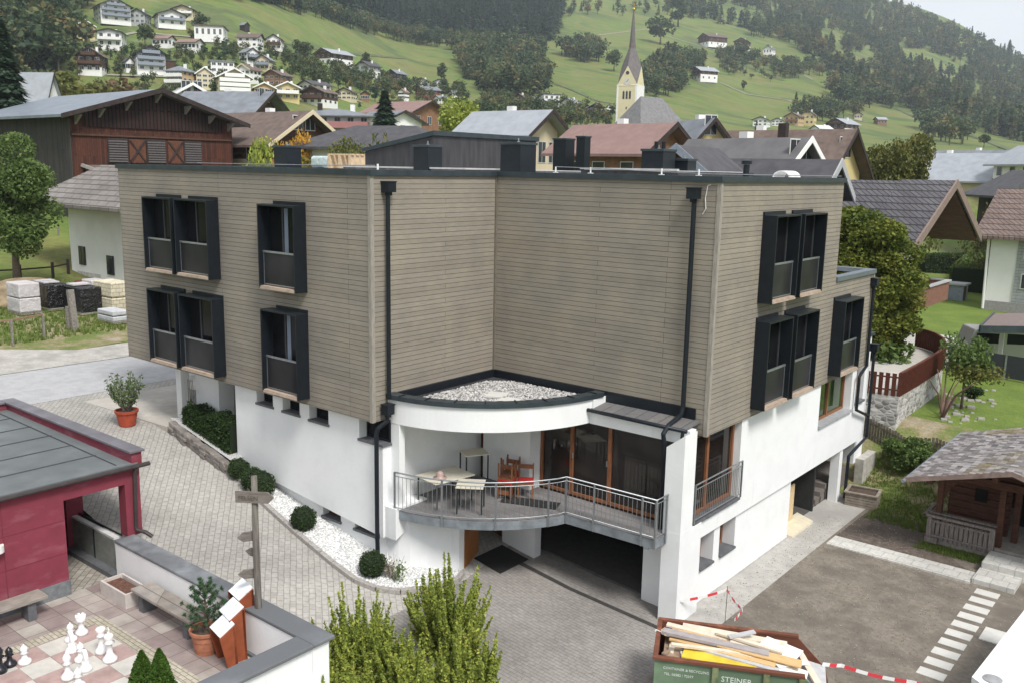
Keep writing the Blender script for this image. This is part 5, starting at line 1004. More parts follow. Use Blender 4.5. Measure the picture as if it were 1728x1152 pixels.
EU, EZ, RU_, RZ_ = 9.78, 2.86, 12.5, 3.66; V0, V1 = 7.45, 13.9
mb = MB(); shingles(mb, (EU, V0, EZ), (EU, V1, EZ), (RU_, V1, RZ_), (RU_, V0, RZ_), 15, 34); shingles(mb, (2*RU_-EU, V1, EZ), (2*RU_-EU, V0, EZ), (RU_, V0, RZ_), (RU_, V1, RZ_), 15, 30)
rf = mk('roof', mb, SHIN, HT); mb = MB().extr([(EU, V0+.02, EZ-.10), (RU_, V0+.02, RZ_-.10), (2*RU_-EU, V0+.02, EZ-.10), (2*RU_-EU, V0+.02, EZ), (RU_, V0+.02, RZ_), (EU, V0+.02, EZ)], (0, V1-V0-.04, 0)); mk('roof_boards', mb, OLDWV, rf)
mb = MB().extr([(EU-.05, V0-.03, EZ-.12), (RU_, V0-.03, RZ_-.12), (2*RU_-EU, V0-.03, EZ-.12), (2*RU_-EU, V0-.03, EZ+.02), (RU_, V0-.03, RZ_+.02), (EU-.05, V0-.03, EZ+.02)], (0, .045, 0)); mk('verge_board', mb, plain('greyish verge board', (.23, .17, .15), .9, var=.25, sc=5), rf)
mk('gutter', MB().tube([(EU-.07, V0-.2, EZ-.06), (EU-.07, V1, EZ-.04)], .05, 8), plain('zinc gutter', (.25, .28, .33), .5, .5), rf)
wl = MB(); 
for k in range(10):
    z = .86+k*.225; wl.beam((10.4, 10.3, z), (12.1, 10.3, z), .2, .215); wl.beam((10.4, 10.4, z), (10.4, 13.3, z), .2, .215)
mk('log_wall', wl, LOG, HT, bevel=.03); mk('log_wall', MB().box((12.95, 10.2, .8), (14.6, 10.4, 3.0)).box((10.5, 13.2, .5), (14.6, 13.4, 3.0)), LOG, HT)
mk('dark_room', MB().box((12.1, 11.5, .8), (13.0, 11.55, 3.0)), BLACKIN, HT); mk('stone_base', MB().box((10.3, 9.0, .3), (14.8, 13.4, .80)), plain('hut stone floor', (.33, .30, .27), .9, var=.2), HT)
mk('tie_beam', MB().beam((10.1, 9.15, 2.72), (15, 9.15, 2.72), .18, .24).beam((10.35, 7.6, 2.86), (10.35, 13.6, 2.86), .16, .18).beam((12.05, 7.6, 3.3), (12.05, 13.6, 3.3), .16, .16), LOG, HT, bevel=.02)
mk('gable_boards', MB().extr([(10.4, 9.2, 2.84), (14.6, 9.2, 2.84), (14.6, 9.2, 2.95), (12.5, 9.2, 3.5), (10.4, 9.2, 2.95)], (0, .06, 0)), LOG, HT)
for x, y in ((10.35, 9.15), (12.05, 9.2), (12.35, 9.9), (14.6, 9.2)): mk('porch_post', MB().box((x-.085, y-.085, .5), (x+.085, y+.085, 2.62)), LOG, HT, bevel=.012)
mk('carved_brace', MB().extr([(10.43, 9.13, 2.6), (10.95, 9.13, 2.6), (10.62, 9.13, 2.35), (10.5, 9.13, 2.0), (10.43, 9.13, 1.9)], (0, .07, 0)), LOG, HT)
mk('small_window', MB().box((11.1, 10.17, 1.75), (11.45, 10.19, 2.15)), GLASS, HT)
pb_ = MB(); 
for k in range(13): x = 10.22+k*.135; pb_.box((x, 8.93, .62), (x+.10, 8.96, 1.28)); 
bl = mk('balustrade_boards', pb_, plain('silver grey boards', (.20, .175, .165), .9, var=.45, sc=7, stretch=(4, 4, .6)), HT)
pb_ = MB()
for k in range(6): y = 9.0+k*.14; pb_.box((10.12, y, .62), (10.15, y+.10, 1.28))
mk('balustrade_boards', pb_, MT['silver grey boards'], HT)
mk('balustrade_rail', MB().box((10.0, 8.80, 1.38), (12.0, 8.90, 1.44)).box((10.0, 8.9, 1.32), (12.0, 8.92, 1.40)).box((9.98, 8.80, 1.375), (10.08, 9.95, 1.435)).box((10.1, 9.05, 1.42), (12.0, 9.2, 1.47)).box((10.15, 8.9, .74), (12.0, 8.98, .80)).box((10.15, 8.9, 1.2), (12.0, 8.97, 1.26)), MT['silver grey boards'], HT)
mk('balustrade_post', MB().box((11.86, 8.85, .45), (12.0, 9.0, 1.38)), MT['silver grey boards'], HT); mk('balustrade_post', MB().box((10.1, 8.88, .45), (10.24, 9.02, 1.38)), MT['silver grey boards'], HT); mk('corbel_logs', MB().box((10.1, 8.8, .55), (10.45, 9.1, .72)), MT['silver grey boards'], HT)
# ------------------------------------------------------------------ neighbour terrace on the stone wall
STONEM, nt, b = newmat('mixed rubble stone', .9); vo = N(nt, 'ShaderNodeTexVoronoi', Scale=4.2); vo.feature = 'F1'; nt.links.new(pos(nt, (1, 1, 1.5)), vo.inputs['Vector']); ve = N(nt, 'ShaderNodeTexVoronoi', Scale=4.2); ve.feature = 'DISTANCE_TO_EDGE'; nt.links.new(pos(nt, (1, 1, 1.5)), ve.inputs['Vector'])
c = mix(nt, ramp(nt, vo.outputs['Color'], [(.2, (.2, .19, .18)), (.5, (.34, .33, .32)), (.8, (.5, .49, .47))]), (.5, .49, .47), ramp(nt, ve.outputs['Distance'], [(.03, (1, 1, 1)), (.07, (0, 0, 0))])); nt.links.new(c, b.inputs['Base Color']); bump(nt, b, ve.outputs['Distance'], .04)
TZ = 3.2; pA = atz(1440, 662, TZ); pB = atz(1516, 671, TZ); curve = [atz(x, y, TZ) for x, y in ((1548, 652), (1575, 634), (1588, 624), (1592, 614), (1588, 605), (1576, 596), (1560, 590), (1545, 586))]
tw = thing('stone_retaining_wall', 'curved rubble stone retaining wall carrying the neighbour paved terrace', 'wall', (pB.x, pB.y, 2)); pts = [(pA.x, pA.y), (pB.x, pB.y)]+[(p.x, p.y) for p in curve]+[(pA.x-4, pA.y+8)]
mk('stonework', MB().prism(pts, .9, TZ), STONEM, tw); mk('terrace_floor', MB().prism([(x*.998+pB.x*.002, y*.998+pB.y*.002) for x, y in pts], TZ+.002, TZ+.05), plain('pale terrace floor', (.46, .44, .40), .9, var=.12, sc=3), tw)
fn = thing('brown_fence', 'dark red brown board fence curving along the top of the stone wall', 'fence', (pB.x, pB.y, TZ)); fp = [pB]+curve; fb_ = MB(); 
for q in along([tuple(p) for p in fp], .17): fb_.box((q.x-.07, q.y-.012, TZ+.06), (q.x+.07, q.y+.012, TZ+.98))
for q in along([tuple(pA), tuple(pB)], .24): fb_.box((q.x-.08, q.y-.012, TZ+.06), (q.x+.08, q.y+.012, TZ+.95))
mk('boards', fb_, plain('fence red brown', (.11, .035, .022), .7, var=.2), fn); rl_ = MB()
for a, b2 in zip(fp[:-1], fp[1:]): rl_.beam(a+Vector((0, 0, .98)), b2+Vector((0, 0, .98)), .1, .05); rl_.beam(a+Vector((0, 0, .45)), b2+Vector((0, 0, .45)), .03, .72)
rl_.beam(pA+Vector((0, 0, .3)), pB+Vector((0, 0, .3)), .04, .06).beam(pA+Vector((0, 0, .8)), pB+Vector((0, 0, .8)), .04, .06); mk('rails', rl_, MT['fence red brown'], fn)
# grey picket fence below
gf = thing('picket_fence', 'old grey picket fence below the stone wall', 'fence', (6.5, 14.5, 1.6)); mb = MB(); pth_ = [hit_ground(1440, 725), hit_ground(1470, 742), hit_ground(1530, 775), hit_ground(1575, 775), hit_ground(1640, 800)]
for q in along([tuple(p) for p in pth_], .13): z = _near0(q.x, q.y); mb.box((q.x-.045, q.y-.012, z), (q.x+.045, q.y+.012, z+.85+random.uniform(-.03, .03)))
mk('pickets', mb, plain('grey picket', (.16, .135, .11), .9, var=.35), gf); mb = MB()
for a, b2 in zip(pth_[:-1], pth_[1:]): mb.beam(a+Vector((0, 0, .65)), b2+Vector((0, 0, .65)), .04, .07); mb.beam(a+Vector((0, 0, .2)), b2+Vector((0, 0, .2)), .04, .07)
mk('rails', mb, MT['grey picket'], gf)
tag(mk('concrete_cheek', MB().box((6.6, 12.6, .3), (6.9, 14.0, 1.55)), plain('pale concrete cheek', (.42, .40, .36), .9, var=.2)), 'pale concrete retaining slab behind the side downpipe', 'wall')
# ================================================================== TREES
def crown_mesh(name, kind, n, leaf, seed):
    """unit tree: height 1, foot at 0; returns (crown verts, faces, trunk mb)"""
    random.seed(seed); mb = MB(); tr = MB()
    if kind == 'fir':
        for _ in range(n):
            f = random.random()**.75; tier = (f*11) % 1; rr = (.19*(1-f)**.85+.008)*(1.12-.45*tier)*random.uniform(.55, 1.05); a = random.random()*6.28; c = (rr*math.cos(a), rr*math.sin(a), .06+.94*f-.02*random.random())
            d = Vector((math.cos(a), math.sin(a), -.35)).normalized(); s_ = Vector((-d.y, d.x, 0)).normalized(); s = leaf*random.uniform(.6, 1.3)*(1.15-.6*f); q = len(mb.v); p = Vector(c)
            mb.v += [tuple(p-s_*s*.45), tuple(p+d*s*.8-s_*s*.1), tuple(p+s_*s*.45), tuple(p+Vector((0, 0, s*.35))-d*s*.3)]; mb.f.append((q, q+1, q+2, q+3))
        tr.tube([(0, 0, -.03), (0, 0, .55)], [.018, .006], 6)
    else:
        K = 16 if kind != 'column' else 60; lumps = []
        for k in range(K):
            while True:
                x, y, z = random.uniform(-1, 1), random.uniform(-1, 1), random.uniform(-1, 1)
                if x*x+y*y+z*z < 1: break
            if kind == 'round': lumps.append((x*.27, y*.27, .60+z*.29, random.uniform(.11, .18)))
            elif kind == 'broad': lumps.append((x*.38, y*.38, .58+z*.24, random.uniform(.11, .19)))
            elif kind == 'tall': lumps.append((x*.17, y*.17, .56+z*.36, random.uniform(.09, .13)))
            elif kind == 'column': lumps.append((x*.15*(1.15-.6*max(0, z)), y*.15*(1.15-.6*max(0, z)), .52+z*.43, random.uniform(.06, .10)))
            elif kind == 'bush': lumps.append((x*.42, y*.42, .42+z*.33, random.uniform(.14, .24)))
        for _ in range(n):
            l = random.choice(lumps); d = Vector((random.gauss(0, 1), random.gauss(0, 1), random.gauss(0, 1)+.15)).normalized(); r_ = l[3]*random.uniform(.62, 1.12)
            leaves(mb, [(l[0]+d.x*r_, l[1]+d.y*r_, max(.03, l[2]+d.z*r_*.85))], leaf, 1.4, .3)
        if kind != 'bush':
            tr.tube([(0, 0, -.03), (.005, 0, .2), (0, .01, .5)], [.026, .02, .01], 7)
            for l in lumps[:6]: tr.tube([(0, 0, .28+random.random()*.15), (l[0]*.6, l[1]*.6, l[2]-.08), (l[0], l[1], l[2])], [.011, .007, .003], 5)
        else:
            for l in lumps[:5]: tr.tube([(0, 0, -.02), (l[0], l[1], l[2])], [.02, .006], 5)
    return mb, tr
LDARK = leafmat('dark fir needles', [(.2, (.02, .042, .026)), (.55, (.042, .075, .045)), (.85, (.075, .115, .065))], big=.5)
LDEC = leafmat('hill tree leaves', [(.2, (.03, .05, .018)), (.5, (.055, .085, .03)), (.8, (.09, .12, .04)), (.95, (.14, .13, .05))], big=.5)
LOLV = leafmat('olive autumn leaves', [(.15, (.04, .06, .012)), (.45, (.10, .115, .025)), (.75, (.17, .15, .04)), (.95, (.24, .15, .05))], big=.6)
LBRN = leafmat('brownish autumn leaves', [(.2, (.07, .055, .03)), (.5, (.13, .095, .05)), (.85, (.22, .13, .06))])
LCOL = leafmat('hornbeam leaves', [(.15, (.035, .06, .010)), (.4, (.08, .115, .016)), (.65, (.18, .19, .03)), (.9, (.28, .21, .04))], big=.75)
VAR = {}
def variant(kind, n, leaf, seed, lmat, tmat=BARK):
    key = (kind, n, seed, lmat.name)
    if key not in VAR:
        mb, tr = crown_mesh(kind, kind, n, leaf, seed); VAR[key] = (mesh_of('crown', mb.v, mb.f, lmat), mesh_of('trunk', tr.v, tr.f, tmat, True))
    return VAR[key]
def tree(loc, h, kind, lmat, label, group=None, n=900, leaf=.05, seed=1, wide=1, name=None):
    h *= 1.15 if kind == 'bush' else 1
    cm, tm = variant(kind, n, leaf, seed, lmat); nm = name or {'fir': 'fir_tree', 'bush': 'bush', 'column': 'hornbeam_tree'}.get(kind, 'leafy_tree')
    t_ = thing(nm, label, 'bush' if kind == 'bush' else 'tree', loc, random.random()*6.28, group); t_.scale = (h*wide, h*wide, h)
    for m_, nn in ((cm, 'crown'), (tm, 'trunk' if kind != 'bush' else 'stem')): o = bpy.data.objects.new(nn, m_); C.objects.link(o); o.parent = t_
    return t_
def tree_px(px, py_base, py_top, kind, lmat, label, dist=None, group=None, **k):
    """foot on the terrain where the photo shows it (or at a given distance), height from the photo"""
    p = gpx(px, dist) if dist else hit(px, py_base)
    if p is None: return
    d = (p-CAM).dot(cf); x0, y0 = topix(p); h = max(.5, (y0-py_top)/FPX*d*1.02)
    return tree(p, h, kind, lmat, label, group, **k)
# ================================================================== HOUSES
WC = {'white': plain('village white render', (.79, .785, .775), .9, var=.05, sc=1), 'cream': plain('village cream render', (.62, .54, .38), .9, var=.05, sc=1), 'yellow': plain('village yellow render', (.60, .49, .24), .9, var=.05, sc=1), 'orange': plain('village orange render', (.52, .36, .19), .9, var=.06, sc=1),
      'brown': plain('village brown wood', (.085, .045, .03), .85, var=.3, sc=2, stretch=(1, 1, 4)), 'dark': plain('village dark wood', (.04, .03, .028), .85, var=.3, sc=2), 'wood': plain('village orange wood', (.23, .125, .07), .8, var=.25, sc=2), 'grey': plain('village grey render', (.40, .41, .42), .9, var=.06, sc=1),
      'red': plain('village red wood', (.16, .045, .035), .85, var=.25, sc=2), 'pink': plain('village pink render', (.55, .10, .18), .9, var=.05), 'oldrose': plain('rose balcony panel', (.36, .17, .17), .8, var=.1), 'bluegrey': plain('blue grey slatted wood', (.24, .27, .32), .8, var=.15)}
RCc = {'grey': plain('roof grey sheet', (.20, .215, .24), .5, .2, var=.2, sc=.8, stretch=(1, 1, 1)), 'dark': plain('roof dark tile', (.07, .068, .075), .7, var=.25, sc=1.5), 'brown': plain('roof brown tile', (.135, .10, .085), .8, var=.25, sc=1.5), 'pale': plain('roof pale sheet', (.34, .36, .39), .5, .2, var=.12, sc=1), 'rose': plain('roof rose tile', (.24, .155, .14), .8, var=.12, sc=1.2), 'white': plain('roof white sheet', (.6, .61, .62), .6, var=.08)}
VWIN = glassy('village window glass', (.035, .04, .05), .1, .6); VFR = plain('village white frame', (.6, .6, .58), .7, var=.05)
def house(loc, w, d, wall_h, roof_h, yaw, wall='white', upper=None, roof='dark', label='', over=1.0, win=(3, 2), side_win=3, balc=None, verge=None, chim=1, name='village_house', group=None, hip=False, ridge='d', upfrac=.5, flat=False, base=1.5, wmat=None, rmat=None, parts=True):
    """gable end in local -y (width w along x), ridge along y (length d); yaw turns it"""
    t_ = thing(name, label, 'house', loc, yaw, group); wm_ = wmat or WC[wall]; rm_ = rmat or RCc[roof]; hw = w/2; hd = d/2; z1 = wall_h; zr = wall_h+roof_h
    sp = z1*upfrac if upper else None
    if flat or hip: mk('wall', MB().box((-hw, -hd, -base), (hw, hd, z1)), wm_, t_, local=True)
    elif upper: mk('wall', MB().box((-hw, -hd, -base), (hw, hd, sp)), wm_, t_, local=True); mk('upper_wall', MB().extr([(-hw-.03, -hd-.03, sp), (hw+.03, -hd-.03, sp), (hw+.03, -hd-.03, z1), (0, -hd-.03, zr), (-hw-.03, -hd-.03, z1)], (0, d+.06, 0)), WC[upper], t_, local=True)
    else: mk('wall', MB().extr([(-hw, -hd, -base), (hw, -hd, -base), (hw, -hd, z1), (0, -hd, zr), (-hw, -hd, z1)], (0, d, 0)), wm_, t_, local=True)
    sl = roof_h/hw; o = over; th = .22
    if flat: rf = mk('roof', MB().box((-hw-o*.5, -hd-o*.5, z1), (hw+o*.5, hd+o*.5, z1+.35)), rm_, t_, local=True)
    elif hip:
        mb = MB(); a = (hw+o, hd+o); rl_ = max(0.3, hd-hw*.8); zt_ = zr; mb.add([(-a[0], -a[1], z1-.1), (a[0], -a[1], z1-.1), (a[0], a[1], z1-.1), (-a[0], a[1], z1-.1), (0, -rl_, zt_), (0, rl_, zt_), (-a[0], -a[1], z1-.3), (a[0], -a[1], z1-.3), (a[0], a[1], z1-.3), (-a[0], a[1], z1-.3)], [(0, 1, 4), (1, 2, 5, 4), (2, 3, 5), (3, 0, 4, 5), (6, 9, 8, 7), (0, 6, 7, 1), (1, 7, 8, 2), (2, 8, 9, 3), (3, 9, 6, 0)]); rf = mk('roof', mb, rm_, t_, local=True)
    else:
        mb = MB()
        for s in (-1, 1): mb.extr([(0, -hd-o, zr+.02), (s*(hw+o), -hd-o, z1-sl*o+.02), (s*(hw+o), -hd-o, z1-sl*o+.02+th), (0, -hd-o, zr+th+.05)], (0, d+2*o, 0))
        rf = mk('roof', mb, rm_, t_, local=True)
        vb = MB()
        for s in (-1, 1):
            for yy in (-hd-o-.06,): vb.extr([(0, yy, zr-.08), (s*(hw+o+.02), yy, z1-sl*o-.08), (s*(hw+o+.02), yy, z1-sl*o+th+.07), (0, yy, zr+th+.12)], (0, .07, 0))
        mk('verge_board', vb, WC[verge] if verge else WC['dark'], rf, local=True)
    for k in range(chim):
        cx = hw*(.35 if k == 0 else -.4); cy = hd*(.2 if k == 0 else -.3); zc = zr-sl*abs(cx) if not (flat or hip) else z1; mk('chimney', MB().box((cx-.35, cy-.35, zc-.3), (cx+.35, cy+.35, zr+.75)), WC['white'] if k == 0 else WC['dark'], rf, local=True)
    if not parts: return t_
    fl = max(1, win[1]); fh = wall_h/fl
    for j in range(fl+(1 if (roof_h > 2.2 and not flat and not hip) else 0)):
        nn = win[0] if j < fl else max(1, win[0]-1); ww = 1.15 if win[0] < 5 else .9
        for i in range(nn):
            x = (-hw+w*(i+.5)/nn) if j < fl else (i-(nn-1)/2)*w/5.5; z = j*fh+fh*.35
            q = mk('window', MB().box((x-ww/2-.08, -hd-.05, z-.08), (x+ww/2+.08, -hd-.031, z+fh*.42+.08)), VFR, t_, local=True); mk('pane', MB().box((x-ww/2, -hd-.07, z), (x-.04, -hd-.045, z+fh*.42)).box((x+.04, -hd-.07, z), (x+ww/2, -hd-.045, z+fh*.42)), VWIN, q, local=True)
    for s in (-1, 1):
        for j in range(fl):
            for i in range(side_win):
                y = -hd+d*(i+.5)/side_win; z = j*fh+fh*.35; q = mk('window', MB().box((s*(hw+.03), y-.65, z-.08), (s*(hw+.05), y+.65, z+fh*.4+.08)), VFR, t_, local=True); mk('pane', MB().box((s*(hw+.045), y-.57, z), (s*(hw+.07), y+.57, z+fh*.4)), VWIN, q, local=True)
    if balc:
        for j in range(1, fl+(1 if roof_h > 2.2 else 0)):
            z = j*fh; bw = hw*(.96 if j < fl else .62); bb = mk('balcony', MB().box((-bw, -hd-1.3, z-.12), (bw, -hd-.06, z+.02)), WC[balc], t_, local=True)
            mk('balcony_railing', MB().box((-bw, -hd-1.34, z-.1), (bw, -hd-1.26, z+.95)).box((-bw, -hd-1.26, z-.1), (-bw+.07, -hd-.06, z+.94)).box((bw-.07, -hd-1.26, z-.1), (bw, -hd-.06, z+.94)), WC[balc], bb, local=True)
    return t_
def facing(p): return math.atan2(CAM.y-p.y, CAM.x-p.x)+math.pi/2      # yaw that turns local -y to the viewpoint
def hpx(px, base, top, wpx, label, dist=None, yaw=25, aspect=1.2, rr=.30, n=2, **k):
    p = gpx(px, dist) if dist else hit(px, base)
    if p is None: print('MISS', label); return
    dd = (p-CAM).dot(cf); y = R(yaw); w = wpx/FPX*dd
    if k.get('eave'): k.pop('eave'); L = w/(abs(math.sin(y))+.0+abs(math.cos(y))/aspect) if True else w; dlen = L; ww = L/aspect
    else: ww = w/(abs(math.cos(y))+abs(math.sin(y))*aspect*.9); dlen = ww*aspect
    x0, y0 = topix(p); H_ = max(3.0, (y0-top)/FPX*dd)
    if k.get('flat'): wh, rh = H_-.3, .3
    else: rh = H_*rr; wh = H_-rh
    over = k.pop('over', min(1.2, ww*.09)); ww = ww*.88; dlen = dlen*.9
    return house(p, ww, dlen, wh, rh, facing(p)+y, label=label, win=k.pop('win', (3, n)), over=over, **k)
HG = 'hillside village houses'
for a, k in [
 ((190, 40, 4, 64, 'big white chalet with dark roof and long balcony, highest on the left hill'), dict(yaw=12, balc='bluegrey', roof='dark', n=3)),
 ((238, 43, 19, 36, 'grey house with low dark roof between the two big white chalets'), dict(yaw=-20, wall='grey', roof='dark')),
 ((287, 47, 22, 56, 'white chalet with grey balconies right of the grey house'), dict(yaw=8, balc='bluegrey', roof='dark')),
 ((314, 33, 14, 46, 'cream chalet with wide dark roof behind the white chalet'), dict(yaw=-15, wall='cream', balc='white', roof='dark')),
 ((142, 67, 38, 38, 'small yellow chalet with white verge boards on the left hill'), dict(yaw=10, wall='yellow', verge='white', balc='brown', roof='pale')),
 ((190, 83, 54, 50, 'white modern house with terraces below the big chalet'), dict(yaw=-10, roof='grey', rr=.15, balc='white')),
 ((277, 80, 62, 38, 'left half of the long white row with red brown roof'), dict(yaw=60, roof='rose', rr=.3, n=1, chim=0, win=(2, 1), side_win=4)),
 ((322, 87, 68, 44, 'right half of the long white row with red brown roof'), dict(yaw=60, roof='rose', rr=.3, n=1, chim=0, win=(2, 1), side_win=5)),
 ((158, 125, 85, 52, 'dark brown chalet with white ground floor on the left hill'), dict(yaw=-14, upper='brown', upfrac=.32, roof='brown', balc='brown')),
 ((252, 123, 82, 58, 'large white and blue grey chalet with three window levels'), dict(yaw=8, upper='bluegrey', upfrac=.72, roof='dark', balc='bluegrey', n=3)),
 ((217, 122, 99, 20, 'small white annex with pitched roof left of the blue grey chalet'), dict(yaw=20, n=1, chim=0)),
 ((289, 120, 104, 19, 'dark brown flat garage box right of the blue grey chalet'), dict(yaw=0, wall='brown', flat=True, n=1, chim=0, parts=False)),
 ((357, 69, 48, 60, 'long white flat roofed house on the green slope'), dict(yaw=-8, flat=True, roof='brown', n=1, win=(5, 1), chim=0)),
 ((413, 53, 40, 17, 'small dark hay barn alone on the upper meadow'), dict(yaw=40, wall='dark', roof='grey', chim=0, parts=False, n=1)),
 ((423, 82, 59, 44, 'white house with long brown roof under the meadow'), dict(yaw=70, roof='brown', n=2, wall='white')),
 ((465, 86, 62, 32, 'white gabled house joined right of the long brown roof'), dict(yaw=-10, roof='brown', balc='brown')),
 ((420, 106, 84, 34, 'white house with blue grey balcony under the brown roofs'), dict(yaw=30, roof='grey', balc='bluegrey')),
 ((448, 120, 96, 34, 'beige house with blue grey balconies, lowest under the brown roofs'), dict(yaw=-20, wall='cream', roof='grey', balc='bluegrey')),
 ((307, 152, 114, 52, 'orange apartment house with grey hip roof above the barn'), dict(yaw=-35, wall='orange', roof='grey', hip=True, n=3, rr=.22, win=(4, 3), balc='white')),
 ((345, 150, 117, 34, 'cream stairwell house with white curved gable'), dict(yaw=5, wall='cream', verge='white', roof='grey', n=3)),
 ((374, 126, 106, 46, 'white house with a bright pink middle part behind the hotel'), dict(yaw=5, flat=True, roof='grey', n=2, win=(4, 2), chim=0)),
 ((420, 139, 112, 44, 'white chalet with brown roof right of the pink part'), dict(yaw=-35, roof='brown', verge='cream', n=2)),
 ((392, 164, 121, 66, 'large cream hotel with white verge boards and balconies above the barn'), dict(yaw=8, wall='cream', verge='white', roof='grey', balc='white', n=4)),
 ((447, 170, 143, 38, 'left yellow gable of the twin gabled house'), dict(yaw=0, wall='orange', verge='white', roof='grey', n=2)), ((486, 170, 142, 42, 'right yellow gable of the twin gabled house'), dict(yaw=0, wall='yellow', verge='white', roof='grey', balc='white', n=2)),
 ((470, 146, 122, 50, 'brown roofed house with wooden gable behind the twin gables'), dict(yaw=-35, wall='wood', roof='brown', n=2)),
 ((532, 160, 139, 56, 'dark roofed white house above the brown chalet'), dict(yaw=-50, roof='dark', n=2, wall='white')),
 ((540, 178, 150, 64, 'wide brown chalet with long balcony and white ground floor'), dict(yaw=-30, upper='brown', upfrac=.4, roof='brown', balc='brown')),
 ((586, 170, 151, 36, 'cream house with grey brown roof right of the brown chalet'), dict(yaw=-20, wall='cream', roof='brown')), ((616, 171, 156, 16, 'tiny brown house beside the slim cypress'), dict(yaw=0, wall='wood', roof='grey', n=1, chim=0)),
 ((564, 112, 86, 66, 'big white and brown house with pale roof at the meadow edge'), dict(yaw=-48, upper='brown', upfrac=.55, roof='pale', n=2)),
 ((622, 130, 106, 44, 'dark roofed chalet right of the big pale roofed house'), dict(yaw=-40, roof='dark', upper='grey', upfrac=.5)), ((669, 140, 120, 36, 'dark barn like house with grey roof by the round tree'), dict(yaw=-40, wall='dark', roof='grey', chim=1)),
 ((714, 147, 134, 28, 'small white chalet with brown roof, left of two on the middle slope'), dict(yaw=-15, roof='brown')), ((744, 149, 136, 26, 'small white chalet with brown roof, right of two on the middle slope'), dict(yaw=-15, roof='brown')),
 ((722, 166, 148, 42, 'dark red barn with grey roof on the middle slope'), dict(yaw=-60, wall='red', roof='grey', chim=0, side_win=2)), ((744, 175, 163, 24, 'low grey roofed house under the dark red barn'), dict(yaw=-60, roof='grey', n=1)),
 ((681, 168, 152, 20, 'white house with reddish roof in the trees of the middle slope'), dict(yaw=-30, roof='rose')), ((767, 165, 155, 22, 'low white house right of the red barn'), dict(yaw=-60, roof='grey', n=1, chim=0)),
 ((878, 178, 160, 26, 'red and white house in the trees left of the church'), dict(yaw=-20, upper='red', roof='brown')), ((902, 180, 163, 20, 'pale house beside the red and white one left of the church'), dict(yaw=-10, roof='grey', chim=0)),
 ((928, 182, 161, 36, 'grey house with flat dark roof left of the church'), dict(yaw=10, flat=True, roof='dark', n=2)), ((963, 190, 168, 34, 'house with grey roof between the trees left of the church'), dict(yaw=-30, roof='grey')),
 ((1003, 198, 176, 34, 'dark wooden chalet with balconies just left of the church'), dict(yaw=10, wall='dark', roof='grey', balc='dark')), ((1027, 190, 178, 10, 'tiny white chapel house touching the church tower'), dict(yaw=10, n=1, chim=0, parts=False)),
 ((886, 198, 184, 30, 'grey roofed wooden house among bushes above the yellow gable house'), dict(yaw=-40, wall='wood', roof='grey')), ((932, 204, 189, 26, 'small cream house with grey roof among bushes left of the church'), dict(yaw=-30, wall='cream', roof='grey')),
 ((1202, 80, 59, 50, 'large brown farmhouse with white ground floor on the upper meadow'), dict(yaw=-55, upper='brown', upfrac=.42, roof='brown')), ((1252, 85, 67, 30, 'white chalet with brown gable right of the large farmhouse'), dict(yaw=-10, upper='brown', upfrac=.5, roof='dark', balc='brown')), ((1298, 93, 80, 22, 'small white house lowest of the upper meadow trio'), dict(yaw=-20, roof='grey', n=1)),
 ((1188, 137, 115, 46, 'white farmhouse with grey roof above the church wood'), dict(yaw=-55, upper='brown', upfrac=.6, roof='pale', balc='brown')),
 ((1285, 214, 199, 32, 'white house leftmost in the far hamlet'), dict(yaw=-10, roof='grey')), ((1313, 213, 201, 24, 'white house second from left in the far hamlet'), dict(yaw=-10, roof='grey')), ((1340, 212, 192, 34, 'orange house in the far hamlet'), dict(yaw=-20, wall='orange', roof='brown', balc='wood')),
 ((1364, 212, 188, 28, 'yellow house with brown roof in the far hamlet'), dict(yaw=-10, wall='yellow', roof='brown')), ((1385, 230, 213, 36, 'white roofed low house in front of the far hamlet'), dict(yaw=-50, roof='white', n=2)), ((1420, 230, 202, 56, 'largest white house of the far hamlet with pale roof'), dict(yaw=-30, upper='brown', upfrac=.6, roof='pale', balc='brown')),
 ((1448, 202, 191, 14, 'small cream house above the large white house of the hamlet'), dict(yaw=0, wall='cream', roof='brown', n=1, chim=0)), ((1485, 211, 199, 22, 'small hut with pale roof on the meadow right of the hamlet'), dict(yaw=-60, wall='wood', roof='pale', n=1, chim=0)),
 ((1697, 196, 182, 28, 'pinkish farm with several roofs high at the right edge'), dict(yaw=-30, wall='white', roof='rose')), ((1590, 126, 119, 14, 'tiny farm high on the right slope'), dict(yaw=-30, roof='rose', n=1, chim=0, parts=False)), ((1578, 151, 144, 18, 'grey roofed hut on a small clearing of the right slope'), dict(yaw=-50, roof='grey', n=1, chim=0, wall='dark', parts=False)),
 ]:
    hpx(*a, group=HG, **k)
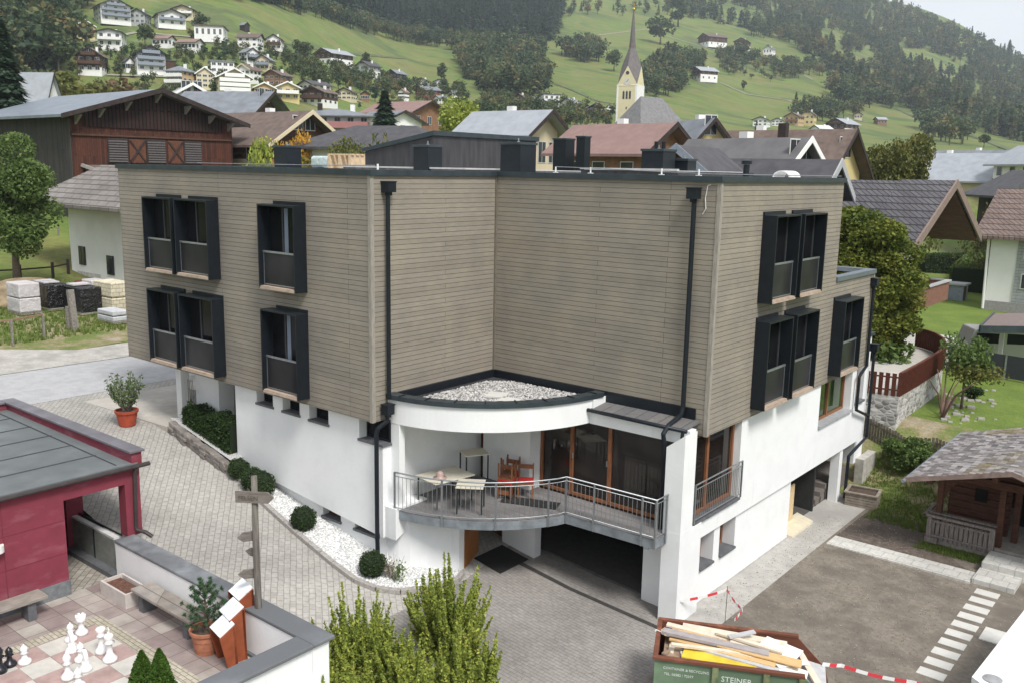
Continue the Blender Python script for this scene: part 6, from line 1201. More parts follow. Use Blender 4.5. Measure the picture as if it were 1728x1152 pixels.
# ================================================================== BUILDINGS IN THE VALLEY
def wt(name, label, cat, p): return thing(name, label, cat, p)
BW = boards('barn red boards', (.115, .042, .027), (.06, .026, .018), (.02, .01, .008), 4, .2, .008, vertical=True, varn=.45)
BG = boards('barn grey boards', (.075, .07, .068), (.05, .047, .046), (.02, .02, .02), 5, .22, .01, vertical=True, varn=.35)
bn = house(Vector((-68.5, 24.2, 6.1)), 15.3, 17.6, 9.25, 2.25, R(90), wall='red', roof='grey', label='large old barn with red brown gable boards, louvred vents and grey sheet roof', over=1.2, chim=0, parts=False, name='barn', base=3, wmat=BW, verge='dark', rmat=plain('corrugated grey sheet', (.22, .25, .29), .5, .3, var=.15, sc=1.2))
L_ = dict(local=True); FY = -8.85
mk('side_boards', MB().box((-7.73, FY, -3), (-7.66, 8.8, 9.2)), BG, bn, **L_)
mk('gable_slats', MB().extr([(-6.6, FY-.07, 8.3), (6.6, FY-.07, 8.3), (6.6, FY-.07, 9.4), (0, FY-.07, 11.3), (-6.6, FY-.07, 9.4)], (0, .1, 0)), boards('dark gable slats', (.045, .022, .018), (.03, .016, .014), (.006, .005, .005), 4, .34, .06, vertical=True), bn, **L_)
for x in (-3.72, -.18, 3.4):
    q = MB()
    for k in range(9): q.box((x-.82, FY-.14, 5.45+k*.21), (x+.82, FY-.06, 5.45+k*.21+.12))
    lv = mk('louvre_shutter', q, plain('louvre grey', (.13, .12, .12), .85, var=.2), bn, **L_); mk('shutter_frame', MB().box((x-.92, FY-.06, 5.35), (x+.92, FY-.02, 7.45)), WC['dark'], lv, **L_)
for x in (-1.95, 1.68):
    hd_ = mk('hatch_door', MB().box((x-.75, FY-.08, 5.4), (x+.75, FY-.02, 7.4)), plain('hatch wood', (.12, .05, .03), .8, var=.25), bn, **L_)
    mk('cross_brace', MB().beam((x-.7, FY-.13, 5.5), (x+.7, FY-.13, 7.3), .1, .14).beam((x-.7, FY-.11, 7.3), (x+.7, FY-.11, 5.5), .1, .14), WC['dark'], hd_, **L_)
mk('band_board', MB().box((-7.6, FY-.1, 7.55), (7.6, FY-.02, 7.7)), WC['brown'], bn, **L_)
for x in (-7.2, -5.2, -2.8, 0, 2.8, 5.2, 7.2): zr_ = 11.45-.294*abs(x); mk('purlin_end', MB().extr([(x-.1, FY-1.1, zr_-.15), (x-.1, FY, zr_-.9), (x-.1, FY, zr_-.15)], (.2, 0, 0)), plain('grey purlin', (.25, .23, .22), .85), bn, **L_)
mk('lean_to_roof', MB().extr([(-6.9, FY, 5.0), (7.6, FY, 5.0), (7.6, FY-5.4, 3.3), (-4.6, FY-5.4, 3.3)], (0, 0, .18)), RCc['brown'], bn, **L_); mk('lean_to_verge', MB().beam((-6.9, FY, 5.15), (-4.6, FY-5.4, 3.45), .25, .25), plain('grey verge', (.3, .28, .27), .8), bn, **L_)
mk('lean_to_wall', MB().extr([(-6.6, FY, -2), (-6.6, FY, 4.9), (-4.6, FY-4.6, 3.3), (-4.6, FY-4.6, -2)], (9, 0, 0)), WC['red'], bn, **L_)
mk('snow_stops', MB().beam((-5.4, -9.9, 9.93), (-5.4, 9, 9.93), .08, .1).beam((-3.0, -9.9, 10.65), (-3.0, 9, 10.65), .08, .1).beam((-8.7, -9.95, 8.98), (-8.7, 9.9, 8.98), .14, .12), plain('snow stop', (.09, .1, .11), .6), bn, **L_)
# white farmhouse in front of the barn
fm = house(Vector((-37.8, 12.6, 4.0)), 8.3, 12, 5.3, 1.75, R(90), wall='white', roof='brown', label='white farmhouse with wide grey brown shingle roof in front of the barn', over=1.5, chim=0, parts=False, name='farmhouse', rmat=bricks('brownish slat shingles', (.20, .18, .165), (.255, .235, .22), (.10, .09, .08), 1.1, .28, .03, plane='wall', dist=.03), base=1.5)
for (x, z) in ((-42.2, 5.55), (-38.6, 5.2), (-35, 5.4)):
    w_ = mk('window', MB().box((x-.42, 8.38, z-.6), (x+.42, 8.44, z+.6)), plain('dark window frame', (.05, .045, .045), .7) if 'dark window frame' not in MT else MT['dark window frame'], fm); mk('pane', MB().box((x-.36, 8.36, z-.54), (x-.03, 8.39, z+.54)).box((x+.03, 8.36, z-.54), (x+.36, 8.39, z+.54)), VWIN, w_)
sl_ = 1.75/4.15; rr_ = MB()
for s in (-1, 1): rr_.extr([(-45.25, 12.6, 11.07), (-45.25, 12.6+s*5.65, 9.32-sl_*1.5), (-45.25, 12.6+s*5.65, 9.54-sl_*1.5), (-45.25, 12.6, 11.34)], (-1.9, 0, 0))
mk('roof_overhang', rr_, MT['brownish slat shingles'], fm)
mk('plaster_stain', MB().box((-43.0, 8.425, 4.0), (-40.0, 8.445, 4.5)), plain('worn base render', (.52, .50, .47), .9, var=.2, sc=3), fm)
def at_house(px, dist, top, label, w, d, yaw, rr=.3, zbase=None, **k):
    p = gpx(px, dist); dd = (p-CAM).dot(cf); x0, y0 = topix(p); H_ = (y0-top)/FPX*dd; k.setdefault('win', (3, 2)); rh = k.pop('rh', H_*rr); return house(p, w, d, H_-rh, rh, facing(p)+R(yaw), label=label, **k)
at_house(452, 98, 198, 'cream house with brown roof and wooden gable right of the barn', 8.5, 11, 40, rh=2.6, wall='cream', upper='brown', upfrac=.7, roof='brown', over=1.3, verge='cream', side_win=2)
at_house(392, 135, 162, 'dark timber house with pale grey roof behind the barn', 8.5, 10.5, 60, rh=2.4, wall='brown', roof='grey', over=1.6, chim=1)
at_house(320, 150, 152, 'small white house with pale sheet roof just above the barn ridge', 9, 10, 10, rh=2.6, roof='pale', verge='white', chim=0)
at_house(572, 165, 186, 'white apartment house with rose balconies and flat hip roof', 13.5, 10, -14, hip=True, rh=1.3, roof='grey', balc='oldrose', win=(6, 3), side_win=2, over=1.3, chim=2)
at_house(650, 84, 217, 'low building with wide dark hip roof behind the hotel roof', 8, 12.5, 62, hip=True, rh=1.9, roof='dark', over=1.2, chim=0, parts=False)
at_house(655, 190, 192, 'white house with small gable right of the dark fir', 10, 9, 40, rh=2, roof='grey', chim=0); at_house(684, 200, 176, 'red brown roofed wooden house above the small white one', 11, 13, 50, rh=2.2, wall='wood', roof='rose')
at_house(725, 230, 186, 'cream house with brown roof left of the yellow bushy tree', 11, 13, 50, rh=2.2, wall='cream', roof='brown')
at_house(862, 92, 197, 'cream house with grey sheet roof behind the vent boxes', 5.4, 7.2, 54, rh=1.7, wall='cream', roof='pale', over=1.3, side_win=2)
m15 = at_house(1048, 80, 220, 'timber chalet with rose tile roof and orange wooden walls below the church', 6.4, 8.6, 54, rh=1.9, wall='wood', roof='rose', over=1.1, balc='wood', side_win=3)
at_house(1168, 90, 212, 'bright yellow house with grey tile roof right of the timber chalet', 4.8, 6, 28, rh=2.6, wall='yellow', roof='grey', over=.9, side_win=2, win=(2, 2))
at_house(1292, 88, 230, 'long yellow house with brown roof behind the grey roofed house', 8.5, 14, 66, rh=3.4, wall='yellow', roof='brown', over=1.0, side_win=3, chim=2)
at_house(1255, 66, 246, 'white gabled house with broad grey roof in front of the long yellow house', 6.4, 8.8, 52, rh=2.9, wall='white', roof='dark', over=.8, side_win=3, verge='white', rmat=plain('mid grey slate', (.135, .13, .135), .75, var=.15, sc=1))
at_house(1312, 50, 283, 'near low house with dark ribbed tile roof just over the hotel edge', 4.4, 5.4, 70, rh=1.5, wall='grey', roof='dark', over=.5, chim=0, parts=False, verge='grey')
at_house(1176, 47, 264, 'small dark gable of a neighbouring shed over the hotel roof edge', 3.4, 5, -20, rh=1.3, wall='wood', roof='dark', over=.5, chim=0, parts=False, verge='bluegrey')
at_house(1606, 150, 263, 'beige house with light grey sheet roof among bushes on the right', 10, 12.5, 70, rh=3.2, wall='cream', roof='pale', over=1.1, side_win=3)
at_house(1650, 178, 257, 'second grey roofed house behind the beige one', 10.5, 14, 60, rh=2.9, wall='cream', roof='grey', over=1.2); at_house(1752, 140, 250, 'white house with pale roof cut by the right edge of the photo', 7, 9.5, 30, rh=2, wall='white', roof='pale')
at_house(1752, 112, 294, 'dark timber house with wide grey roof behind the white house on the right', 8, 8, 28, rh=2.0, wall='dark', roof='dark', over=1.4, chim=0, parts=False)
# right: house with large overhanging gable
rh_ = house(Vector((-5.4, 31.9, 2.0)), 9.8, 13.5, 6.75, 2.35, R(90), wall='white', roof='dark', label='white house with steep dark tile roof and deep brown gable overhang behind the hornbeam', over=1.35, chim=0, name='gabled_house', parts=False, rmat=bricks('anthracite roof tiles', (.085, .08, .09), (.12, .115, .125), (.03, .03, .03), .3, .32, .03, plane='wall', dist=.04, stain=.1), verge='pink' if False else 'brown')
mk('gable_overhang', MB().extr([(1.6, 25.4, 8.15), (1.6, 31.9, 11.2), (1.6, 38.4, 8.15), (1.6, 38.4, 8.4), (1.6, 31.9, 11.45), (1.6, 25.4, 8.4)], (2.7, 0, 0)), MT['anthracite roof tiles'], rh_)
mk('fascia_board', MB().extr([(4.31, 25.3, 7.95), (4.31, 31.9, 11.05), (4.31, 38.5, 7.95), (4.31, 38.5, 8.45), (4.31, 31.9, 11.5), (4.31, 25.3, 8.45)], (.09, 0, 0)), plain('light brown fascia', (.22, .165, .14), .7, var=.15), rh_)
mk('gable_ceiling', MB().extr([(1.7, 25.6, 8.0), (1.7, 31.9, 10.95), (1.7, 38.2, 8.0), (1.7, 38.2, 8.1), (1.7, 31.9, 11.1), (1.7, 25.6, 8.1)], (2.5, 0, 0)), WC['brown'], rh_); mk('upper_wall', MB().extr([(1.38, 27, 7.6), (1.38, 36.8, 7.6), (1.38, 36.8, 8.6), (1.38, 31.9, 10.9), (1.38, 27, 8.6)], (.1, 0, 0)), WC['brown'], rh_)
mk('balcony', MB().box((1.4, 26.8, 4.5), (3.0, 37.9, 4.68)), WC['grey'], rh_); mk('balcony_railing', MB().box((2.95, 26.8, 4.5), (3.05, 37.9, 5.6)).box((1.4, 37.85, 4.5), (3.0, 37.95, 5.6)), plain('brown balcony boards', (.20, .10, .07), .8, var=.2), rh_); mk('handrail', MB().box((2.85, 26.8, 5.6), (3.15, 38.0, 5.68)).box((1.4, 37.8, 5.6), (3.1, 38.0, 5.679)), WC['grey'], rh_)
for (v_, z) in ((29, 5.0), (34.6, 5.0), (35, 2.6)): w_ = mk('window', MB().box((1.37, v_-.65, z), (1.42, v_+.65, z+1.5)), VFR, rh_); mk('pane', MB().box((1.42, v_-.57, z+.08), (1.44, v_+.57, z+1.42)), VWIN, w_)
sk_ = MB().extr([(-13.5, 28.2, 9.05), (-11.8, 28.2, 9.05), (-11.8, 29.6, 9.70), (-13.5, 29.6, 9.70)], (0, -.1, .25)); mk('skylight', sk_, WC['white'], rh_)
tag(sheet('neighbour_drive', [(0.5, 37.4), (4.4, 27.6), (6.5, 29.5), (8.4, 33.5), (4.4, 38.5)], .05, plain('pale drive concrete', (.50, .49, .46), .9, var=.08)), kind='structure')
wh = house(Vector((9.4, 57.2, 2.2)), 10.5, 14.5, 5.7, 2.7, R(90), wall='white', roof='brown', label='white house with brown tile roof at the right photo edge behind the carport', over=1.0, chim=0, name='white_house', parts=False, rmat=bricks('brown roof tiles', (.16, .115, .10), (.20, .15, .135), (.06, .045, .04), .34, .35, .03, plane='wall', dist=.04, stain=.12), verge='grey')
mk('grey_siding', MB().box((3.9, 51.86, 2.9), (16, 51.93, 7.6)), boards('pale grey siding', (.36, .38, .4), (.40, .42, .44), (.16, .17, .18), 4, .22, .012), wh); mk('plinth', MB().box((2.2, 51.82, 1.8), (16, 51.9, 3.0)), plain('stone grey plinth', (.3, .29, .29), .9), wh)
for x in (4.6, 7.5):
    for z in (4.0, 6.1): w_ = mk('window', MB().box((x-.3, 51.80, z), (x+1.1, 51.86, z+1.1)), VFR, wh); mk('pane', MB().box((x-.22, 51.78, z+.08), (x+1.02, 51.80, z+1.02)), VWIN, w_)
mk('downpipe', MB().tube([(2.0, 51.8, 7.8), (2.1, 51.8, 2.4)], .09, 8), WC['white'], wh)
# carport, van, fence, hedges, shed on the right
cpt = thing('carport', 'carport with brown flat roof over a silver van', 'carport', atz(1690, 610, 2.1)); zc = 4.6; P_ = [atz(1654, 551, zc), atz(1800, 553, zc), atz(1800, 528, zc), atz(1677, 529, zc)]
mk('roof', MB().prism([(p_.x, p_.y) for p_ in P_], zc-.25, zc), plain('brown flat roof', (.20, .16, .15), .8, var=.12), cpt); mk('fascia', MB().beam(P_[0]+Vector((0, 0, -.12)), P_[1]+Vector((0, 0, -.12)), .1, .34).beam(P_[0]+Vector((0, 0, -.12)), P_[3]+Vector((0, 0, -.12)), .1, .34), ANT2, cpt)
for px_ in (1688,): q = atz(px_, 592, 3.1); mk('post', MB().box((q.x-.1, q.y-.1, 2.0), (q.x+.1, q.y+.1, zc-.2)), WC['white'], cpt)
vn = thing('silver_van', 'silver van parked under the carport behind the dark fence', 'van', atz(1715, 620, 2.1)); dv = (atz(1760, 592, 3.0)-atz(1660, 588, 3.0)); dv.z = 0; dv.normalize(); vn.rotation_euler.z = math.atan2(dv.y, dv.x); o_ = vn.location
mk('body', MB().extr([(-2.4, 0, .35), (2.3, 0, .35), (2.35, 0, 1.0), (1.7, 0, 1.15), (1.0, 0, 1.85), (-2.2, 0, 1.9), (-2.45, 0, 1.2)], (0, 1.8, 0)), plain('silver car paint', (.42, .43, .44), .3, .5, var=.04, bmp=0), vn, local=True, bevel=.08)
for a, b2 in ((-2.1, -.75), (-.6, .35), (.45, 1.15)): mk('window', MB().extr([(a, -.012, 1.2), (b2+.2*(b2 > 1), -.012, 1.2), (b2, -.012, 1.7), (a, -.012, 1.72)], (0, .02, 0)), GLASS, vn, local=True)
for x in (-1.5, 1.5): wv = mk('wheel', MB().tube([(x, -.02, .33), (x, .2, .33)], .33, 20), plain('tyre rubber', (.02, .02, .02), .9) if 'tyre rubber' not in MT else MT['tyre rubber'], vn, local=True); mk('rim', MB().tube([(x, -.035, .33), (x, -.02, .33)], .2, 16), STEEL, wv, local=True)
bf = thing('panel_fence', 'dark grey panel fence between the lawn and the carport', 'fence', atz(1650, 632, 2.1)); pz = [atz(1600, 624, 2.1), atz(1652, 634, 2.1), atz(1694, 641, 2.1), atz(1745, 650, 2.1)]
for a, b2 in zip(pz[:-1], pz[1:]): mk('panel', MB().beam(a+Vector((0, 0, .68)), b2+Vector((0, 0, .68)), .04, 1.1), plain('fence anthracite', (.045, .05, .06), .6, var=.1) if 'fence anthracite' not in MT else MT['fence anthracite'], bf)
for a in pz: mk('post', MB().box((a.x-.04, a.y-.04, 2.05), (a.x+.04, a.y+.04, 3.32)), STEEL, bf)
def hedge(pts, w, h, label, lmat=None):
    t_ = thing('clipped_hedge', label, 'hedge', pts[0]); mb = MB(); P = []
    for a, b2 in zip(pts[:-1], pts[1:]):
        a, b2 = Vector(a), Vector(b2); d = b2-a; L = d.length; d.normalize(); s_ = Vector((-d.y, d.x, 0)).normalized()
        for _ in range(int(L*1100)):
            f = random.random()*L; u_ = random.uniform(-1, 1)*w/2; z = random.random()*h; r_ = random.random()
            if r_ < .55: u_ = math.copysign(w/2+random.gauss(0, .03), u_)
            else: z = h+random.gauss(0, .04)
            P.append(a+d*f+s_*u_+Vector((0, 0, z)))
        mk('core', MB().beam(a+Vector((0, 0, h*.48)), b2+Vector((0, 0, h*.48)), w*.9, h*.94), MT['dark twig core'], t_)
    leaves(mb, P, .09); mk('foliage', mb, lmat or LGRN, t_)
hz = 2.1; hedge([atz(1590, 478, hz), atz(1636, 505, hz)][:0]+[atz(1634, 500, hz), atz(1660, 462, hz)], 3.0, 2.3, 'tall clipped hedge running away beside the lawn on the right'); hedge([atz(1550, 470, hz), atz(1636, 470, hz)], 1.8, 2.3, 'dark clipped hedge crossing behind the lawn', LBOX)
gs = thing('garden_shed', 'small grey garden shed with pale lid in front of the hedge', 'shed', atz(1603, 512, hz)); q = gs.location; mk('box', MB().box((-1.0, -.7, 0), (1.0, .7, 1.5)), WC['bluegrey'], gs, local=True); mk('lid', MB().box((-1.15, -.85, 1.5), (1.15, .85, 1.62)), WC['grey'], gs, local=True); mk('door', MB().box((1.0, -.5, .1), (1.03, .1, 1.4)), WC['brown'], gs, local=True); mk('bin', MB().box((-1.0, -1.2, 0), (-.3, -.72, 1.1)), MT['fence anthracite'], gs, local=True)
# left: building material beside the road
def block(px, py, w, d, h, mat, label, name='brick_pallet', cat='pallet', layers=1, rz=0, z0=0):
    p = hit_ground(px, py); t_ = thing(name, label, cat, p+Vector((0, 0, z0)), rz, 'stacked building materials on the verge'); mk('pallet_base', MB().box((-w/2, -d/2, 0), (w/2, d/2, .12)), OLDW, t_, local=True)
    for k in range(layers): mk('stack', MB().box((-w/2+.03*k, -d/2+.02, .12+k*(h/layers)), (w/2-.02*k, d/2-.03, .12+(k+1)*h/layers-.04)), mat, t_, local=True, bevel=.05)
    return t_
WRAP = plain('wrinkled white wrap', (.58, .55, .56), .6, var=.12, sc=4, bmp=.08, big=.15); BFOIL = plain('black foil', (.012, .012, .014), .25, var=.5, sc=4, bmp=.15, spec=.6); YST = bricks('yellowish stone stack', (.60, .54, .40), (.68, .62, .48), (.35, .3, .22), .35, .2, .012, plane='wall'); GST = plain('grey wrapped stone', (.48, .49, .51), .6, var=.15, sc=4, bmp=.05)
block(42, 528, 1.5, 1.1, 1.5, WRAP, 'two stacked pallets in white wrap at the left, beside the earth mound', layers=2); 
t_ = block(88, 520, 1.9, 1.2, 1.25, BFOIL, 'pallet under black foil, left one'); mk('top_slabs', MB().box((-.9, -.5, 1.38), (-.3, .4, 1.45)).box((-.1, -.5, 1.38), (.4, .3, 1.44)), WRAP, t_, local=True)
t_ = block(142, 527, 1.9, 1.2, 1.3, BFOIL, 'pallet under shiny black foil, right one'); mk('top_slabs', MB().box((-.7, -.5, 1.43), (.1, .4, 1.50)), WRAP, t_, local=True)
block(192, 528, 1.9, 1.1, 1.6, YST, 'yellowish stone pallets stacked beside the hotel corner', layers=2); block(192, 543, 1.6, .9, .55, GST, 'low grey wrapped pallet in front of the yellowish stones', layers=2); block(160, 500, 1.2, .9, .9, WRAP, 'pale wrapped pallet against the farmhouse wall'); block(140, 490, .9, .6, .5, WC['red'], 'small red brown crate stack by the farmhouse wall')
tag(mk('earth_mound', MB().lathe([(3.4, -.3), (2.8, .3), (1.9, .8), (1.0, 1.1), (.2, 1.2), (0, 1.2)], hit_ground(45, 505), 24), plain('dry mound', (.25, .19, .12), .95, var=.35, sc=2, bmp=.15, det=8), smooth=True), 'dry brown earth mound behind the wrapped pallets', 'mound')
ps = thing('wooden_post', 'thick leaning old wooden post pair beside the road verge', 'post', hit_ground(122, 556)); mk('post', MB().beam((.3, 0, -.1), (.05, 0, 1.9), .28, .2), BARKG, ps, local=True); mk('stake', MB().beam((-.35, 0, 0), (-.4, 0, .9), .14, .14).beam((-.1, -.1, 0), (-.12, -.1, 1.1), .16, .14), BARKG, ps, local=True)
rf_ = thing('rail_fence', 'thin wooden rail fence at the left road verge', 'fence', hit_ground(20, 582)); a_, b2, c2 = hit_ground(-60, 586), hit_ground(22, 583), hit_ground(75, 572)
for q in (a_, b2, c2): mk('post', MB().beam(q, q+Vector((0, 0, 1.15)), .09, .09), BARKG, rf_)
mk('rail', MB().beam(a_+Vector((0, 0, 1.05)), b2+Vector((0, 0, 1.1)), .06, .08).beam(b2+Vector((0, 0, 1.1)), c2+Vector((0, 0, 1.1)), .06, .08), plain('brown rail', (.24, .16, .11), .9), rf_)
rf_ = thing('field_fence', 'dark pole fence crossing the meadow left of the farmhouse', 'fence', hit_ground(90, 472)); mb = MB(); pr = None
for px_, py_ in ((-20, 480), (35, 477), (90, 472), (116, 466)):
    q = hit_ground(px_, py_); mk('post', MB().beam(q, q+Vector((0, 0, 1.1)), .14, .14), WC['dark'], rf_)
    if pr: mb.beam(pr+Vector((0, 0, .8)), q+Vector((0, 0, .8)), .07, .09)
    pr = q
mk('rail', mb, WC['dark'], rf_)
wf = thing('wire_fence', 'thin wire fence on pale stakes across the bright meadow', 'fence', hit_ground(60, 415)); pr = None; mb = MB()
for px_, py_ in ((-10, 420), (58, 412), (100, 410)):
    q = hit_ground(px_, py_); mk('post', MB().beam(q, q+Vector((0, 0, 1.2)), .1, .1), BARKG, wf)
    if pr: mb.tube([pr+Vector((0, 0, 1)), q+Vector((0, 0, 1))], .02, 4)
    pr = q
mk('wire', mb, STEEL, wf)
# ================================================================== CHURCH
cp_ = gpx(1058, 330); CH = thing('parish_church', 'village church with yellow clock tower, needle spire and slate nave roof', 'church', cp_, facing(cp_)-R(20)); dd = (cp_-CAM).dot(cf)
zy = lambda y: CAM.z+(289.7-y)/FPX*dd-cp_.z; e_ = zy(150); g_ = zy(119); s_ = zy(30); ww = 3.65
mk('tower', MB().box((-ww, -ww, -6), (ww, ww, e_)), WC['yellow'] if False else plain('tower yellow render', (.66, .59, .39), .9, var=.05, sc=1), CH, local=True)
mb = MB()
for dx, dy in ((0, -1), (1, 0), (0, 1), (-1, 0)):
    t2 = Vector((-dy, dx, 0)); n_ = Vector((dx, dy, 0)); a, b2 = n_*ww-t2*ww+Vector((0, 0, e_)), n_*ww+t2*ww+Vector((0, 0, e_)); mb.extr([a, b2, n_*ww+Vector((0, 0, g_))], -n_*.4)
mk('tower_gable', mb, MT['tower yellow render'], CH, local=True)
mk('tower_side', MB().box((ww+.01, -ww, -6), (ww+.06, ww, e_)), WC['white'], CH, local=True); mk('corner_quoin', MB().box((-ww-.03, -ww-.05, -6), (-ww+.6, -ww+.05, e_)).box((ww-.6, -ww-.05, -6), (ww+.07, -ww+.05, e_)), WC['white'], CH, local=True)
SP = plain('spire slate', (.14, .125, .125), .7, var=.2, sc=1); mb = MB(); k8 = 8
base_ = [(ww*.98, ww*.98, e_+.2), (0, ww*.99, g_), (-ww*.98, ww*.98, e_+.2), (-ww*.99, 0, g_), (-ww*.98, -ww*.98, e_+.2), (0, -ww*.99, g_), (ww*.98, -ww*.98, e_+.2), (ww*.99, 0, g_)]
r2 = [(1.25*math.cos(R(45+45*i)), 1.25*math.sin(R(45+45*i)), g_+(s_-g_)*.33) for i in range(8)]; r3 = [(.22*math.cos(R(45+45*i)), .22*math.sin(R(45+45*i)), s_) for i in range(8)]
mb.add(base_+r2+r3, [(i, (i+1) % 8, 8+(i+1) % 8, 8+i) for i in range(8)]+[(8+i, 8+(i+1) % 8, 16+(i+1) % 8, 16+i) for i in range(8)]+[tuple(range(16, 24))]); sp_ = mk('spire', mb, SP, CH, local=True)
mk('golden_ball', MB().lathe([(0, -.5), (.35, -.35), (.5, 0), (.35, .35), (0, .5)], (0, 0, s_+.5), 12), plain('gold leaf', (.7, .45, .1), .3, .8), sp_, local=True, smooth=True); mk('cross', MB().box((-.07, -.07, s_+1), (.07, .07, s_+2.6)).box((-.5, -.07, s_+1.8), (.5, .07, s_+1.95)), MT['gold leaf'], sp_, local=True)
ck = mk('clock_face', MB().tube([(0, -ww-.08, e_+1.3), (0, -ww-.0, e_+1.3)], 1.15, 24), plain('clock white', (.6, .58, .52), .7), CH, local=True); mk('clock_frame', MB().box((-1.3, -ww-.04, e_+.05), (1.3, -ww, e_+.16)), WC['brown'], ck, local=True); mk('hands', MB().beam((0, -ww-.1, e_+1.3), (.55, -ww-.1, e_+1.9), .05, .12).beam((0, -ww-.1, e_+1.3), (-.35, -ww-.1, e_+1.1), .05, .12), WC['dark'], ck, local=True)
mk('round_window', MB().tube([(0, -ww-.06, e_+4.1), (0, -ww+.02, e_+4.1)], .62, 18), VWIN, CH, local=True)
for x in (-1.15, 0, 1.15): mk('sound_window', MB().extr([(x-.35, -ww-.05, e_-4.6), (x+.35, -ww-.05, e_-4.6), (x+.35, -ww-.05, e_-2.2), (x, -ww-.05, e_-1.8), (x-.35, -ww-.05, e_-2.2)], (0, .08, 0)), VWIN, CH, local=True)
mk('cornice', MB().box((-ww-.1, -ww-.1, e_-.15), (ww+.1, ww+.1, e_+.1)), WC['white'], CH, local=True); mk('slit_window', MB().box((-.2, -ww-.05, e_-8), (.2, -ww, e_-7.2)), VWIN, CH, local=True)
np_ = gpx(1093, 318); zr_ = zy(172)+cp_.z; NV = house(np_, 14.5, 21, zr_-np_.z-10.5, 10.5, facing(np_)-R(48), wall='cream', label='nave', hip=True, over=.6, chim=0, parts=False, rmat=plain('nave slate', (.175, .17, .175), .7, var=.2, sc=1)); 
for c_ in list(NV.children): # the nave belongs to the church
    me = c_.data; mw = Matrix.Translation(NV.location) @ Matrix.Rotation(NV.rotation_euler.z, 4, 'Z'); mi = (Matrix.Translation(CH.location) @ Matrix.Rotation(CH.rotation_euler.z, 4, 'Z')).inverted(); me.transform(mi @ mw); c_.parent = CH; c_.name = 'nave_'+c_.name.split('.')[0]
bpy.data.objects.remove(NV)
p = gpx(66, 150); at_house(66, 165, 130, 'steep pale grey chapel roof between the dark fir and the bushes on the left', 4.6, 6.5, 55, rh=5, wall='white', roof='pale', chim=0, parts=False, name='chapel', over=.6)

# ================================================================== VEGETATION
random.seed(5)
tree_px(20, 200, 50, 'fir', LDARK, 'big dark fir at the left photo edge behind the barn', dist=110, n=6500, leaf=.045, seed=2, wide=1.1)
tree_px(14, 400, 228, 'tall', LGRN, 'light green leafy tree at the left edge before the grey barn side', dist=60, n=15000, leaf=.015, seed=3, wide=1.05)
tree_px(650, 215, 158, 'fir', LDARK, 'dark fir between the apartment house and the small white house', dist=150, n=3500, leaf=.06, seed=4, wide=1.5)
tree_px(1492, 600, 338, 'column', LCOL, 'tall dense hornbeam column turning yellow beside the hotel', dist=46, n=60000, leaf=.0125, seed=6, wide=1.2)
tree_px(1440, 560, 350, 'column', LCOL, 'second hornbeam half hidden behind the hotel corner', dist=47.5, n=16000, leaf=.02, seed=8, wide=1.3)
tree_px(1516, 300, 196, 'round', LOLV, 'large round tree in early autumn colours behind the right roofs', dist=100, n=16000, leaf=.018, seed=9, wide=.72)
tree_px(1528, 320, 268, 'bush', LOLV, 'olive bush left of the beige house', dist=84, n=5000, leaf=.022, seed=10, wide=.55); tree_px(1455, 330, 272, 'bush', LBRN, 'thin reddish bush behind the dark tiled roof', dist=72, n=1800, leaf=.025, seed=10, wide=.4)
tree_px(1655, 400, 288, 'tall', LBRN, 'bare brownish tree between the two right houses', dist=150, n=2600, leaf=.025, seed=11, wide=.55); tree_px(1700, 345, 288, 'bush', LOLV, 'sparse shrubs before the beige house', dist=84, n=2500, leaf=.02, seed=13, wide=.6)
tree_px(508, 250, 213, 'bush', LGOLD, 'golden yellow bush before the brown roofed gable', dist=84, n=3500, leaf=.03, seed=14, wide=.42); tree_px(440, 290, 240, 'bush', LYEL, 'light green bush left of the first vent box', dist=60, n=4500, leaf=.025, seed=15, wide=.42); tree_px(422, 290, 254, 'bush', LYEL, 'small light green bush beside the barn corner', dist=64, n=2000, leaf=.03, seed=16, wide=.3)
tree_px(565, 285, 222, 'broad', LOLV, 'brownish yellow tree behind the pallet on the roof', dist=55, n=14000, leaf=.016, seed=17, wide=.75); tree_px(600, 285, 238, 'bush', LOLV, 'brownish yellow bush right of the tree behind the pallet', dist=54, n=5000, leaf=.025, seed=18, wide=.5)
tree_px(795, 225, 165, 'broad', LYEL, 'yellow green round tree behind the penthouse', dist=120, n=9000, leaf=.022, seed=19, wide=1.15); tree_px(850, 215, 180, 'bush', LYEL, 'yellow green bush right of the round tree behind the penthouse', dist=125, n=3500, leaf=.03, seed=20, wide=.8)
tree_px(950, 245, 215, 'bush', LBRN, 'reddish brown bush behind the distant vent boxes', dist=110, n=3500, leaf=.03, seed=21, wide=.8)
tree_px(130, 205, 120, 'bush', LOLV, 'autumn bush cluster above the barn roof', dist=175, n=5000, leaf=.04, seed=22, wide=1.3); tree_px(195, 180, 130, 'bush', LBRN, 'reddish bush above the barn ridge', dist=185, n=3000, leaf=.05, seed=23, wide=1.2)
tree_px(1622, 690, 552, 'broad', LGRN, 'small multi stemmed tree on the lawn before the dark fence', n=2600, leaf=.035, seed=24, wide=.75)
sm_ = thing('bare_stems', 'fan of bare reddish stems of a shrub beside the stone wall', 'shrub', atz(1590, 706, 2.1)); mb = MB()
for (x, y) in ((1568, 640), (1582, 622), (1598, 610), (1612, 640), (1634, 620), (1652, 640), (1640, 650)): q = atz(x, y, 3.9); mb.tube([sm_.location, sm_.location.lerp(q, .4)+Vector((0, 0, .4)), q], [.05, .03, .015], 6)
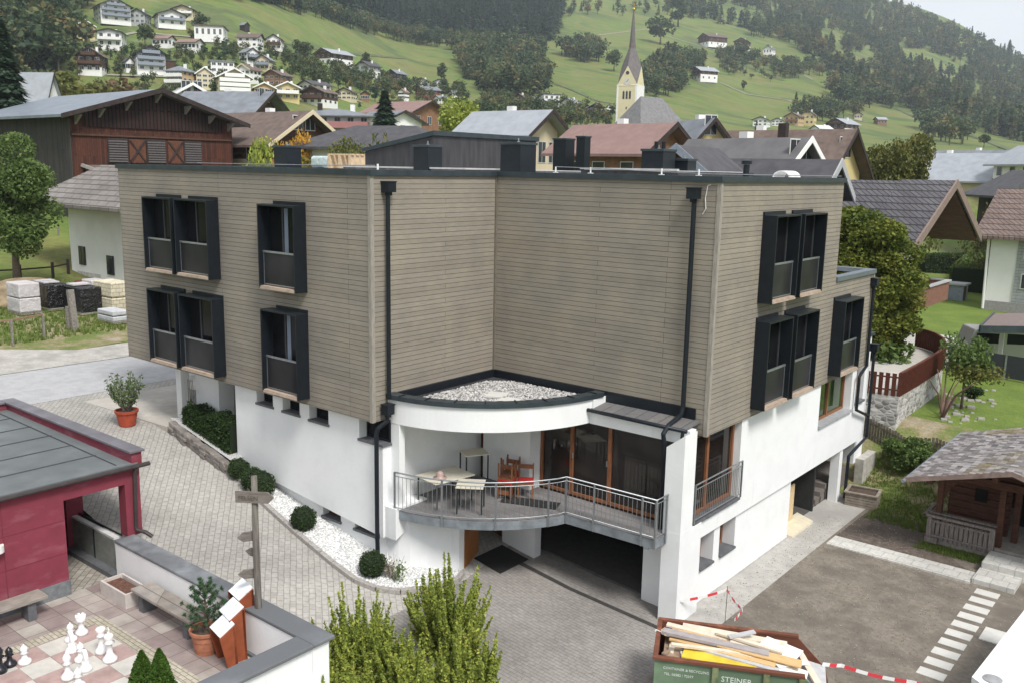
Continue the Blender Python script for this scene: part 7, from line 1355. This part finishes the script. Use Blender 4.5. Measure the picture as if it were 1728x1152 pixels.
mk('stems', mb, plain('reddish stem', (.16, .10, .08), .8), sm_); mb = MB(); leaves(mb, blobpts(tuple(atz(1645, 628, 3.8)-sm_.location), (1.3, 1.3, .5), 900, .1), .1); mk('foliage', mb, LOLV, sm_, local=True)
tree_px(1640, 672, 644, 'bush', LBOX, 'dark round shrub on the lawn beside the rock bed', n=1800, leaf=.06, seed=25, wide=1.0)
tree_px(1528, 790, 728, 'bush', LGRN, 'leafy bush in front of the picket fence', n=4200, leaf=.05, seed=26, wide=1.0); tree_px(1545, 598, 575, 'bush', LGRN, 'small potted shrub on the neighbour terrace', dist=45, n=600, leaf=.09, seed=27); 
rk = MB()
for k in range(45):
    p = atz(random.uniform(1590, 1680), random.uniform(655, 715), 2.12); s = random.uniform(.05, .15); rk.obox(p, (s, s*.3, 0), (-s*.3, s, 0), (0, .1*s, s*.6))
tag(mk('rock_bed', rk, plain('pale garden rocks', (.30, .285, .26), .9, var=.2), bevel=.04), kind='stuff')
# grass tufts on the rough verge and slopes, one object
def tufts(name, fn, n, h, mat):
    mb = MB()
    for _ in range(n):
        p = fn(); 
        if not p: continue
        for _ in range(5):
            a = random.random()*6.28; d = Vector((math.cos(a), math.sin(a), 0)); q = Vector(p)+d*random.uniform(0, .06); hh = h*random.uniform(.5, 1.3); s_ = Vector((-d.y, d.x, 0))*.012*(1+h*3); i0 = len(mb.v); mb.v += [tuple(q-s_), tuple(q+s_), tuple(q+d*hh*.35+Vector((0, 0, hh)))]; mb.f.append((i0, i0+1, i0+2))
    o = mk(name, mb, mat); tag(o, kind='stuff')
LGR = leafmat('grass blade', [(.1, (.06, .10, .015)), (.5, (.12, .18, .03)), (.8, (.18, .22, .06)), (.97, (.30, .26, .12))])
tufts('meadow_grass', lambda: (lambda x, y: (x, y, _near0(x, y)))(random.uniform(-42, -24.5), random.uniform(-12, 7)), 9000, .20, LGR)
tufts('slope_grass', lambda: (lambda x, y: (x, y, _near0(x, y)) if (y > 11.5 or x > 8) and y < 14.9+x*.1 else None)(random.uniform(6.9, 11.5), random.uniform(9.6, 16)), 6000, .13, LGR)
tufts('hut_weeds', lambda: (lambda x, y: (x, y, .46))(random.uniform(10, 11.8), random.uniform(8.2, 8.85)), 500, .12, LGR)
# ------------------------------------------------------------------ far woods: thousands of trees, one mass per wood
FARV = {}
for kind, n, leaf, sd in (('fir', 150, .13, 31), ('fir', 130, .14, 32), ('round', 190, .085, 33), ('broad', 190, .09, 34), ('tall', 150, .08, 35)):
    mb, tr = crown_mesh(kind, kind, n, leaf, sd)
    k0 = len(mb.v); mb.v += tr.v; mb.f += [tuple(i+k0 for i in f) for f in tr.f if len(f) == 4]
    FARV.setdefault(kind, []).append((np.array(mb.v), np.array([f for f in mb.f if len(f) == 4])))
def wood(name, poly, n, hts, kinds, mat, seed=1, holes=(), edge=0, maxpix=None):
    rnd = random.Random(seed); xs = [p[0] for p in poly]; ys = [p[1] for p in poly]; V, F, off, T_ = [], [], 0, []; tries = 0; placed = 0
    while placed < n and tries < n*6:
        tries += 1; x, y = rnd.uniform(min(xs), max(xs)), rnd.uniform(min(ys), max(ys))
        if not inpoly(x, y, poly) or any(inpoly(x, y, h) for h in holes): continue
        p = hit(x, y, 60)
        if p is None: continue
        kind = rnd.choice(kinds); v, f = rnd.choice(FARV[kind]); h = rnd.uniform(*hts); a = rnd.random()*6.28; w = h*rnd.uniform(.85, 1.25)*(1.0 if kind != 'fir' else 1.05); c, s = math.cos(a)*w, math.sin(a)*w
        q = np.empty_like(v); q[:, 0] = v[:, 0]*c-v[:, 1]*s+p.x; q[:, 1] = v[:, 0]*s+v[:, 1]*c+p.y; q[:, 2] = v[:, 2]*h+p.z-.4; V.append(q); F.append(f+off); off += len(v); placed += 1; T_.append(np.full(len(v), rnd.gauss(0, .16)))
    if not V: return
    V = np.concatenate(V); F = np.concatenate(F); me = bpy.data.meshes.new(name); me.vertices.add(len(V)); me.vertices.foreach_set('co', V.ravel()); me.loops.add(F.size); me.loops.foreach_set('vertex_index', F.ravel().astype(np.int32)); me.polygons.add(len(F)); me.polygons.foreach_set('loop_start', np.arange(0, F.size, 4, dtype=np.int32)); me.update(calc_edges=True); me.materials.append(mat); me.attributes.new('tint', 'FLOAT', 'POINT').data.foreach_set('value', np.concatenate(T_).astype(np.float32))
    o = bpy.data.objects.new(name, me); C.objects.link(o); tag(o, kind='stuff')
D_ = ['round', 'broad', 'tall', 'round']
LFAR = leafmat('far mixed wood leaves', [(.1, (.022, .045, .024)), (.38, (.045, .078, .034)), (.6, (.078, .11, .042)), (.78, (.125, .135, .05)), (.95, (.20, .145, .06))], big=.3)
for mm in (LFAR, LDARK):
    nt = mm.node_tree; at_ = N(nt, 'ShaderNodeAttribute'); at_.attribute_name = 'tint'; sb_ = N(nt, 'ShaderNodeMath', operation='ADD')
    for l in [l for l in nt.links if l.to_node.type == 'VALTORGB' and l.from_node.type == 'MATH']:
        src_, dst_ = l.from_socket, l.to_socket; nt.links.new(src_, sb_.inputs[0]); nt.links.new(at_.outputs['Fac'], sb_.inputs[1]); nt.links.new(sb_.outputs[0], dst_)
wood('forest', [(270, -30), (960, -30), (948, 30), (942, 62), (905, 80), (860, 66), (800, 60), (740, 66), (700, 60), (620, 44), (545, 20), (480, 10), (420, 2), (330, -4)], 1150, (17, 26), ['fir'], LDARK, 1)
wood('forest', [(455, 6), (500, 12), (560, 26), (625, 48), (700, 62), (745, 72), (800, 72), (900, 84), (905, 96), (790, 92), (735, 80), (690, 74), (620, 60), (545, 34), (480, 20)], 240, (9, 15), D_, LFAR, 2)
wood('forest', [(768, 92), (800, 84), (860, 90), (925, 92), (908, 104), (928, 132), (922, 160), (885, 172), (835, 165), (785, 135)], 340, (12, 18), D_+['fir'], LFAR, 3)
wood('forest', [(945, 88), (970, 78), (1018, 88), (1015, 106), (985, 108), (950, 98)], 50, (13, 18), D_, LFAR, 4)
wood('forest', [(-40, -30), (170, -30), (150, 10), (120, 32), (112, 60), (122, 90), (100, 125), (40, 135), (-40, 150)], 520, (12, 20), D_+['fir', 'fir'], LFAR, 5)
wood('forest', [(1078, 122), (1110, 104), (1140, 98), (1190, 108), (1170, 124), (1150, 162), (1105, 166), (1080, 155)], 130, (11, 17), D_+['fir'], LFAR, 6)
wood('forest', [(1128, -20), (1440, -20), (1500, 6), (1600, 50), (1740, 112), (1740, 245), (1640, 222), (1560, 192), (1490, 172), (1440, 182), (1438, 150), (1398, 128), (1380, 104), (1300, 84), (1248, 48), (1180, 34), (1120, 22)], 1650, (15, 25), ['fir', 'fir', 'tall', 'round'], LFAR, 7, holes=[[(1380, 60), (1412, 56), (1420, 84), (1388, 80)], [(1395, 92), (1470, 88), (1500, 112), (1470, 122), (1400, 112)], [(1500, 82), (1560, 84), (1640, 118), (1610, 140), (1540, 120)], [(1560, 140), (1620, 150), (1600, 160), (1560, 152)], [(1290, 60), (1370, 96), (1372, 106), (1285, 84)], [(1190, 8), (1260, 14), (1300, 44), (1250, 44), (1190, 26)], [(1640, 150), (1728, 196), (1728, 210), (1640, 172)]])
wood('forest', [(1210, 92), (1262, 96), (1300, 104), (1372, 110), (1395, 128), (1335, 134), (1290, 124), (1215, 122)], 85, (9, 15), D_, LFAR, 8)
wood('forest', [(1330, 195), (1345, 184), (1440, 186), (1452, 202), (1400, 208), (1340, 206)], 60, (8, 14), D_+['fir'], LFAR, 9)
wood('forest', [(1545, 214), (1585, 206), (1645, 222), (1640, 244), (1600, 246), (1552, 236)], 45, (12, 17), D_, LFAR, 10)
wood('forest', [(1400, 152), (1440, 150), (1480, 168), (1530, 178), (1500, 186), (1405, 182)], 70, (13, 20), D_, LFAR, 11)
wood('village_bushes', [(110, 70), (330, 88), (430, 75), (520, 95), (600, 130), (700, 145), (800, 150), (860, 178), (1030, 200), (1040, 226), (800, 232), (640, 208), (560, 178), (280, 168), (130, 168)], 300, (2.5, 5.0), D_, LFAR, 12)
wood('village_bushes', [(130, 84), (250, 84), (330, 92), (420, 84), (425, 108), (300, 112), (130, 110)], 60, (3, 5), D_, LFAR, 13); wood('village_bushes', [(480, 98), (560, 120), (640, 132), (700, 148), (780, 150), (790, 175), (640, 165), (560, 150), (500, 138)], 150, (4, 8), D_, LFAR, 14); wood('village_bushes', [(800, 160), (1030, 196), (1040, 215), (930, 225), (800, 215)], 120, (5, 9), D_, LFAR, 15)
wood('village_bushes', [(1215, 118), (1330, 132), (1300, 140), (1230, 130)], 18, (5, 9), D_, LFAR, 16); wood('village_bushes', [(945, 5), (1130, 12), (1125, 30), (1000, 26), (950, 30)], 34, (8, 15), D_+['fir'], LFAR, 17); wood('village_bushes', [(300, 45), (330, 52), (350, 75), (470, 92), (520, 100), (500, 112), (330, 84)], 40, (3, 5), D_, LFAR, 18)
# farm tracks and terraces on the slope
def track(pts, w, mat):
    P = []
    for (a, b2) in zip(pts[:-1], pts[1:]):
        for k in range(10): P.append((a[0]+(b2[0]-a[0])*k/10, a[1]+(b2[1]-a[1])*k/10))
    Q = [q for q in (hit(x, y, 60) for x, y in P) if q]; mb = MB()
    for i in range(len(Q)-1):
        d = (Q[i+1]-Q[i]); d.z = 0; d.normalize(); s_ = Vector((-d.y, d.x, 0))*w/2; p = [Q[i]+s_, Q[i]-s_, Q[i+1]-s_, Q[i+1]+s_]; mb.quad(*[Vector((v.x, v.y, gz(v.x, v.y)+.35)) for v in p])
    tag(mk('farm_track', mb, mat), kind='structure')
TK = plain('farm track', (.26, .25, .19), .95, var=.15, sc=.3); TKG = plain('rough grass strip', (.10, .125, .055), .95, var=.3, sc=.3)
track([(1010, 60), (1090, 50), (1160, 72), (1230, 92), (1300, 98), (1380, 140)], 3, TK); track([(1215, 140), (1260, 160), (1330, 170), (1400, 196), (1470, 208)], 3, TK); track([(560, 118), (640, 134), (700, 150), (780, 158)], 3, TK); track([(900, 130), (960, 150), (1010, 172), (1035, 176)], 3.5, TKG); track([(1130, 100), (1180, 92), (1240, 106), (1330, 140)], 4, TKG); track([(420, 60), (500, 78), (600, 92), (690, 100)], 3.5, TKG); track([(1460, 160), (1540, 196), (1640, 230), (1728, 262)], 5, TKG)
track([(150, 72), (230, 56), (330, 64), (420, 84), (500, 100)], 3.2, TK); track([(180, 128), (300, 132), (430, 140), (520, 150), (620, 176)], 3.2, TK)
# single trees standing out on the slopes
for i, (x, yb_, yt, kd, lm, lab) in enumerate([(1114, 76, 24, 'broad', LFAR, 'twin crowned dark tree alone on the meadow right of the spire'), (1144, 46, -10, 'tall', LFAR, 'tall dark tree at the top edge right of the spire'), (1036, 121, 86, 'round', LFAR, 'round dark tree just left of the spire'), (1249, 104, 72, 'round', LFAR, 'tree touching the white chalet on the upper meadow'),
    (1540, 190, 169, 'fir', LDARK, 'single dark fir on the meadow edge at the right'), (619, 128, 90, 'tall', LFAR, 'slim dark tree on the meadow above the dark roofed chalet'), (633, 172, 146, 'tall', LDARK, 'slim cypress like tree beside the tiny brown house'), (746, 140, 108, 'tall', LFAR, 'single tree above the two small white chalets'),
    (506, 98, 68, 'round', LFAR, 'dark round tree on the lower meadow, left of a pair'), (518, 100, 72, 'round', LFAR, 'dark round tree on the lower meadow, right of a pair'), (1222, 104, 84, 'tall', LFAR, 'dark tree below the large farmhouse, left one'), (1236, 104, 86, 'round', LFAR, 'dark tree below the large farmhouse, right one'), (1276, 226, 204, 'fir', LDARK, 'small dark fir in front of the hamlet houses'),
    (1255, 152, 136, 'tall', LFAR, 'thin tree on the slope right of the white farmhouse'), (1660, 250, 226, 'round', LFAR, 'dark round tree at the foot of the right slope'), (1700, 110, 70, 'fir', LDARK, 'fir on the right ridge'), (340, 60, 24, 'round', LFAR, 'bushy tree right of the cream chalet'), (245, 80, 42, 'round', LFAR, 'dark tree between the yellow and the white row houses'), (60, 170, 110, 'broad', LFAR, 'broad tree right of the big fir at the left edge'), (100, 130, 60, 'round', LFAR, 'big dark green tree left of the brown chalet'), (362, 165, 138, 'round', LGRN, 'light green tree in front of the cream hotel'), (655, 150, 128, 'broad', LOLV, 'olive tree below the dark roofed chalet'), (1178, 225, 206, 'fir', LDARK, 'tiny dark fir behind the yellow house roof')]):
    tree_px(x, yb_, yt, kd, lm, lab, n=700, leaf=.07, seed=40+i % 5, wide=1.15)
def soilpt():
    x, y = random.uniform(7.8, 14.3), random.uniform(-4, 9.8)
    if 7.8 < x < 11.95 and 6.5 < y < 7.5: return None
    if 12.0 < x < 13.1 and (y > 6.6 or .6 < y < 6.5): return None
    return (x, y, _near0(x, y)+.03)
m, nt, b = newmat('soil crumb', .95); g = N(nt, 'ShaderNodeNewGeometry'); nt.links.new(ramp(nt, g.outputs['Random Per Island'], [(0, (.15, .13, .105)), (.6, (.22, .195, .165)), (1, (.42, .40, .36))]), b.inputs['Base Color'])
scatter('soil_crumbs', soilpt, 9000, .005, .020, m)
scatter('path_grit', lambda: (lambda x, y: (x, y, _near0(x, y)+.022))(random.uniform(6.9, 7.9), random.uniform(-1, 9)), 700, .005, .018, m)
scatter('yard_grit', lambda: (lambda x, y: (x, y, _near0(x, y)+.016))(random.uniform(1.9, 7.4), random.uniform(-8, -1.6)), 900, .004, .014, m)
# ================================================================== HAZE
hz_ = mk('haze', MB().box((-2620, -2620, -1.5), (2620, 2620, 460)), None); m = bpy.data.materials.new('haze air'); m.use_nodes = True; nt = m.node_tree; nt.nodes.remove(nt.nodes['Principled BSDF'])
pv = nt.nodes.new('ShaderNodeVolumePrincipled'); pv.inputs['Color'].default_value = (.82, .92, 1, 1); pv.inputs['Density'].default_value = .00016; nt.links.new(pv.outputs[0], nt.nodes['Material Output'].inputs['Volume']); hz_.data.materials.append(m); tag(hz_, kind='stuff')
